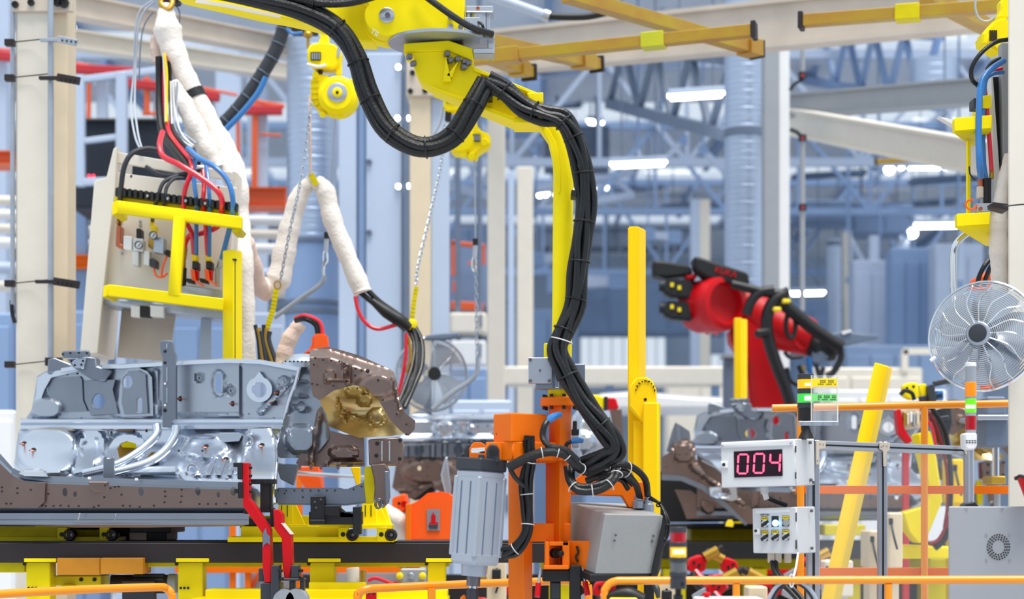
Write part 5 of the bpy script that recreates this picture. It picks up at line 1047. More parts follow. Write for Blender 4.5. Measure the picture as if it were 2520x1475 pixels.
def hoist2():
    t = T('spring_balancer', 'smaller yellow spring balancer hanging behind the black cable loop', 'balancer', W(1150, 330, 12)); Y = 12.
    MB().pr([(1094, 236), (1120, 228), (1140, 244), (1130, 272), (1100, 274), (1090, 262)], Y-.05, .12).build('hook_block', 'yellow', t, bev=.01)
    MB().pb(1097, 240, 1120, 252, Y-.06, .02).build('block_window', 'steel_dark', t)
    MB().cyl(W(1104, 272, Y), W(1102, 300, Y), 8*S(Y), n=10).build('swivel', 'steel_dark', t)
    MB().pr([(1112, 300), (1150, 284), (1170, 290), (1178, 318), (1206, 330), (1208, 354), (1180, 372), (1168, 382), (1112, 374), (1104, 350)], Y-.06, .18).build('spring_case', 'yellow', t, bev=.012, seg=2)
    MB().lathe(W(1135, 345, Y-.06), (0, -1, 0), [(34*S(Y), 0), (28*S(Y), .03), (12*S(Y), .035)], 28).build('drum_housing', 'yellow', t)
    MB().pb(1152, 330, 1182, 348, Y-.075, .02).build('case_window', 'steel_dark', t)
    for k in range(5): MB().pb(1155+k*5.5, 332, 1158+k*5.5, 346, Y-.08, .01).build('spring_coil', 'grey', t)
    for x, y in ((1192, 350), (1160, 384), (1140, 378)): MB().cyl(W(x, y, Y-.08), W(x, y, Y+.06), 9*S(Y), n=12).build('lug', 'yellow', t, bev=.003)
    MB().pb(1150, 372, 1176, 392, Y-.04, .08).build('rope_guide', 'yellow', t, bev=.006)
    MB().tube(WP([(1090, 262, Y), (1084, 300, Y), (1060, 345, Y)]), 3*S(Y), 6).build('safety_cable', 'cord', t)
hoist2()
LINK = None
def chain(label, pts, r=1.4, ln=17, wd=5, Y=11., name='chain'):
    P = cr([W(*p) for p in pts], 8); t = T(name, label, 'chain', P[-1]); s = S(Y)
    a = ln*.5*s; b = wd*s*.5
    L = [V((b*math.cos(q)*(1 if True else 0), 0, (a-b)*(1 if math.sin(q) > 0 else -1)+b*math.sin(q))) for q in [i*math.pi/5+.01 for i in range(10)]]
    me = MB().tube(L, r*s, 5, closed=True); base = me.build('link', 'galv', t)
    mesh = base.data
    D = [0]
    for i in range(1, len(P)): D.append(D[-1]+(P[i]-P[i-1]).length)
    n = int(D[-1]/(ln*.78*s)); first = True
    for k in range(n):
        d = (k+.5)/n*D[-1]; i = max(j for j in range(len(D)) if D[j] <= d); i = min(i, len(P)-2)
        p = P[i].lerp(P[i+1], (d-D[i])/max(1e-6, D[i+1]-D[i])); di = (P[i+1]-P[i]).normalized()
        o = base if first else base.copy()
        if not first: COL.objects.link(o)
        o.parent = t; o.matrix_parent_inverse = Matrix.Identity(4)
        Rm = V((0, 0, 1)).rotation_difference(di).to_matrix().to_4x4() @ Matrix.Rotation((k % 2)*math.pi/2+.5, 4, 'Z')
        o.matrix_basis = Matrix.Translation(p-t.location) @ Rm; first = False
    return t
chain('thin steel chain hanging in front of the left limb of the white sleeve', [(765, 255, 10.95), (750, 380, 10.9), (735, 470, 10.85), (715, 560, 10.85), (690, 690, 10.9)], ln=14, wd=6)
chain('steel chain hanging from the smaller balancer down to the yellow sling at right', [(1094, 300, 11.9), (1086, 400, 11.7), (1056, 540, 11.4), (1030, 650, 11.2), (1024, 700, 11.1)], ln=17, wd=8)
chain('vertical steel chain below the black wire grip, behind the orange gripper', [(1170, 640, 12), (1172, 720, 12), (1173, 820, 12), (1175, 890, 12)], ln=19, wd=8)
def rope(label, pts, r, m, name='wire_rope'):
    t = T(name, label, 'rope', W(*pts[-1])); MB().tube([W(*p) for p in pts], r*S(pts[0][2]), 8, 6).build('rope', m, t); return t
rope('dirty white rope from the balancer to the apex of the white sleeve', [(762, 235, 10.95), (763, 330, 10.95), (764, 430, 11.0)], 3.5, 'fabric_pink', 'hoist_rope')
rope('thin wire from the balancer drum down to the far wire grip', [(826, 285, 11.1), (818, 400, 11.3), (806, 570, 11.5)], 1.6, 'cord')
rope('thin wire from the smaller balancer down to the black wire grip', [(1167, 390, 12), (1169, 480, 12), (1170, 590, 12)], 1.6, 'cord')
for x, y0, lab, Y in ((804, 572, 'wire grip with black cap right of the white sleeve apex', 11.5), (1170, 588, 'wire grip with black cap above the vertical chain', 12.)):
    t = T('wire_grip', lab, 'wire grip', W(x, y0+70, Y))
    MB().cyl(W(x, y0, Y), W(x, y0+16, Y), 7*S(Y), n=12).build('cap', 'black', t); MB().cyl(W(x, y0+14, Y), W(x-2, y0+46, Y), 6*S(Y), n=12).build('barrel', 'cord', t)
    MB().tube([W(x-3+math.cos(a)*5, y0+62+math.sin(a)*18, Y) for a in [i*math.pi/6 for i in range(12)]], 2.5*S(Y), 6, closed=True).build('shackle', 'chrome', t)
MB().tube(WP([(800, 636, 11.5), (796, 660, 11.5), (798, 690, 11.5)]), 4*S(11.5), 8).build('hook', 'chrome', bpy.data.objects['wire_grip'])
rope('bent grey rod running from the wire grip down left behind the sleeve', [(800, 680, 11.5), (786, 702, 11.5), (740, 735, 11.5), (675, 782, 11.5)], 6, 'galv', 'hook_rod')
rope('long bent steel hook below the vertical chain, before the grey fan', [(1176, 880, 12), (1174, 912, 12), (1158, 936, 12), (1110, 968, 12), (1064, 1008, 12)], 6, 'galv', 'hook_rod')
# yellow slings
def sling(label, pts, wd, name='lifting_sling'):
    t = T(name, label, 'sling', W(*pts[-1])); P = cr([W(*p) for p in pts], 5); m = MB()
    for i in range(len(P)-1): m.bar(P[i], P[i+1]+(P[i+1]-P[i])*.1, wd*S(11), .006, (0, 1, 0))
    m.build('webbing', 'dull_yellow', t); return t
s_ = sling('yellow webbing sling hanging from a ring below the left white sleeve limb', [(680, 712, 11), (672, 760, 11), (660, 800, 11), (652, 840, 11)], 13)
MB().tube([W(683+math.cos(a)*8, 702+math.sin(a)*10, 11) for a in [i*math.pi/7 for i in range(14)]], 2*S(11), 6, closed=True).build('ring', 'brass', s_)
MB().cyl(W(655, 838, 11), W(658, 885, 11), 4*S(11), n=8).build('end_lead', 'hose_red', s_); MB().cyl(W(664, 842, 11), W(668, 890, 11), 4*S(11), n=8).build('hook_pin', 'brass', s_)
s_ = sling('yellow webbing sling under the chain, knotted round the black cables', [(1025, 706, 11.1), (1018, 750, 11.1), (1013, 800, 11.1)], 11)
MB().lathe(W(1013, 802, 11.05), (.3, 0, 1), [(9*S(11), -.03), (15*S(11), -.01), (14*S(11), .02), (8*S(11), .04)], 12).build('knot', 'dull_yellow', s_)
s_ = sling('small yellow sling tied at the apex of the white sleeve', [(764, 428, 11), (772, 442, 11), (778, 456, 11)], 15)
# cables leaving the sleeve to the right
cables('weld_cable', 'thick black cable pair leaving the white sleeve to the knot of the yellow sling', 'cable', [(892, 712, 11.05), (930, 745, 11.05), (970, 775, 11.05), (1005, 803, 11.05)], [(-10, 0, 0), (6, 0, 0)], 7, 'rubber', wob=2)
MB().tube(WP([(915, 740, 11), (950, 768, 11), (985, 790, 11), (1008, 808, 11)]), [8*S(11), 15*S(11), 16*S(11), 10*S(11)], 12, 5).build('cable_boot', 'black', bpy.data.objects['weld_cable'])
cables('red_lead', 'red lead sagging below the black weld cables', 'cable', [(874, 730, 11), (882, 765, 11), (900, 795, 11), (930, 810, 11), (975, 800, 11)], [(0, 0, 0)], 5, 'hose_red', wob=0)
cables('drop_cables', 'black cables falling from the yellow knot past the grey fan', 'cable', [(1012, 808, 11.05), (1026, 845, 11), (1024, 900, 10.9), (1008, 950, 10.8), (985, 1000, 10.7)], [(-8, 0, 0), (2, 0, -5), (12, 0, 0)], 6, 'rubber', wob=2)
cables('red_lead', 'red lead running down left of the black drop cables', 'cable', [(1000, 820, 10.9), (998, 880, 10.9), (988, 940, 10.9), (976, 985, 10.9)], [(0, 0, 0)], 4.5, 'hose_red', wob=0)
cables('brass_lead', 'brass coloured ribbed lead beside the red one', 'cable', [(1006, 830, 10.9), (1010, 880, 10.9), (1002, 920, 10.9)], [(0, 0, 0)], 4, 'brass', wob=1)
t = T('floor_plug', 'orange plug cap with black and red cables behind the strut tower', 'plug', W(780, 870, 9.8))
MB().pr([(768, 822), (803, 820), (806, 856), (830, 870), (742, 872), (766, 856)], 9.8, .12).build('cap', 'hot_orange', t, bev=.012, seg=2)
for k in range(3): MB().tube(WP([(782+k*6, 826, 9.85), (776+k*5, 800-k*3, 9.85), (752, 786-k*4, 9.85), (728, 790-k*3, 9.9)]), 6*S(9.8), 8).build('lead', 'hose_red' if k == 2 else 'rubber', t)
t = T('hose_bunch', 'dark bunch of hose ends behind the dash panel, left of the padded sleeve', 'hoses', W(640, 890, 10.6))
for k in range(6): MB().tube(WP([(628+k*7, 800+(k % 3)*8, 10.6), (636+k*5, 840, 10.6), (640+k*8, 895, 10.6)]), (5+k % 3)*S(10.6), 8).build('hose_end', ['navy', 'zinc', 'charcoal'][k % 3], t)
# ================================================================ RIGHT SIDE: counter box, button box, towers, fence, fan
# aluminium guard frame with clear sheets
al = T('guard_panel_frame', 'aluminium profile frame with clear plastic sheets behind the white control boxes', 'guard', (W(2190, 0, 7.7).x, 7.7, 0))
def profile(a, b, w_, nm='profile'):
    a, b = V(a), V(b); o = MB().bar(a, b, w_, w_, (0, 1, 0)).build(nm, 'alu', al, bev=.003)
    dd = (b-a).normalized(); vert = abs(dd.z) > .9
    for k in (0,): MB().bar(a+V((0, -w_*.5, 0)), b+V((0, -w_*.5, 0)), w_*.2, .004, (0, 1, 0)).build('groove', 'near_black', o)
    return o
Z0 = V((0, 0, -1))
def down(px, Y): p = W(px, 0, Y); return V((p.x, Y, 0))
ws = 24*S(7.6)
profile(W(2000, 1084, 7.60), down(2000, 7.60), 30*S(7.6)); profile(W(2171, 1088, 7.72), down(2171, 7.72), 22*S(7.6)); profile(W(2384, 1108, 7.85), down(2384, 7.85), 22*S(7.6))
profile(W(2012, 1096, 7.60), W(2392, 1110, 7.88), 22*S(7.6))
for a, b, Ya, Yb in ((2016, 2160, 7.61, 7.71), (2184, 2372, 7.73, 7.84)):
    z0, z1 = .25, W(0, 1108, 7.7).z; p, q = W(a, 0, Ya), W(b, 0, Yb)
    MB().prism([V((p.x, Ya, z0)), V((q.x, Yb, z0)), V((q.x, Yb, z1)), V((p.x, Ya, z1))], (0, .005, 0)).build('clear_sheet', 'glass_sheet', al)
for L, Yq in (([(2008, 1084), (2032, 1086), (2032, 1104), (2016, 1106), (2016, 1144), (2008, 1144)], 7.57), ([(2164, 1088), (2190, 1090), (2190, 1108), (2183, 1112), (2182, 1148), (2174, 1148), (2173, 1110), (2164, 1106)], 7.68), ([(2370, 1098), (2392, 1098), (2384, 1120), (2376, 1118)], 7.8)):
    o = MB().pr(L, Yq, .004).build('corner_plate', 'beam_beige', al, bev=.001)
    for x, y in ((L[0][0]+10, L[0][1]+9), (L[0][0]+18, L[0][1]+10), (L[-2][0]-4, L[-2][1]-10)): MB().lathe(W(x, y, Yq), (0, -1, 0), [(2*S(7.6), 0), (1.6*S(7.6), .002)], 8).build('rivet', 'alu', o)
# counter box with three digits
Yb = 7.34
cbx = T('counter_box', 'white steel counter box with a red lit three digit display', 'counter', W(1880, 1200, Yb))
def yb(px): return 7.46-(px-1773)*.0006
def Bp(px, py, d=0.): return W(px, py, yb(px)+d)
def bpz(L, d, th, mb=None): return (mb or MB()).prism([Bp(x, y, d) for x, y in L], (0, th, 0))
fr = [(1773, 1089), (1955, 1081), (1960, 1197), (1775, 1201)]
hexa([(1773, 1089, 7.46), (1955, 1081, 7.35), (1960, 1197, 7.35), (1775, 1201, 7.46)], [(1830, 1088, 7.66), (2004, 1080, 7.56), (2006, 1194, 7.56), (1830, 1199, 7.66)]).build('housing', 'box_white', cbx, bev=.004)
bpz([(1776, 1092), (1952, 1084), (1952, 1096), (1776, 1105)], -.006, .008).build('rain_strip', 'box_white', cbx, bev=.001)
for x, y in ((1778, 1098), (1946, 1091)): MB().lathe(Bp(x, y, -.006), (0, -1, 0), [(2.4*S(7.4), 0), (2*S(7.4), .003)], 8).build('screw', 'grey', cbx)
bpz([(1774, 1136), (1792, 1135), (1793, 1152), (1775, 1153)], -.008, .01).build('latch_plate', 'white', cbx, bev=.001)
MB().lathe(Bp(1781, 1144, -.008), (0, -1, 0), [(4*S(7.4), 0), (4*S(7.4), .003), (2*S(7.4), .003), (2*S(7.4), .001)], 14).build('lock', 'ink', cbx)
dsp = bpz([(1806, 1112), (1925, 1106), (1926, 1172), (1807, 1176)], -.003, .004).build('display', 'display', cbx)
for x in (1846, 1885): bpz([(x, 1110), (x+.8, 1110), (x+.8, 1173), (x, 1173)], -.0036, .001).build('digit_divider', 'near_black', dsp)
for k, dg in enumerate(('0', '0', '4')):
    bx = 1815+k*39.5; by = 1119-k*1.6; w_, h_ = 24, 47; t_ = 4.4; sl = 2.5
    segs = {'0': 'abcdef', '4': 'bcfg'}[dg]
    def sx(u, v): return (bx+u*w_+sl*(1-v), by+v*h_)
    def seg(a, b):
        (x0, y0), (x1, y1) = sx(*a), sx(*b); d = V((x1-x0, y1-y0)).normalized(); n = V((-d.y, d.x))*t_/2; g = d*3
        P = [V((x0, y0))+g*.4, V((x0, y0))+g*1.2+n, V((x1, y1))-g*1.2+n, V((x1, y1))-g*.4, V((x1, y1))-g*1.2-n, V((x0, y0))+g*1.2-n]
        bpz([tuple(p) for p in P], -.0045, .002).build('digit_segment', 'led_red', dsp)
    D = {'a': ((0, 0), (1, 0)), 'b': ((1, 0), (1, .5)), 'c': ((1, .5), (1, 1)), 'd': ((0, 1), (1, 1)), 'e': ((0, .5), (0, 1)), 'f': ((0, 0), (0, .5)), 'g': ((0, .5), (1, .5))}
    for q in segs: seg(*D[q])
for y0 in (1098, 1163): bpz([(1957, y0), (1960, y0), (1960, y0+16), (1957, y0+16)], -.004, .01).build('hinge', 'charcoal', cbx)
for x, y in ((1992, 1090), (1994, 1182), (2000, 1188)): MB().lathe(W(x, y, 7.5), (.75, -.66, 0), [(4*S(7.5), 0), (4*S(7.5), .008), (2*S(7.5), .009)], 10).build('bolt', 'bolt', cbx)
MB().cyl(Bp(1881, 1199, .12), Bp(1882, 1216, .12), 10*S(7.5), n=12).build('gland', 'box_white', cbx, bev=.002)
MB().cyl(Bp(1882, 1214, .12), Bp(1887, 1230, .12), 7*S(7.5), n=10).build('gland_nut', 'white', cbx)
cables('box_cable', 'black cable from the counter box gland down to the right', 'cable', [(1884, 1222, 7.56), (1902, 1232, 7.58), (1935, 1244, 7.6)], [(0, 0, 0)], 6, 'black', wob=0)
# push button box
bb = T('button_box', 'white steel push button box with six black and yellow switches', 'control box', W(1930, 1365, 7.4))
hexa([(1851, 1252, 7.48), (1960, 1248, 7.40), (1964, 1364, 7.40), (1853, 1362, 7.48)], [(1900, 1251, 7.66), (2006, 1247, 7.56), (2008, 1361, 7.56), (1902, 1360, 7.66)]).build('housing', 'box_white', bb, bev=.004)
def yc(px): return 7.48-(px-1851)*.00073
def Cp(px, py, d=0.): return W(px, py, yc(px)+d)
def cpz(L, d, th): return MB().prism([Cp(x, y, d) for x, y in L], (0, th, 0))
cpz([(1860, 1257), (1944, 1254), (1944, 1261), (1860, 1265)], -.002, .003).build('title_strip', 'white', bb)
text('OFF ON', .0105, Cp(1882, 1268, -.002), 'ink', bb, rot=(math.pi/2, 0, -.4))
cpz([(1855, 1303), (1870, 1302), (1871, 1316), (1856, 1317)], -.008, .01).build('latch_plate', 'white', bb, bev=.001)
MB().lathe(Cp(1860, 1307, -.008), (0, -1, 0), [(4*S(7.4), 0), (3*S(7.4), .003)], 12).build('lock', 'ink', bb)
for i in range(3):
    for j in range(2):
        x = 1881+i*26; y = 1274+j*34-i
        pl = cpz([(x-8, y-2), (x+9, y-2), (x+9, y+24), (x-8, y+24)], -.003, .004).build('switch_plate', 'ink', bb, bev=.001)
        if not (i == 1 and j == 0): cpz([(x-7, y-1), (x+8, y-1), (x+8, y+7), (x-7, y+7)], -.004, .002).build('yellow_tag', 'label_yellow', pl)
        if not (i == 1 and j == 0):
            for k in range(4): cpz([(x-5+k*3, y+1), (x-3.4+k*3, y+1), (x-3.4+k*3, y+4), (x-5+k*3, y+4)], -.0046, .001).build('tag_print', 'ink', pl)
        c = Cp(x+(1 if j == 0 else 0), y+15, -.003)
        if i == 1 and j == 0:
            MB().lathe(c, (0, -1, 0), [(8*S(7.4), 0), (8*S(7.4), .006), (7*S(7.4), .012), (3*S(7.4), .015)], 20).build('lit_button', 'button_blue', bb)
        elif i == 2 and j == 0:
            MB().lathe(c, (0, -1, 0), [(9*S(7.4), 0), (9*S(7.4), .005), (7.5*S(7.4), .006), (7.5*S(7.4), .010)], 20).build('push_button', 'cab_grey', bb)
        else:
            k = MB().lathe(c, (0, -1, 0), [(9*S(7.4), 0), (9*S(7.4), .006), (6*S(7.4), .008), (6*S(7.4), .012)], 20).build('switch_ring', 'alu', bb)
            MB().bar(c+V((-.016, -.016, -.010)), c+V((.012, -.016, .010)), .012, .014, (0, 1, 0)).build('switch_lever', 'black', k, bev=.003)
for y0 in (1262, 1330): cpz([(1958, y0), (1961, y0), (1961, y0+22), (1958, y0+22)], -.004, .01).build('hinge', 'charcoal', bb)
for x, y in ((1995, 1258), (1996, 1350)): MB().lathe(W(x, y, 7.5), (.75, -.66, 0), [(4*S(7.5), 0), (4*S(7.5), .008), (2*S(7.5), .009)], 10).build('bolt', 'bolt', bb)
for x in (1891, 1908, 1932): MB().pb(x, 1361, x+16, 1386, 7.5, .03).build('gland', 'beam_beige', bb, bev=.004)
cables('box_cable', 'black cables hanging from the glands under the push button box', 'cable', [(1900, 1384, 7.5), (1906, 1410, 7.45), (1930, 1440, 7.4), (1962, 1475, 7.35), (1985, 1510, 7.3)], [(0, 0, 0), (9, 0, 5)], 6, 'black', wob=1)
cables('tie_cord', 'white plastic cord hanging from the push button box to the coiled cable', 'cord', [(1964, 1362, 7.34), (1960, 1390, 7.2), (1954, 1416, 7.0), (1948, 1430, 6.94)], [(0, 0, 0)], 2.6, 'white', wob=0)
t = T('coiled_cable', 'grey coiled cable loop hanging over the orange handrail under the button box', 'cable', W(1948, 1475, 6.9))
MB().tube(WP([(1884, 1500, 6.9), (1894, 1470, 6.9), (1915, 1440, 6.9), (1948, 1428, 6.9), (1982, 1440, 6.9), (2006, 1470, 6.9), (2012, 1500, 6.9)]), 5*S(6.9), 10, 7).build('loop', 'cord', t)
MB().tube(WP([(1890, 1505, 6.92), (1900, 1475, 6.92), (1920, 1446, 6.92), (1948, 1434, 6.92), (1978, 1446, 6.92), (2000, 1475, 6.92), (2008, 1505, 6.92)]), 4*S(6.9), 10, 7).build('loop', 'charcoal', t)
MB().tube([W(1947+math.cos(a)*5, 1430+math.sin(a)*16, 6.9)+V((0, -.01, 0)) for a in [i*math.pi/6 for i in range(12)]], 2*S(6.9), 6, closed=True).build('cable_tie', 'tie', t)
# signal tower on the counter box, with info sheet
st = T('signal_tower', 'black signal tower with lit yellow and green segments and a clear info sheet', 'signal light', W(1986, 1080, 7.5))
def tower(t, px, Y, segs):
    for y0, y1, r, m, nm in segs: MB().cyl(W(px, y0, Y), W(px, y1, Y), r*S(Y), n=28).build(nm, m, t, bev=.0015)
def glow(t, px, y0, y1, w_, Y, m, r): MB().pr([(px-w_, y0), (px+w_, y0), (px+w_, y1), (px-w_, y1)], Y-r*S(Y)-.002, .01).build('lit_element', m, t, bev=.002)
tower(st, 1982, 7.45, [(921, 935, 20, 'charcoal', 'cap'), (934, 958, 19.5, 'lens_yellow', 'yellow_lens'), (957, 970, 20, 'charcoal', 'collar'), (969, 993, 19.5, 'lens_green', 'green_lens'), (992, 1005, 20, 'charcoal', 'collar'), (1004, 1036, 18, 'black', 'body'), (1034, 1060, 11, 'black', 'stem')])
MB().lathe(W(1984, 1080, 7.45), (0, 0, 1), [(20*S(7.4), 0), (18*S(7.4), .008), (12*S(7.4), .03), (9*S(7.4), .05)], 24).build('foot', 'black', st)
glow(st, 1988, 943, 950, 7, 7.45, 'lens_glow', 20); glow(st, 1988, 975, 986, 8, 7.45, 'lens_glow_green', 20)
sh = MB().pb(1996, 924, 2063, 1042, 7.38, .004).build('info_sheet', 'glass_clear', st)
MB().pb(1996, 932, 2060, 952, 7.378, .002).build('yellow_label', 'label_yellow', sh); MB().pb(1998, 970, 2060, 988, 7.378, .002).build('green_label', 'label_green', sh)
for y in (936, 940, 945, 974, 978, 983):
    for k in range(9): 
        if (k+y) % 4: MB().pb(2013+k*5, y, 2017+k*5, y+1.6, 7.3765, .001).build('print_line', 'ink', sh)
MB().pb(2060, 924, 2063, 1042, 7.377, .006).build('sheet_edge', 'cream', sh); MB().pb(1996, 924, 1997.5, 1042, 7.377, .006).build('sheet_edge', 'cream', sh)
MB().pb(1966, 1037, 2064, 1048, 7.37, .012).build('sheet_bracket', 'galv', st, bev=.002)
for x in (1974, 2000, 2026, 2052): bolt(x, 1043, 7.37, 3, st, 'alu')
# signal tower in the foreground
s2 = T('signal_tower', 'foreground signal tower with red, lit amber and grey segments beside the grey box', 'signal light', W(1670, 1475, 6.0))
tower(s2, 1669, 6.0, [(1297, 1311, 21, 'charcoal', 'cap'), (1310, 1336, 20, 'lens_red', 'red_lens'), (1335, 1347, 21.5, 'charcoal', 'collar'), (1346, 1373, 20.5, 'lens_yellow', 'amber_lens'), (1372, 1384, 21.5, 'charcoal', 'collar'), (1383, 1409, 20, 'lens_smoke', 'grey_lens'), (1408, 1420, 21.5, 'charcoal', 'collar'), (1419, 1450, 20, 'charcoal', 'body'), (1449, 1466, 8, 'black', 'stem'), (1464, 1520, 12, 'black', 'tube')])
glow(s2, 1671, 1354, 1364, 14, 6.0, 'lens_glow', 20.5)
MB().lathe(W(1681, 1438, 6-20*S(6)), (0, -1, 0), [(5*S(6), 0), (4*S(6), .003)], 14).build('plug', 'black', s2)
# signal tower by the fan
s3 = T('signal_tower', 'slim signal tower with grey, orange, lit green and red segments before the fan', 'signal light', W(2390, 1245, 7.2))
tower(s3, 2389, 7.2, [(893, 903, 13.5, 'white', 'cap'), (902, 942, 13, 'lens_clear', 'grey_lens'), (941, 977, 14, 'lens_amber', 'orange_lens'), (976, 983, 13, 'grey', 'collar'), (982, 1017, 13.5, 'lens_lime', 'green_lens'), (1016, 1025, 13, 'grey', 'collar'), (1024, 1059, 13.5, 'lens_red', 'red_lens'), (1058, 1066, 13, 'grey', 'collar')])
MB().pr([(2374, 1066), (2405, 1066), (2405, 1100), (2398, 1108), (2382, 1108), (2375, 1100)], 7.16, .08).build('body', 'white', s3, bev=.006)
for k in range(4):
    for j in range(2): MB().pb(2377+k*7, 1084+j*5, 2382+k*7, 1086+j*5, 7.158, .004).build('sound_slot', 'ink', s3)
glow(s3, 2389, 997, 1006, 11, 7.2, 'lens_glow_green', 14)
MB().cyl(W(2389, 1106, 7.2), W(2389, 1240, 7.2), 8*S(7.2), n=18).build('pole', 'alu', s3)
MB().pr([(2372, 1247), (2378, 1240), (2400, 1236), (2410, 1247)], 7.16, .08).build('foot', 'black', s3, bev=.003)
# grey cabinet lower right
gc = T('grey_cabinet', 'plain grey steel cabinet with a round vent at the lower right', 'cabinet', (W(2440, 0, 7.2).x, 7.2, 0))
a, b = W(2334, 1247, 7.12), W(2700, 0, 7.12)
vprism([(2334, 7.12), (2640, 7.12), (2640, 7.5), (2338, 7.46)], 1247, 2130, 7.12).build('housing', 'grey', gc, bev=.004)
vt = MB()
for r, n in ((17, 16), (22, 21), (27, 26)):
    for i in range(n):
        t_ = 2*math.pi*i/n; p = W(2457+r*math.cos(t_), 1347+r*1.12*math.sin(t_), 7.119); vt.lathe(p, (0, -1, 0), [(2.1*S(7.1), 0), (1.9*S(7.1), .0015)], 8)
vt.build('vent_holes', 'near_black', gc, kind='stuff')
for x, y in ((2427, 1317), (2484, 1317), (2427, 1379), (2484, 1379)): bolt(x, y, 7.12, 3, gc, 'alu', n=10)
text('TE', .012, W(2378, 1254, 7.117), 'cab_grey', gc); text('98', .012, W(2466, 1254, 7.117), 'cab_grey', gc)
# orange handrails in the foreground
def rail(label, L, Y, r, posts=()):
    t = T('handrail', label, 'handrail', (W(L[len(L)//2][0], 0, Y).x, Y, 0))
    P = [W(*p) if len(p) > 2 else W(p[0], p[1], Y) for p in L]
    MB().tube(P, r*S(Y), 18, 6).build('rail', 'rail_orange', t)
    for px, py, Yq in posts:
        p = W(px, py, Yq); MB().cyl(p, V((p.x, p.y, 0)), r*.95*S(Yq), n=16).build('post', 'rail_orange', t)
    return t
rail('short orange handrail end bending down at the lower left corner', [(-200, 1478, 7.3), (0, 1463, 7.6), (200, 1452, 7.9), (380, 1446, 8.1), (408, 1449, 8.15), (421, 1462, 8.15), (424, 1490, 8.15), (424, 1700, 8.15)], 8, 10.5)
rail('middle orange handrail bending down at both ends, behind the cylinder rod', [(880, 1700, 7.9), (880, 1485, 7.9), (884, 1462, 7.9), (902, 1451, 7.9), (960, 1447, 7.95), (1160, 1438, 8.1), (1390, 1430, 8.3), (1428, 1430, 8.3), (1444, 1442, 8.3), (1448, 1470, 8.3), (1448, 1700, 8.3)], 8, 10.5, [(1062, 1448, 8.0)])
rail('long orange handrail running from the grey box to the right picture edge', [(1488, 1700, 6.9), (1488, 1480, 6.9), (1492, 1448, 6.9), (1512, 1432, 6.9), (1560, 1430, 6.9), (1800, 1429, 6.9), (2200, 1428, 6.9), (2560, 1427, 6.9)], 6.9, 10, [(1812, 1438, 6.9), (2186, 1438, 6.9)])
# orange safety fence behind the clear sheets
fo = T('safety_fence', 'orange safety fence with round top rail in front of the slanted yellow beam', 'fence', (W(2240, 0, 8.6).x, 8.6, 0))
MB().cyl(W(1900, 1005, 8.6), W(2700, 989, 8.6), 9.5*S(8.6), n=16).build('top_rail', 'rail_orange', fo)
MB().pb(1960, 1196, 2560, 1216, 8.62, .03).build('mid_bar', 'orange', fo, bev=.002); MB().pb(1960, 1398, 2560, 1418, 8.62, .03).build('low_bar', 'orange', fo, bev=.002)
for px, py in ((1970, 1004), (2275, 1000)):
    p = W(px, py, 8.6); MB().cyl(p, V((p.x, 8.6, 0)), 9*S(8.6), n=16).build('post', 'rail_orange', fo)
p = W(1990, 1420, 8.7); MB().box((p.x, 8.7, p.z/2), (8*S(8.7), .03, p.z)).build('stay', 'orange', fo)
sb = T('slanted_beam', 'wide yellow beam leaning to the right behind the orange fence', 'beam', W(2040, 1475, 10))
tp = WP([(2152, 892, 9.9), (2184, 901, 9.84), (2197, 907, 9.98), (2166, 896, 10.05)]); bt = WP([(2010, 1520, 9.9), (2040, 1520, 9.84), (2060, 1520, 9.98), (2030, 1520, 10.05)])
MB().add(tp+bt, [(0, 1, 2, 3), (7, 6, 5, 4)]+[(i, i+4, (i+1) % 4+4, (i+1) % 4) for i in range(4)]).build('beam', 'amber', sb, bev=.006)
bz = W(2035, 1520, 9.95); MB().cyl(bz, V((bz.x-.35, 9.95, 0)), .06, n=4).build('foot', 'amber', sb)
# round fan on the right
fn = T('pedestal_fan', 'large chrome cage fan with dark hub at the right edge', 'fan', W(2420, 970, 7.42))
C0 = W(2420, 828, 7.42); R = 134*S(7.42); axf = V((-.48, -.87, .06)).normalized(); fx, fy, _ = frame(axf)
def circ(r, h, n=56): return [C0+axf*h+(fx*math.cos(2*math.pi*i/n)+fy*math.sin(2*math.pi*i/n))*r for i in range(n)]
g = MB()
for k in range(22):
    r = .055+(R-.055)*k/21; h = .075-.07*(k/21)**3
    g.tube(circ(r, h), .0016, 4, closed=True)
g.build('cage_rings', 'chrome', fn, kind='stuff', smooth=80)
g = MB()
for k in range(10):
    r = R*(.4+.6*k/9); g.tube(circ(r, -.10+.09*(k/9)**3, 40), .0018, 4, closed=True)
g.build('rear_rings', 'chrome', fn, kind='stuff', smooth=80)
MB().tube(circ(R*1.005, 0, 64), .006, 8, closed=True).build('cage_rim', 'chrome', fn)
for k in range(16):
    a = 2*math.pi*k/16; u = fx*math.cos(a)+fy*math.sin(a); v_ = fx*math.cos(a+.18)+fy*math.sin(a+.18)
    MB().tube([C0+axf*.078+u*.05, C0+axf*.07+u*R*.6, C0+axf*.045+v_*R*.85, C0+v_*R], .0022, 5, 4).build('cage_spoke', 'chrome', fn)
MB().lathe(C0+axf*.07, axf, [(.05, 0), (.05, .012), (.044, .02), (.042, .02)], 32).build('hub_ring', 'galv', fn)
MB().lathe(C0+axf*.085, axf, [(.038, 0), (.036, .010), (.02, .013)], 32).build('hub_cap', 'charcoal', fn)
MB().cyl(C0-axf*.14, C0+axf*.02, .06, n=24).build('motor', 'sheet_grey', fn)
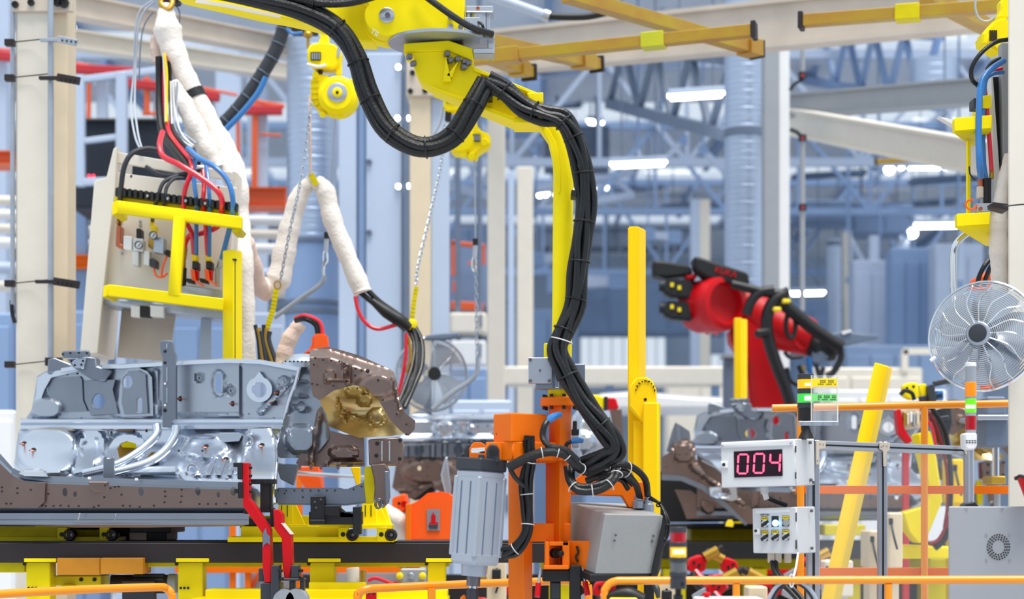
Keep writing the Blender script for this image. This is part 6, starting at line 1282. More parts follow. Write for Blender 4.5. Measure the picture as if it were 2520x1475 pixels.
for k in range(5):
    a0 = 2*math.pi*k/5+.3; vs_ = []; n1, n2 = 7, 6
    for i in range(n1):
        for j in range(n2):
            rr = .045+(R*.9-.045)*i/(n1-1); wd = (.55+.25*math.sin(i/(n1-1)*math.pi)); an = a0+(j/(n2-1)-.5)*wd*1.7+.35*i/(n1-1)
            vs_.append(C0+(fx*math.cos(an)+fy*math.sin(an))*rr+axf*(-.02+.045*(j/(n2-1)-.5)))
    m = MB().add(vs_, [(i*n2+j, i*n2+j+1, (i+1)*n2+j+1, (i+1)*n2+j) for i in range(n1-1) for j in range(n2-1)])
    m2 = MB().add(m.v+[p-axf*.003 for p in m.v], m.f+[tuple(q+len(m.v) for q in reversed(f)) for f in m.f])
    m2.build('fan_blade', 'alu', fn, smooth=80)
MB().cyl(C0-fx*R*0+V((-R*.88, 0, -.085)), C0+V((-R*.97, 0, -.1)), .008, n=10).build('cage_clip', 'white', fn)
MB().bar(C0-axf*.12, V((W(2510, 0, 7.9).x, 7.9, C0.z)), .05, .05, (0, 0, 1)).build('wall_arm', 'charcoal', fn, bev=.004)
# hose station on the right column
hs = T('hose_station', 'yellow bracketed hose station with handle bar mounted by the right column', 'hose station', W(2440, 600, 8.2)); Y8 = 8.2
MB().pr([(2438, 190), (2444, 188), (2462, 440), (2452, 520), (2446, 520)], Y8, .1).build('back_edge', 'box_white', hs, bev=.003)
MB().pr([(2443, 190), (2468, 188), (2470, 520), (2452, 520)], Y8+.04, .06).build('dark_panel', 'near_black', hs)
MB().pr([(2464, 105), (2482, 105), (2484, 400), (2470, 420)], Y8-.02, .06).build('grey_panel', 'grey', hs, bev=.003)
MB().pr([(2418, 236), (2440, 233), (2440, 266), (2418, 268)], Y8-.12, .18).build('upper_block', 'yellow', hs, bev=.003)
MB().pr([(2396, 241), (2417, 240), (2417, 267), (2396, 266)], Y8-.13, .08).build('hose_clip', 'charcoal', hs, bev=.003)
MB().pr([(2350, 290), (2442, 283), (2441, 316), (2350, 323)], Y8-.2, .05).build('upper_bar', 'yellow', hs, bev=.003)
MB().prism(WP([(2350, 322, 8.0), (2441, 316, 8.0), (2402, 352, 8.3), (2386, 350, 8.3)]), (0, .01, -.012)).build('upper_bracket', 'dull_yellow', hs, bev=.002)
MB().pr([(2310, 286), (2350, 296), (2350, 310)], Y8-.15, .05).build('white_cone', 'white', hs)
MB().pb(2381, 346, 2389, 528, Y8-.05, .03).build('rod', 'yellow', hs, bev=.002)
MB().pr([(2356, 526), (2438, 522), (2436, 553), (2356, 558)], Y8-.2, .05).build('lower_bar', 'yellow', hs, bev=.003)
MB().prism(WP([(2356, 557, 8.0), (2436, 553, 8.0), (2434, 600, 8.25), (2428, 600, 8.25), (2396, 580, 8.1)]), (0, .012, -.01)).build('lower_bracket', 'yellow', hs, bev=.002)
MB().tube(WP([(2388, 570, 8.1), (2368, 584, 8.08), (2352, 602, 8.06), (2346, 628, 8.06), (2347, 690, 8.06), (2350, 760, 8.06)]), 8*S(8.1), 16, 8).build('handle_bar', 'chrome', hs)
MB().pb(2403, 500, 2442, 522, Y8-.15, .06).build('valve_block', 'alu', hs, bev=.003); bolt(2413, 514, Y8-.15, 5, hs, 'copper')
for x, y0, y1, r, m in ((2413, 430, 462, 7, 'copper'), (2412, 460, 488, 9, 'beam_beige'), (2416, 486, 505, 5, 'grey'), (2428, 440, 500, 10, 'near_black'), (2441, 440, 510, 4, 'galv'), (2427, 432, 446, 5, 'label_yellow'), (2440, 414, 440, 6, 'brass')): MB().cyl(W(x, y0, Y8-.1), W(x, y1, Y8-.1), r*S(8.1), n=12).build('fitting', m, hs, bev=.002)
MB().tube(WP([(2385, 410, 8.1), (2388, 430, 8.1), (2400, 444, 8.1)]), 2*S(8), 6).build('valve_lever', 'charcoal', hs)
MB().tube([W(2390+math.cos(a)*13, 504+math.sin(a)*12, 8.05) for a in [i*math.pi/8 for i in range(14)]], 2.5*S(8), 6, 2).build('orange_lead', 'hot_orange', hs)
hL = [('thick blue air hose running down the hose station, outermost', [(2470, 150, 8.1), (2440, 170, 8.05), (2416, 200, 8.02), (2410, 250, 8.0), (2408, 330, 8.0), (2410, 400, 8.0), (2414, 436, 8.05)], 8, 'hose_blue'),
      ('second blue hose beside the thick one on the hose station', [(2470, 178, 8.12), (2440, 184, 8.1), (2424, 210, 8.1), (2420, 320, 8.08), (2422, 400, 8.08), (2428, 440, 8.1)], 5, 'hose_blue'),
      ('red air hose running down the hose station next to the white edge', [(2466, 168, 8.14), (2440, 180, 8.14), (2424, 205, 8.14), (2428, 260, 8.1), (2434, 330, 8.08), (2440, 420, 8.08)], 5.5, 'hose_red'),
      ('black cable looping out from the right column above the hose station', [(2482, 97, 8.05), (2450, 104, 8.0), (2415, 130, 7.98), (2392, 165, 7.98), (2392, 195, 8.0), (2408, 212, 8.05)], 5.5, 'rubber'),
      ('short black cable behind the blue hoses at the right column', [(2470, 142, 8.2), (2444, 152, 8.18), (2428, 172, 8.18)], 5, 'rubber')]
for lab, L, r, m in hL:
    t = T('air_hose', lab, 'hose', W(*L[-1])); MB().tube([W(*p) for p in L], r*S(8), 12, 8).build('hose', m, t)
sleeve('white fabric hose sleeve strapped to the right column above the fan', [(2482, 380, 8.1), (2474, 430, 8.1), (2462, 500, 8.1), (2458, 560, 8.1), (2460, 640, 8.1), (2462, 720, 8.1)], [10, 16, 20, 26, 24, 20])
t = T('column_bracket', 'dark slotted steel bracket clamped round the right column above the sleeve', 'bracket', W(2460, 508, 7.7))
MB().pr([(2444, 497), (2482, 502), (2482, 518), (2446, 508)], 7.6, .1).build('channel', 'steel_dark', t, bev=.002); MB().tube(WP([(2470, 508, 7.45), (2520, 503, 7.48), (2560, 502, 7.5)]), 2*S(7.5), 6).build('strap_wire', 'steel_dark', t)
t = T('spring_balancer', 'yellow spring balancer at the top right, half hidden by the column', 'balancer', W(2460, 60, 8.6))
MB().pr([(2416, 80), (2424, 76), (2450, 46), (2484, 40), (2484, 100), (2462, 130), (2440, 116), (2420, 110)], 8.5, .14).build('spring_case', 'yellow', t, bev=.012, seg=2)
MB().pr([(2418, 78), (2434, 80), (2434, 108), (2418, 110)], 8.46, .1).build('side_lug', 'yellow', t, bev=.008)
for k in range(4): MB().pb(2436+k*5, 74, 2439+k*5, 100, 8.49, .01).build('spring_coil', 'steel_dark', t)
MB().pr([(2462, 0), (2484, -10), (2484, 44), (2456, 44), (2464, 20)], 8.52, .08).build('hook_shank', 'yellow', t, bev=.008)
MB().tube(WP([(2402, -5, 8.6), (2400, 20, 8.6), (2410, 46, 8.6), (2432, 52, 8.6), (2458, 36, 8.6)]), 3*S(8.6), 8).build('safety_cable', 'cord', t)
t = T('orange_cover', 'orange plug cover with black cables above the round fan', 'cover', W(2425, 700, 8.7))
MB().pr([(2394, 702), (2398, 684), (2420, 676), (2440, 660), (2446, 705), (2400, 712)], 8.7, .1).build('cap', 'hot_orange', t, bev=.01)
for d in (0, 18): MB().tube(WP([(2404+d, 704, 8.65), (2410+d, 680, 8.62), (2424+d, 652, 8.62), (2444+d, 632, 8.66)]), 6*S(8.6), 10).build('lead', 'rubber', t)
MB().tube(WP([(2430, 712, 8.9), (2424, 780, 8.9), (2418, 860, 8.9), (2426, 960, 8.9)]), 14*S(8.8), 10).build('orange_tail', 'hot_orange', t)
t = T('red_bucket', 'red bucket rim poking in at the right edge in front of the cream column', 'bucket', W(2520, 1225, 7.0))
MB().lathe(W(2548, 1232, 7.05), (0, 0, 1), [(24*S(7), 0), (36*S(7), .05), (44*S(7), .082), (51*S(7), .085), (51*S(7), .092), (44*S(7), .092), (40*S(7), .08)], 32).build('bowl', 'red', t)
MB().tube(WP([(2499, 1180, 6.98), (2510, 1172, 6.96), (2530, 1178, 6.95)]), 4*S(7), 8).build('handle', 'black', t)
# ================================================================ MIDDLE DISTANCE
# brass coloured zinc rails under the roof
def zrail(label, L, Y0, Y1, h, caps=(), m='zinc'):
    a, b = W(L[0], L[1], Y0), W(L[2], L[3], Y1); t = T('zinc_rail', label, 'rail', a.lerp(b, .5))
    MB().bar(a, b, h*1.2, h, (0, 0, 1)).build('rail', m, t, bev=.003)
    for k, l, mm in caps:
        p = a.lerp(b, k); q = a.lerp(b, min(1, k+l)); MB().bar(p, q, h*1.7, h*1.35, (0, 0, 1)).build('clamp', mm, t, bev=.004)
    d = (b-a).normalized()
    MB().bar(b, b+d*.03, h*1.5, h*1.5, (0, 0, 1)).build('end_stop', 'steel_dark', t, bev=.004)
    return t
zrail('long brass zinc rail rising right across the beige beam, with bright clamp', (1160, 147, 1850, 76), 11.5, 11, .068, [(.62, .08, 'zinc_green'), (.08, .1, 'zinc')])
zrail('brass zinc rail at the top right, clamped in the middle', (2480, 14, 1978, 52), 11, 11.4, .07, [(.42, .12, 'dull_yellow')])
zrail('dark zinc cross rail passing behind the long brass rail at the top', (1395, -12, 1860, 122), 11.2, 12.6, .08, [(.93, .07, 'zinc')])
zrail('short zinc cross rail end right of the brake, lower one', (1120, 110, 1300, 178), 11.6, 12.6, .075, [(.82, .1, 'zinc')])
zrail('short zinc cross rail end left of the upper lamp', (1200, 100, 1466, 158), 11.6, 12.8, .075, [(.82, .12, 'zinc')])
zrail('zinc cross rail at the top right corner by the hoist', (2280, -10, 2450, 78), 11.4, 12.2, .085)
zrail('far green zinc rail under the cream sloping beam', (2460, 384, 2160, 398), 22, 23, .055, [(.3, .06, 'zinc_green')])
t = T('air_line', 'pale pipe with black hose bending under the zinc rails at the top', 'pipe', W(1350, 40, 13))
MB().cyl(W(1150, -30, 13), W(1345, 40, 13), 13*S(13), n=16).build('pipe', 'pale_blue', t); MB().tube(WP([(1350, 40, 13), (1400, 42, 13), (1450, 40, 13), (1495, 30, 13)]), 9*S(13), 12).build('hose', 'black', t)
MB().cyl(W(1338, 37, 13), W(1352, 42, 13), 16*S(13), n=16).build('ferrule', 'alu', t)
t = T('trolley_block', 'dark trolley block with red and blue leads above the hanging balancer', 'trolley', W(740, 72, 12))
MB().pb(716, 60, 780, 80, 12, .1).build('carriage', 'steel_dark', t, bev=.004)
MB().tube(WP([(705, 70, 11.9), (720, 82, 11.9), (745, 80, 11.9)]), 4*S(12), 8).build('blue_lead', 'hose_blue', t); MB().cyl(W(759, 80, 12), W(758, 118, 12), 4*S(12), n=8).build('drop_rod', 'zinc', t); MB().lathe(W(758, 84, 12), (0, 0, 1), [(10*S(12), -.02), (12*S(12), 0), (8*S(12), .02)], 14).build('rod_collar', 'zinc', t)
# ---------------------------------------------------------------- red robot
Yr = 16.4
rb = T('welding_robot', 'big red welding robot arm with black motors and hoses behind the second body', 'robot', (W(1900, 0, Yr).x, Yr, 0))
MB().pr([(1795, 800), (1840, 770), (1880, 800), (1905, 880), (1955, 1010), (1960, 1150), (1868, 1150), (1850, 1010), (1838, 900), (1800, 840)], Yr, .35).build('lower_arm', 'robot_red', rb, bev=.05, seg=3)
MB().cyl(W(1912, 1140, Yr+.2), V((W(1912, 0, Yr).x, Yr+.2, .3)), .32, .42, n=28).build('base_column', 'robot_red', rb)
MB().lathe(V((W(1912, 0, Yr).x, Yr+.2, 0)), (0, 0, 1), [(.6, 0), (.6, .1), (.5, .35)], 32).build('pedestal', 'charcoal', rb)
c = W(1775, 748, Yr-.05); ax = V((.55, -.83, .0)).normalized()
MB().lathe(c-ax*.3, ax, [(.22, -.05), (.24, 0), (.24, .2), (.25, .22), (.25, .3), (.235, .36), (.19, .37), (.17, .30), (.05, .26)], 40).build('shoulder', 'robot_red', rb)
MB().pr([(1704, 690), (1790, 690), (1800, 800), (1760, 826), (1740, 808), (1700, 802)], Yr+.05, .4).build('shoulder_case', 'robot_red', rb, bev=.05, seg=3)
MB().pr([(1685, 676), (1714, 672), (1716, 688), (1688, 692)], Yr, .2).build('cap_block', 'robot_red', rb, bev=.02)
for y0 in (686, 740):
    mo = MB().pr([(1632, y0+6), (1640, y0), (1705, y0+4), (1704, y0+50), (1646, y0+44), (1630, y0+30)], Yr-.05, .2).build('motor', 'black', rb, bev=.03, seg=2)
    MB().cyl(W(1622, y0+18, Yr), W(1640, y0+18, Yr), .05, n=14).build('motor_cap', 'navy', mo)
    for x in (1654, 1672): MB().pb(x-4, y0+10+(x-1654)*.4, x+4, y0+20+(x-1654)*.4, Yr-.07, .03).build('yellow_plug', 'label_yellow', mo)
MB().pr([(1607, 640), (1642, 643), (1700, 654), (1706, 676), (1640, 684), (1608, 678)], Yr, .25).build('cable_tray', 'near_black', rb, bev=.02)
cv2 = MB().pr([(1706, 630), (1720, 632), (1842, 672), (1846, 700), (1830, 706), (1740, 684), (1712, 662)], Yr-.12, .3).build('arm_cover', 'near_black', rb, bev=.02)
text('KUKA', .075, W(1786, 671, Yr-.125), 'led_red' if 0 else 'red', cv2, rot=(math.pi/2, .26, 0), ext=.004)
MB().tube([W(1800, 742, Yr+.25), W(1862, 775, Yr+.2), W(1925, 812, Yr+.1), W(2000, 842, Yr)], [.2, .21, .19, .14], 24, 4).build('forearm', 'robot_red', rb)
MB().pr([(1944, 800), (1990, 812), (2006, 836), (1995, 862), (1965, 870), (1948, 850)], Yr-.1, .2).build('wrist_case', 'robot_red', rb, bev=.03, seg=2)
MB().lathe(W(2000, 848, Yr), (.9, -.2, -.4), [(.11, -.02), (.12, .06), (.09, .1), (.085, .2), (.06, .24)], 20).build('wrist', 'black', rb)
MB().pr([(1986, 775), (2012, 790), (2016, 812), (1992, 806)], Yr-.15, .1).build('wrist_plate', 'far_red', rb, bev=.01)
for L, r in (([(1800, 700), (1850, 712), (1890, 722), (1925, 722), (1940, 716)], 11), ([(1836, 775), (1850, 740), (1872, 720), (1905, 714)], 12), ([(1936, 724), (1904, 742), (1888, 780), (1890, 830), (1908, 890), (1935, 960), (1950, 1010)], 15), ([(1920, 742), (1960, 775), (2000, 808), (2040, 836), (2072, 856)], 16), ([(2066, 850), (2070, 880), (2052, 915), (2034, 926)], 8), ([(1930, 866), (1945, 880), (1975, 878)], 5), ([(1965, 900), (1978, 925), (1994, 930)], 6)):
    MB().tube([W(x, y, Yr-.3) for x, y in L], r*S(Yr), 12, 6).build('dress_hose', 'rubber', rb)
MB().pr([(1858, 812), (1896, 806), (1902, 822), (1866, 832)], Yr-.4, .15).build('hose_clamp', 'black', rb, bev=.02)
MB().tube([W(1946+math.cos(a)*12, 800+math.sin(a)*32, Yr-.28) for a in [i*math.pi/8 for i in range(16)]], .022, 8, closed=True).build('hose_ring', 'black', rb)
m = MB(); m.pr([(2040, 822), (2080, 816), (2120, 822), (2162, 824), (2164, 834), (2120, 842), (2090, 850), (2060, 848)], Yr-.2, .1); m.pr([(2000, 860), (2070, 860), (2072, 872), (2040, 880), (2010, 900), (1996, 890)], Yr-.1, .15); m.build('weld_tongs', 'slate', rb, bev=.01)
MB().pr([(2070, 816), (2094, 811), (2096, 817), (2074, 824)], Yr-.22, .05).build('tong_tip', 'white', rb)
for L, r, m in (([(2008, 895), (2018, 930), (2026, 905)], 6, 'charcoal'), ([(1936, 905), (1944, 935), (1964, 950)], 5, 'rubber'), ([(1990, 880), (1996, 930)], 7, 'hose_blue'), ([(1975, 900), (1972, 940)], 6, 'zinc')):
    MB().tube([W(x, y, Yr-.1) for x, y in L], r*S(Yr), 8, 5).build('tool_cable', m, rb)
for x, y in ((1915, 760), (1938, 740)): MB().pb(x-12, y-4, x+8, y+6, Yr-.4, .06).build('yellow_clip', 'label_yellow', rb, bev=.01)
t = T('stop_post', 'shorter yellow angle post in front of the red robot', 'post', (W(1823, 0, 15).x, 15, 0))
p = [(1807, 15.0), (1826, 15.0), (1828, 15.08), (1839, 15.12), (1836, 15.16), (1806, 15.1)]
vprism(p, 783, 1600, 15).build('post', 'amber', t, bev=.006)
# grey pillar box behind robot
t = T('control_pillar', 'small grey control pillar left of the yellow angle post', 'pillar', (W(1797, 0, 17.5).x, 17.5, 0))
a, b = W(1784, 878, 17.5), W(1808, 0, 17.5); MB().box(((a.x+b.x)/2, 17.6, a.z/2), (b.x-a.x, .2, a.z)).build('body', 'slate', t, bev=.01); MB().pb(1782, 872, 1812, 880, 17.45, .3).build('cap', 'grey', t)
# far line under the second body
c2 = T('far_conveyor', 'dark conveyor with yellow beams under the second car body', 'conveyor', (W(1850, 0, 13).x, 13, 0))
MB().pb(1330, 1336, 2340, 1376, 12.9, 1.1).build('track', 'near_black', c2)
MB().pb(1330, 1376, 2340, 1402, 13.5, .2).build('long_beam', 'dull_yellow', c2, bev=.004)
MB().pb(1700, 1302, 1960, 1336, 13.6, .4).build('shuttle', 'dull_yellow', c2, bev=.006)
MB().pb(1640, 1290, 1960, 1302, 13.3, .6).build('shuttle_deck', 'near_black', c2, bev=.006)  # near-black deck: shade under the second body put into its colour
MB().pb(2030, 1292, 2130, 1318, 12.9, .3).build('shuttle_block', 'dull_yellow', c2, bev=.006)
for x in (1380, 1660, 1860, 2090, 2300):
    a = W(x, 1400, 13); MB().box((a.x, 13.1, a.z/2), (.16, .2, a.z)).build('support_post', 'dull_yellow', c2, bev=.004)
MB().pr([(1786, 1296), (1790, 1284), (1794, 1280), (1802, 1280), (1806, 1290), (1804, 1298)], 12.7, .05).build('yellow_catch', 'label_yellow', c2, bev=.003)
MB().box((W(1800, 0, 13.6).x, 13.7, .45), (6.5, .05, .9)).build('skirt_plate', 'steel_dark', c2)
# welding guns and clutter below the far line
def gun(label, x, y, Y, fl=1, s=1.):
    t = T('weld_clamp', label, 'weld clamp', W(x, y, Y)); q = lambda a, b: (x+a*fl*s, y+b*s)
    MB().pr([q(-20, 10), q(-14, -14), q(10, -24), q(26, -14), q(22, 12), q(0, 20)], Y, .12).build('body', 'red', t, bev=.01)
    MB().cyl(W(*q(20, -18), Y), W(*q(50, -34), Y), .03*s, n=14).build('cylinder', 'brass', t); MB().cyl(W(*q(48, -33), Y), W(*q(62, -41), Y), .018*s, n=12).build('rod', 'steel_dark', t)
    MB().pr([q(-18, 12), q(-48, 26), q(-52, 18), q(-22, 0)], Y-.02, .04).build('jaw', 'galv', t, bev=.004)
    MB().tube(WP([(*q(0, 14), Y), (*q(20, 34), Y-.05), (*q(52, 28), Y-.05), (*q(66, 50), Y)]), .022*s, 10).build('cable', 'hose_red', t)
    MB().tube(WP([(*q(-6, 16), Y-.02), (*q(4, 46), Y-.06), (*q(40, 60), Y-.04)]), .018*s, 10).build('cable', 'rubber', t)
    for a, b in ((-4, -6), (8, 0), (4, 8)): bolt(*q(a, b), Y, 4*s, t, 'steel_dark')
gun('red weld clamp with brass cylinder behind the foreground signal tower', 1712, 1392, 11.6, 1, 1.1)
gun('red weld clamp with brass cylinder halfway to the button box', 1800, 1396, 11.8, -1, 1.0)
gun('red weld clamp under the button box glands', 1985, 1396, 11.2, 1, 1.1)
gun('red weld clamp low behind the long handrail near its first post', 1760, 1446, 11, 1, 1.1)
gun('red weld clamp low behind the coiled cable', 1900, 1450, 11, -1, 1.2)
gun('red weld clamp behind the cylinder rod under the black track', 1020, 1412, 11, -1, 1.0)
gun('red weld clamp left of the orange gripper post at the bottom', 1235, 1452, 11, -1, 1.0)
gun('red weld clamp seen below the grey box feet', 1480, 1452, 11, 1, 1.1)
for i, (x, y, Y, m, lab) in enumerate(((1222, 1400, 10.5, 'beige', 'beige machine post with small cables behind the cylinder foot'), (1640, 1450, 9.6, 'beige', 'beige corner post end right of the grey box tray'), (1865, 1470, 10.5, 'beige', 'beige wedge block low behind the handrail posts'))):
    t = T('machine_post', lab, 'machine post', (W(x, 0, Y).x, Y, 0)); z = W(x, y-25, Y).z
    MB().box((W(x, 0, Y).x, Y+.1, z/2), (48*S(Y), .2, z)).build('post', m, t, bev=.008); MB().box((W(x, 0, Y).x, Y-.02, z-.1), (.05, .06, .08)).build('sensor', 'near_black', t, bev=.006)
    MB().tube(WP([(x, y, Y-.03), (x+8, y+24, Y-.05), (x-2, y+60, Y-.03)]), .006, 6).build('wire', 'black', t)
t = T('valve_stack', 'small metal valve unit with yellow caps behind the black track, right of the red clamps', 'valve', W(1010, 1420, 10.2))
MB().pb(985, 1400, 1048, 1436, 10.2, .12).build('body', 'grey', t, bev=.008)
for x, m in ((984, 'label_yellow'), (1012, 'galv'), (1040, 'label_yellow')): MB().lathe(W(x, 1418, 10.19), (0, -1, 0), [(9*S(10), 0), (9*S(10), .03), (5*S(10), .035)], 16).build('port', m, t)
t = T('jointed_tool', 'cream motor with black plug under the black track, near the middle handrail', 'motor', W(880, 1420, 10))
MB().cyl(W(868, 1398, 10), W(872, 1440, 10), 16*S(10), n=18).build('body', 'cream', t); MB().pb(856, 1436, 884, 1470, 9.95, .08).build('plug', 'black', t, bev=.006); MB().cyl(W(892, 1404, 9.95), W(892, 1440, 9.95), 8*S(10), n=12).build('valve', 'brass', t)
cables('red_lead', 'thick red lead under the black track beside the middle handrail', 'cable', [(905, 1430, 10), (925, 1424, 10), (955, 1434, 10), (985, 1448, 10)], [(0, 0, 0)], 5, 'hose_red', wob=0)
t = T('red_bracket', 'red drilled bracket at the bottom edge left of the middle handrail', 'bracket', W(918, 1475, 8.4))
MB().pb(900, 1456, 926, 1500, 8.4, .03).build('plate', 'red', t, bev=.002)
for x, y in ((908, 1462), (920, 1462)): MB().lathe(W(x, y, 8.399), (0, -1, 0), [(3*S(8), 0), (2.5*S(8), .001)], 10).build('hole', 'ink', t)
t = T('emergency_button', 'red mushroom button on a white box at the bottom edge under the handrail', 'button', W(1738, 1475, 6.4))
MB().pb(1715, 1473, 1880, 1530, 6.4, .15).build('box', 'box_white', t, bev=.005); MB().lathe(W(1739, 1474, 6.46), (0, 0, 1), [(6*S(6.4), 0), (6*S(6.4), .008), (11*S(6.4), .01), (10*S(6.4), .02), (4*S(6.4), .023)], 22).build('mushroom', 'red', t)
t = T('cordless_driver', 'black and yellow hand tool handle at the bottom edge below the grey box', 'tool', W(1530, 1475, 6.9))
MB().tube(WP([(1484, 1474, 6.9), (1510, 1466, 6.9), (1545, 1464, 6.9), (1580, 1480, 6.9)]), [.012, .02, .03, .03], 12).build('grip', 'black', t); MB().pb(1500, 1472, 1570, 1500, 6.85, .06).build('stripe', 'label_yellow', t, bev=.006)
t = T('weld_gun_head', 'yellow and red weld gun head just right of the orange flange', 'weld gun', W(1480, 1000, 12.6))
MB().pr([(1424, 972), (1470, 972), (1490, 980), (1490, 1006), (1430, 1004)], 12.6, .2).build('yellow_body', 'yellow', t, bev=.01); MB().pr([(1492, 978), (1516, 980), (1524, 1006), (1490, 1008)], 12.6, .2).build('red_body', 'red', t, bev=.01); MB().pb(1486, 976, 1496, 1008, 12.58, .2).build('collar', 'steel_dark', t, bev=.004)
t = T('white_hood', 'long white glossy hood far behind the second body', 'hood', W(1600, 1000, 20))
MB().pr([(1440, 990), (1480, 968), (1560, 962), (1700, 974), (1790, 978), (1790, 1010), (1440, 1010)], 20, 1.2).build('shell', 'white', t, bev=.06, seg=3); MB().box((W(1600, 0, 20).x, 20.6, .9), (1.4, 1, 1.8)).build('stand', 'mid_blue', t)
t = T('cream_duct_line', 'long cream horizontal duct crossing far behind the yellow posts', 'duct', W(1500, 925, 23))
MB().pb(1190, 902, 1800, 948, 23, .5).build('duct', 'cream', t, bev=.02); 
for x in (1240, 1500, 1760): a = W(x, 940, 23.2); MB().box((a.x, 23.2, a.z/2), (.1, .1, a.z)).build('leg', 'mid_blue', t)
# ---------------------------------------------------------------- second fan, blurred
f2_ = T('cage_fan', 'grey cage fan out of focus behind the vertical chain', 'fan', (W(1065, 0, 13.4).x, 13.4, 0))
C0 = W(1062, 922, 13.4); R = 90*S(13.4); axf = V((.3, -.95, 0)).normalized(); fx, fy, _ = frame(axf)
g = MB()
for k in range(16): r = .06+(R-.06)*k/15; g.tube(circ(r, .09-.08*(k/15)**3, 36), .003, 4, closed=True)
g.build('cage_rings', 'alu', f2_, kind='stuff')
MB().tube(circ(R, 0, 40), .01, 8, closed=True).build('cage_rim', 'alu', f2_)
MB().lathe(C0+axf*.08, axf, [(.05, 0), (.045, .02)], 24).build('hub_cap', 'near_black', f2_)
for k in range(8):
    a = k*math.pi/4; u = fx*math.cos(a)+fy*math.sin(a); MB().tube([C0+axf*.09+u*.05, C0+axf*.07+u*R*.7, C0+u*R], .004, 5, 3).build('cage_spoke', 'alu', f2_)
for k in range(4):
    a0 = k*math.pi/2+.4; vs_ = []
    for i in range(5):
        for j in range(4): an = a0+(j/3-.5)*1.0+.3*i/4; rr = .05+(R*.9-.05)*i/4; vs_.append(C0+(fx*math.cos(an)+fy*math.sin(an))*rr+axf*.05*(j/3-.5))
    m = MB().add(vs_, [(i*4+j, i*4+j+1, i*4+j+5, i*4+j+4) for i in range(4) for j in range(3)]); m.add([p-axf*.004 for p in vs_], [(i*4+j+4, i*4+j+5, i*4+j+1, i*4+j) for i in range(4) for j in range(3)]); m.build('fan_blade', 'galv', f2_, smooth=80)
MB().pr([(1050, 825), (1090, 820), (1130, 818), (1132, 830), (1090, 836), (1040, 836)], 13.3, .1).build('top_bracket', 'slate', f2_, bev=.01)
MB().cyl(C0-axf*.12, V((C0.x, C0.y+.12, 0)), .03, n=14).build('stand_pole', 'slate', f2_)
# ---------------------------------------------------------------- mezzanine and machines at the left
mz = T('dark_machine', 'large black machine casing on the mezzanine behind the white gate frame', 'machine', W(280, 510, 19))
MB().pb(168, 295, 392, 512, 19, 1.2).build('casing', 'navy', mz, bev=.03); MB().pb(166, 290, 394, 300, 18.95, 1.3).build('lid', 'near_black', mz, bev=.02)
for x in (200, 330, 420): a = W(x, 510, 20.12); MB().box((a.x, 20.12, a.z/2), (.14, .14, a.z)).build('leg', 'mid_blue', mz)
for x in (219, 230): MB().lathe(W(x, 433, 18.99), (0, -1, 0), [(.013, 0), (.01, .006)], 12).build('red_light', 'led_red', mz)
gt = T('mezzanine_gate', 'white square tube gate frame in front of the black machine casing', 'gate', W(250, 460, 18.6))
for a, b, w_ in (((198, 186), (198, 460), 22), ((300, 178), (300, 400), 26), ((190, 198), (400, 172), 16), ((190, 350), (300, 336), 14), ((190, 450), (310, 444), 18)):
    MB().bar(W(*a, 18.6), W(*b, 18.6), w_*S(18.6), w_*S(18.6), (0, 1, 0)).build('tube', 'pale_blue', gt, bev=.01)
MB().bar(W(300, 400, 18.6), V((W(300, 0, 18.6).x, 18.6, 0)), .1, .1).build('tube', 'pale_blue', gt)
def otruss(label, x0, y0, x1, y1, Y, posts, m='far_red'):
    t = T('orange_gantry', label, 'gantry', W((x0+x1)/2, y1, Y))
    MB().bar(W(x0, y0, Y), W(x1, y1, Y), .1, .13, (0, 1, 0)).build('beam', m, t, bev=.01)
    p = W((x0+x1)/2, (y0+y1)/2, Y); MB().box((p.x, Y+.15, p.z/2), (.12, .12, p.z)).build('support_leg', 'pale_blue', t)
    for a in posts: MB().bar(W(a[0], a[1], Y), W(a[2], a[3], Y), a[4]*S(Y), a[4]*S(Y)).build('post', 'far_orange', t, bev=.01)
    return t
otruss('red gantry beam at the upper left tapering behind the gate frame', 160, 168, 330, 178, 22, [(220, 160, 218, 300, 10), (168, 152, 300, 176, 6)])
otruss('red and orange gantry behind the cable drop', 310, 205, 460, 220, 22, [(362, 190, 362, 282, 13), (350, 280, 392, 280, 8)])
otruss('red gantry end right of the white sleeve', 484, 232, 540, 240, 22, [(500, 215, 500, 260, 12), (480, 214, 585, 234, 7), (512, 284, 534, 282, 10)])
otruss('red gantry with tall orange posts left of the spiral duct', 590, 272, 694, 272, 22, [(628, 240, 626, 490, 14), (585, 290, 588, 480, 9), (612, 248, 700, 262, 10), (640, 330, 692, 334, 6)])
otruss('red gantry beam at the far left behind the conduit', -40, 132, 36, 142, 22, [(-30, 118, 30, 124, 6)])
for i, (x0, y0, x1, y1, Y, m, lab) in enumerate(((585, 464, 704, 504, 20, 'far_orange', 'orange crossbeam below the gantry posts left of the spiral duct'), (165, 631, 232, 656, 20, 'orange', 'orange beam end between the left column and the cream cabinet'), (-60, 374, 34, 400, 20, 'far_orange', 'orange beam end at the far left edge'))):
    t = T('orange_beam', lab, 'beam', W(x0, y1, Y)); MB().pb(x0, y0, x1, y1, Y, .3).build('web', m, t, bev=.01); MB().pb(x0, y0-4, x1, y0, Y-.06, .42).build('flange', m, t); MB().pb(x0, y1, x1, y1+4, Y-.06, .42).build('flange', m, t)
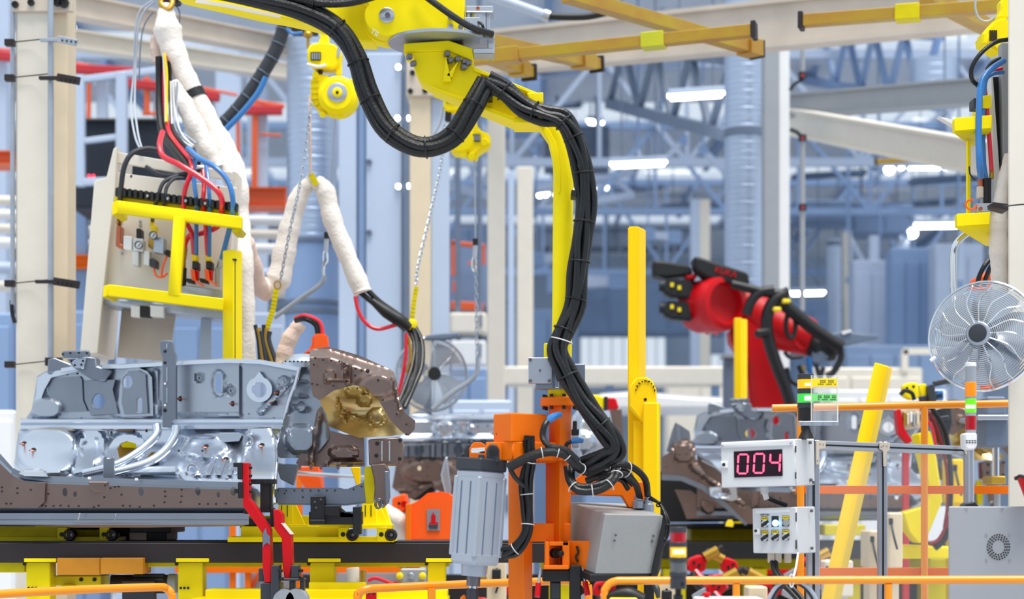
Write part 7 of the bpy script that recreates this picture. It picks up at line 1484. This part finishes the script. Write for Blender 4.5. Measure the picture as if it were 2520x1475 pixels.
for i, (y, r, m) in enumerate(((498, 12, 'cream'), (532, 13, 'white'), (566, 12, 'cream'), (602, 14, 'white'), (664, 15, 'pale_blue'), (708, 14, 'cream'))):
    t = T('overhead_pipe', 'long pale horizontal pipe behind the left column, %s from the top' % ['first', 'second', 'third', 'fourth', 'fifth', 'lowest'][i], 'pipe', W(250, y, 21))
    MB().cyl(W(-80, y-6, 21), W(706, y+12, 21), r*S(21), n=20).build('tube', m, t)
    for x in (100, 560): MB().lathe(W(x, y-6+(x+80)*.0229, 21), (1, 0, 0), [(r*S(21), -.04), (r*1.18*S(21), -.03), (r*1.18*S(21), .03), (r*S(21), .04)], 20).build('joint_ring', 'grey', t)
def cab(label, x0, y0, x1, Y, m, name='machine_cabinet', panels=2, d=.5, y1=None):
    a, b = W(x0, y0, Y), W(x1, 0, Y); z1 = 0 if y1 is None else W(0, y1, Y).z
    t = T(name, label, 'cabinet', ((a.x+b.x)/2, Y, z1))
    MB().box(((a.x+b.x)/2, Y+d/2, (a.z+z1)/2), (b.x-a.x, d, a.z-z1)).build('casing', m, t, bev=.02)
    if y1 is not None:
        for u in (a.x+(b.x-a.x)*.2, a.x+(b.x-a.x)*.8): MB().cyl((u, Y+d/2, a.z), (u, Y+d/2, 9.55), .03, n=6).build('hanger_rod', 'slate', t)
    for k in range(panels):
        u0 = a.x+(b.x-a.x)*(k+.06)/panels; u1 = a.x+(b.x-a.x)*(k+.94)/panels
        o = MB().box(((u0+u1)/2, Y-.01, (a.z+z1)/2), (u1-u0, .03, (a.z-z1)*.92)).build('door_panel', m, t, bev=.01)
        MB().box((u1-(u1-u0)*.12, Y-.035, (a.z*.6+z1*.4)), (.03, .03, .16)).build('handle', 'slate', o)
    return t
cab('blue grey machine cabinet behind the legs of the valve station', 168, 765, 250, 19, 'mid_blue')
cab('pale blue machine cabinet under the valve station', 290, 760, 420, 19.5, 'pale_blue', panels=3)
cab('blue machine cabinet right of the valve station legs', 425, 775, 560, 18.5, 'mid_blue', panels=2)
cab('pale cabinet behind the bunch of hose ends', 590, 770, 700, 20, 'pale_blue')
cab('white machine block at the far left behind the body bracket', -40, 1010, 36, 16, 'white', panels=1)
cab('light blue low cabinet at the far left', -60, 770, 30, 18, 'mid_blue', panels=1)
cab('blue cabinet between the pale columns and the grey fan', 1108, 905, 1198, 21, 'mid_blue')
cab('white hood block above the blue cabinet by the chain', 1108, 838, 1196, 22, 'white', d=.6, y1=900, panels=1)
cab('cream beam box beside the chain below the orange frame', 1106, 770, 1198, 22, 'cream', name='beam_box', d=.4, y1=820, panels=1)
cab('dark blue cabinet far behind the gooseneck pole', 1312, 760, 1420, 32, 'deep_blue', panels=3)
cab('dark blue long casing hanging far behind the tall yellow post', 1424, 690, 1790, 50, 'deep_blue', name='overhead_casing', y1=822, panels=5, d=1)
cab('dark blue hanging air handler at upper right', 1955, 492, 2100, 44, 'deep_blue', name='air_handler', y1=545, panels=2, d=1)
cab('dark blue hanging air handler closest to the fan', 2100, 500, 2248, 42, 'deep_blue', name='air_handler', y1=574, panels=2, d=1)
cab('dark slate casing band under the far trusses at centre', 1330, 555, 1700, 52, 'slate', name='overhead_casing', y1=610, panels=6, d=1)
cab('blue panel wall high up behind the gooseneck bend', 1110, 185, 1330, 33, 'mid_blue', name='upper_panel', y1=330, panels=6, d=.4)
cab('blue grey panel wall high up between the two bright lamps', 1340, 310, 1500, 36, 'slate', name='upper_panel', y1=420, panels=4, d=.4)
cab('mid blue panel wall far behind the small hoist', 1108, 560, 1200, 40, 'deep_blue', name='upper_panel', y1=740, panels=2, d=.4)
cab('pale machine enclosure far right behind the robot tongs', 2100, 640, 2190, 34, 'pale_blue', panels=2)
cab('taller pale machine enclosure left of the fan', 2192, 610, 2300, 33, 'mid_blue', panels=3)
cab('pale machine enclosure directly behind the fan', 2300, 600, 2420, 32, 'pale_blue', panels=3)
cab('dark blue machine base below the robot tongs', 2080, 850, 2320, 28, 'deep_blue', panels=4)
cab('cream machine bed behind the slanted yellow beam', 2000, 905, 2270, 24, 'cream', panels=3)
cab('blue machine cabinet between robot and far duct', 1950, 740, 2040, 36, 'deep_blue', panels=2)
cab('long white bench far behind the second body', 1640, 930, 1800, 26, 'cream', panels=2)
cab('light grey low machine behind the cage fan', 1110, 985, 1260, 17, 'pale_blue', panels=2)
cab('white bench behind the right fence posts', 2040, 960, 2330, 22, 'white', panels=4)
t = T('tube_stand', 'small cream tube frame on the machine bed left of the fan', 'frame', W(2270, 900, 24))
for a, b in (((2226, 915), (2226, 862)), ((2222, 865), (2330, 865)), ((2326, 862), (2326, 915))): MB().bar(W(*a, 24), W(*b, 24), .08, .08, (0, 1, 0)).build('tube', 'cream', t)
t = T('orange_stand', 'small orange square frame on blue machine between the beige columns', 'frame', W(1150, 760, 23))
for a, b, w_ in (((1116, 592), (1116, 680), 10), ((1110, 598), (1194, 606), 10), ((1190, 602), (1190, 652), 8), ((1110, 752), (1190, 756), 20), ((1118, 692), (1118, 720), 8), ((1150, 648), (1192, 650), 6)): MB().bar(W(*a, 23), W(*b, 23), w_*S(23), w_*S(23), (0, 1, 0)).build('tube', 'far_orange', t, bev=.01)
MB().pb(1108, 610, 1198, 750, 23.2, .2).build('back_panel', 'deep_blue', t)
# far braces and tubes
for i, (x0, y0, x1, y1, Y, w_, lab) in enumerate(((2085, 575, 2165, 720, 38, 12, 'pale diagonal brace on the far columns behind the robot tongs'), (2165, 690, 2230, 580, 38, 9, 'second pale diagonal brace meeting the first near the fan'), (2090, 690, 2240, 716, 36, 9, 'far horizontal bar under the braces'), (1320, 640, 1420, 632, 38, 22, 'broad pale bar behind the gooseneck pole'), (1595, 578, 1660, 585, 40, 20, 'broad pale bar right of the tall yellow post'), (1730, 370, 1790, 430, 30, 14, 'pale diagonal strut left of the spiral duct'), (1630, 400, 1680, 345, 30, 14, 'pale diagonal strut at the end of the lower lamp'), (1570, 365, 1580, 400, 29, 8, 'short lamp hanger strut above the lower lamp'), (2360, 700, 2366, 560, 30, 12, 'far vertical bar behind the fan cage'), (1370, 700, 1520, 690, 46, 30, 'wide dim bar across the far hall'))):
    t = T('steel_strut', lab, 'strut', W(x1, y1, Y)); a, b = W(x0, y0, Y), W(x1, y1, Y); d = (b-a).normalized()
    MB().bar(a, b, w_*S(Y), w_*S(Y), (0, 1, 0)).build('tube', 'pale_blue', t, bev=.01)
    MB().cyl(a, V((a.x, a.y, 9.62)), .02, n=6).build('hanger_rod', 'mid_blue', t)
    for p in (a, b): MB().box(p, (w_*1.6*S(Y), w_*1.2*S(Y), w_*1.6*S(Y))).build('node_plate', 'mid_blue', t, bev=.01)
random.seed(21)
for i, (x, y, Y) in enumerate(((1340, 260, 40), (1480, 230, 42), (1540, 465, 47), (1720, 505, 42), (2040, 430, 42), (2330, 440, 38), (2260, 500, 46), (1250, 330, 40))):
    t = T('cable_tray_run', 'far grey cable tray hung under the roof, '+['above the gooseneck bend', 'left of the upper lamp', 'under the lower lamp', 'far behind the tall post top', 'left of the round bay lamp', 'behind the hose station rod', 'under the green zinc rail', 'behind the small hoist'][i], 'cable tray', W(x, y, Y))
    a, b = W(x-90, y+6, Y), W(x+90, y-4, Y-3)
    for q in (-.12, .12): MB().bar(a+V((0, q, 0)), b+V((0, q, 0)), .03, .12, (0, 0, 1)).build('side_rail', 'slate', t)
    MB().bar(a, b, .22, .02, (0, 0, 1)).build('tray_floor', 'mid_blue', t)
    for k in (.15, .85): p = a.lerp(b, k); MB().cyl(p, V((p.x, p.y, 9.62)), .012, n=6).build('hanger', 'slate', t)
# ---------------------------------------------------------------- yellow weld robot behind the clear sheets
yr = T('yellow_gun_arm', 'yellow bent weld gun arm with red and black hoses behind the orange fence', 'weld gun', W(2280, 1400, 11.5)); Y = 11.5
MB().pr([(2256, 1068), (2290, 1060), (2304, 1120), (2316, 1200), (2320, 1234), (2296, 1290), (2280, 1330), (2262, 1340), (2236, 1310), (2222, 1262), (2280, 1246), (2288, 1210), (2270, 1130)], Y, .18).build('bent_arm', 'yellow', yr, bev=.01)
MB().pr([(2224, 950), (2234, 942), (2258, 942), (2262, 980), (2244, 984), (2226, 976)], Y-.1, .1).build('head_plate', 'yellow', yr, bev=.008); MB().pr([(2264, 946), (2280, 944), (2282, 980), (2266, 980)], Y, .1).build('rear_plate', 'yellow', yr, bev=.008)
for x, y in ((2232, 956), (2248, 952)): MB().lathe(W(x, y, Y-.1), (0, -1, 0), [(4*S(11), 0), (3*S(11), .003)], 10).build('plate_hole', 'ink', yr)
MB().pr([(2206, 1010), (2216, 1006), (2226, 1055), (2246, 1086), (2236, 1092), (2212, 1066)], Y-.15, .1).build('red_frame', 'red', yr, bev=.004); MB().pr([(2216, 1010), (2262, 1004), (2266, 1052), (2224, 1060)], Y-.12, .1).build('valve_plate', 'beige', yr, bev=.004)
for k in range(5): MB().pb(2224+k*8, 1014+(k % 2)*4, 2230+k*8, 1050-(k % 3)*5, Y-.16, .06).build('valve', ['brass', 'beige', 'white', 'grey', 'beige'][k], yr, bev=.004)
for L, r, m in (([(2280, 1010), (2300, 1040), (2316, 1090), (2330, 1160), (2332, 1240), (2324, 1300)], 4, 'dark_red'), ([(2290, 1000), (2316, 1040), (2330, 1080), (2340, 1170), (2338, 1260)], 6, 'rubber'), ([(2262, 1000), (2280, 1030), (2296, 1060), (2306, 1120)], 3.5, 'hose_red'), ([(2288, 1340), (2310, 1330), (2328, 1300), (2336, 1270)], 6, 'dark_red'), ([(2300, 1350), (2322, 1330), (2334, 1300)], 8, 'rubber'), ([(2216, 972), (2226, 962), (2244, 968), (2250, 985)], 5, 'rubber')):
    MB().tube(WP(L, Y-.15), r*S(Y), 10, 6).build('hose', m, yr)
m = MB(); m.pr([(2282, 950), (2300, 944), (2306, 1000), (2290, 1010)], Y-.05, .1); m.bar(W(2262, 984, Y), W(2320, 974, Y), .04, .04); m.bar(W(2296, 946, Y), W(2340, 936, Y), .035, .035); m.bar(W(2284, 1036, Y), W(2336, 1028, Y), .03, .03); m.pr([(2300, 1010), (2340, 1000), (2344, 1040), (2330, 1095), (2310, 1090)], Y+.05, .12); m.build('gun_body', 'charcoal', yr, bev=.006)
MB().pb(2304, 962, 2322, 985, Y-.02, .06).build('blue_block', 'hose_blue', yr, bev=.004)
MB().pr([(2216, 1342), (2340, 1346), (2340, 1376), (2216, 1376)], Y+.1, .3).build('foot_beam', 'yellow', yr, bev=.01)
t = T('weld_cylinder', 'grey vertical cylinder unit with chrome rod behind the signal tower by the fan', 'cylinder', W(2450, 1240, 10))
m = MB(); m.pb(2428, 976, 2476, 1022, 10, .3); m.pb(2424, 1030, 2484, 1100, 9.95, .3); m.build('housing', 'slate', t, bev=.01); MB().pb(2406, 1022, 2484, 1034, 9.9, .4).build('plate', 'alu', t, bev=.004)
MB().cyl(W(2450, 1100, 10.1), W(2450, 1175, 10.1), 9*S(10), n=16).build('rod', 'chrome', t); MB().pb(2440, 1172, 2476, 1192, 10, .2).build('yoke', 'zinc', t, bev=.006); MB().cyl(W(2454, 1190, 10.1), V((W(2456, 0, 10.1).x, 10.1, 0)), 8*S(10), n=14).build('lower_rod', 'grey', t)
for i, (x0, y0, x1, y1, Y, m, lab) in enumerate(((2186, 1262, 2222, 1400, 11, 'beige', 'cream machine block with cables right of the second aluminium post'), (2140, 1306, 2166, 1400, 11.4, 'beige', 'cream machine block left of the second aluminium post'), (2344, 1130, 2372, 1240, 12.5, 'amber', 'yellow drilled post behind the clear sheet near the tower'), (2030, 1380, 2100, 1470, 11, 'cream', 'cream block behind the lower fence bar'))):
    t = T('machine_block', lab, 'block', W((x0+x1)/2, y1, Y)); MB().pb(x0, y0, x1, y1, Y, .3).build('body', m, t, bev=.01)
    MB().pb(x0+4, y0+14, x0+12, y0+30, Y-.03, .05).build('sensor', 'black', t, bev=.003); MB().tube(WP([(x0+8, y0+30, Y-.03), (x0+14, y0+60, Y-.06), (x0+22, y0+90, Y-.04)]), 3*S(Y), 6).build('wire', 'charcoal', t)
    a = W((x0+x1)/2, y1, Y); MB().box((a.x, Y+.15, a.z/2), ((x1-x0)*.7*S(Y), .2, a.z)).build('foot', m, t)
t = T('fence_post', 'brown red post behind the clear sheets left of the yellow arm', 'post', (W(2232, 0, 12.3).x, 12.3, 0)); z = W(0, 1100, 12.3).z
MB().box((W(2232, 0, 12.3).x, 12.35, z/2), (14*S(13), .06, z)).build('post', 'far_red', t, bev=.004); MB().box((W(2232, 0, 12.3).x, 12.35, .02), (.2, .2, .04)).build('foot', 'far_red', t)
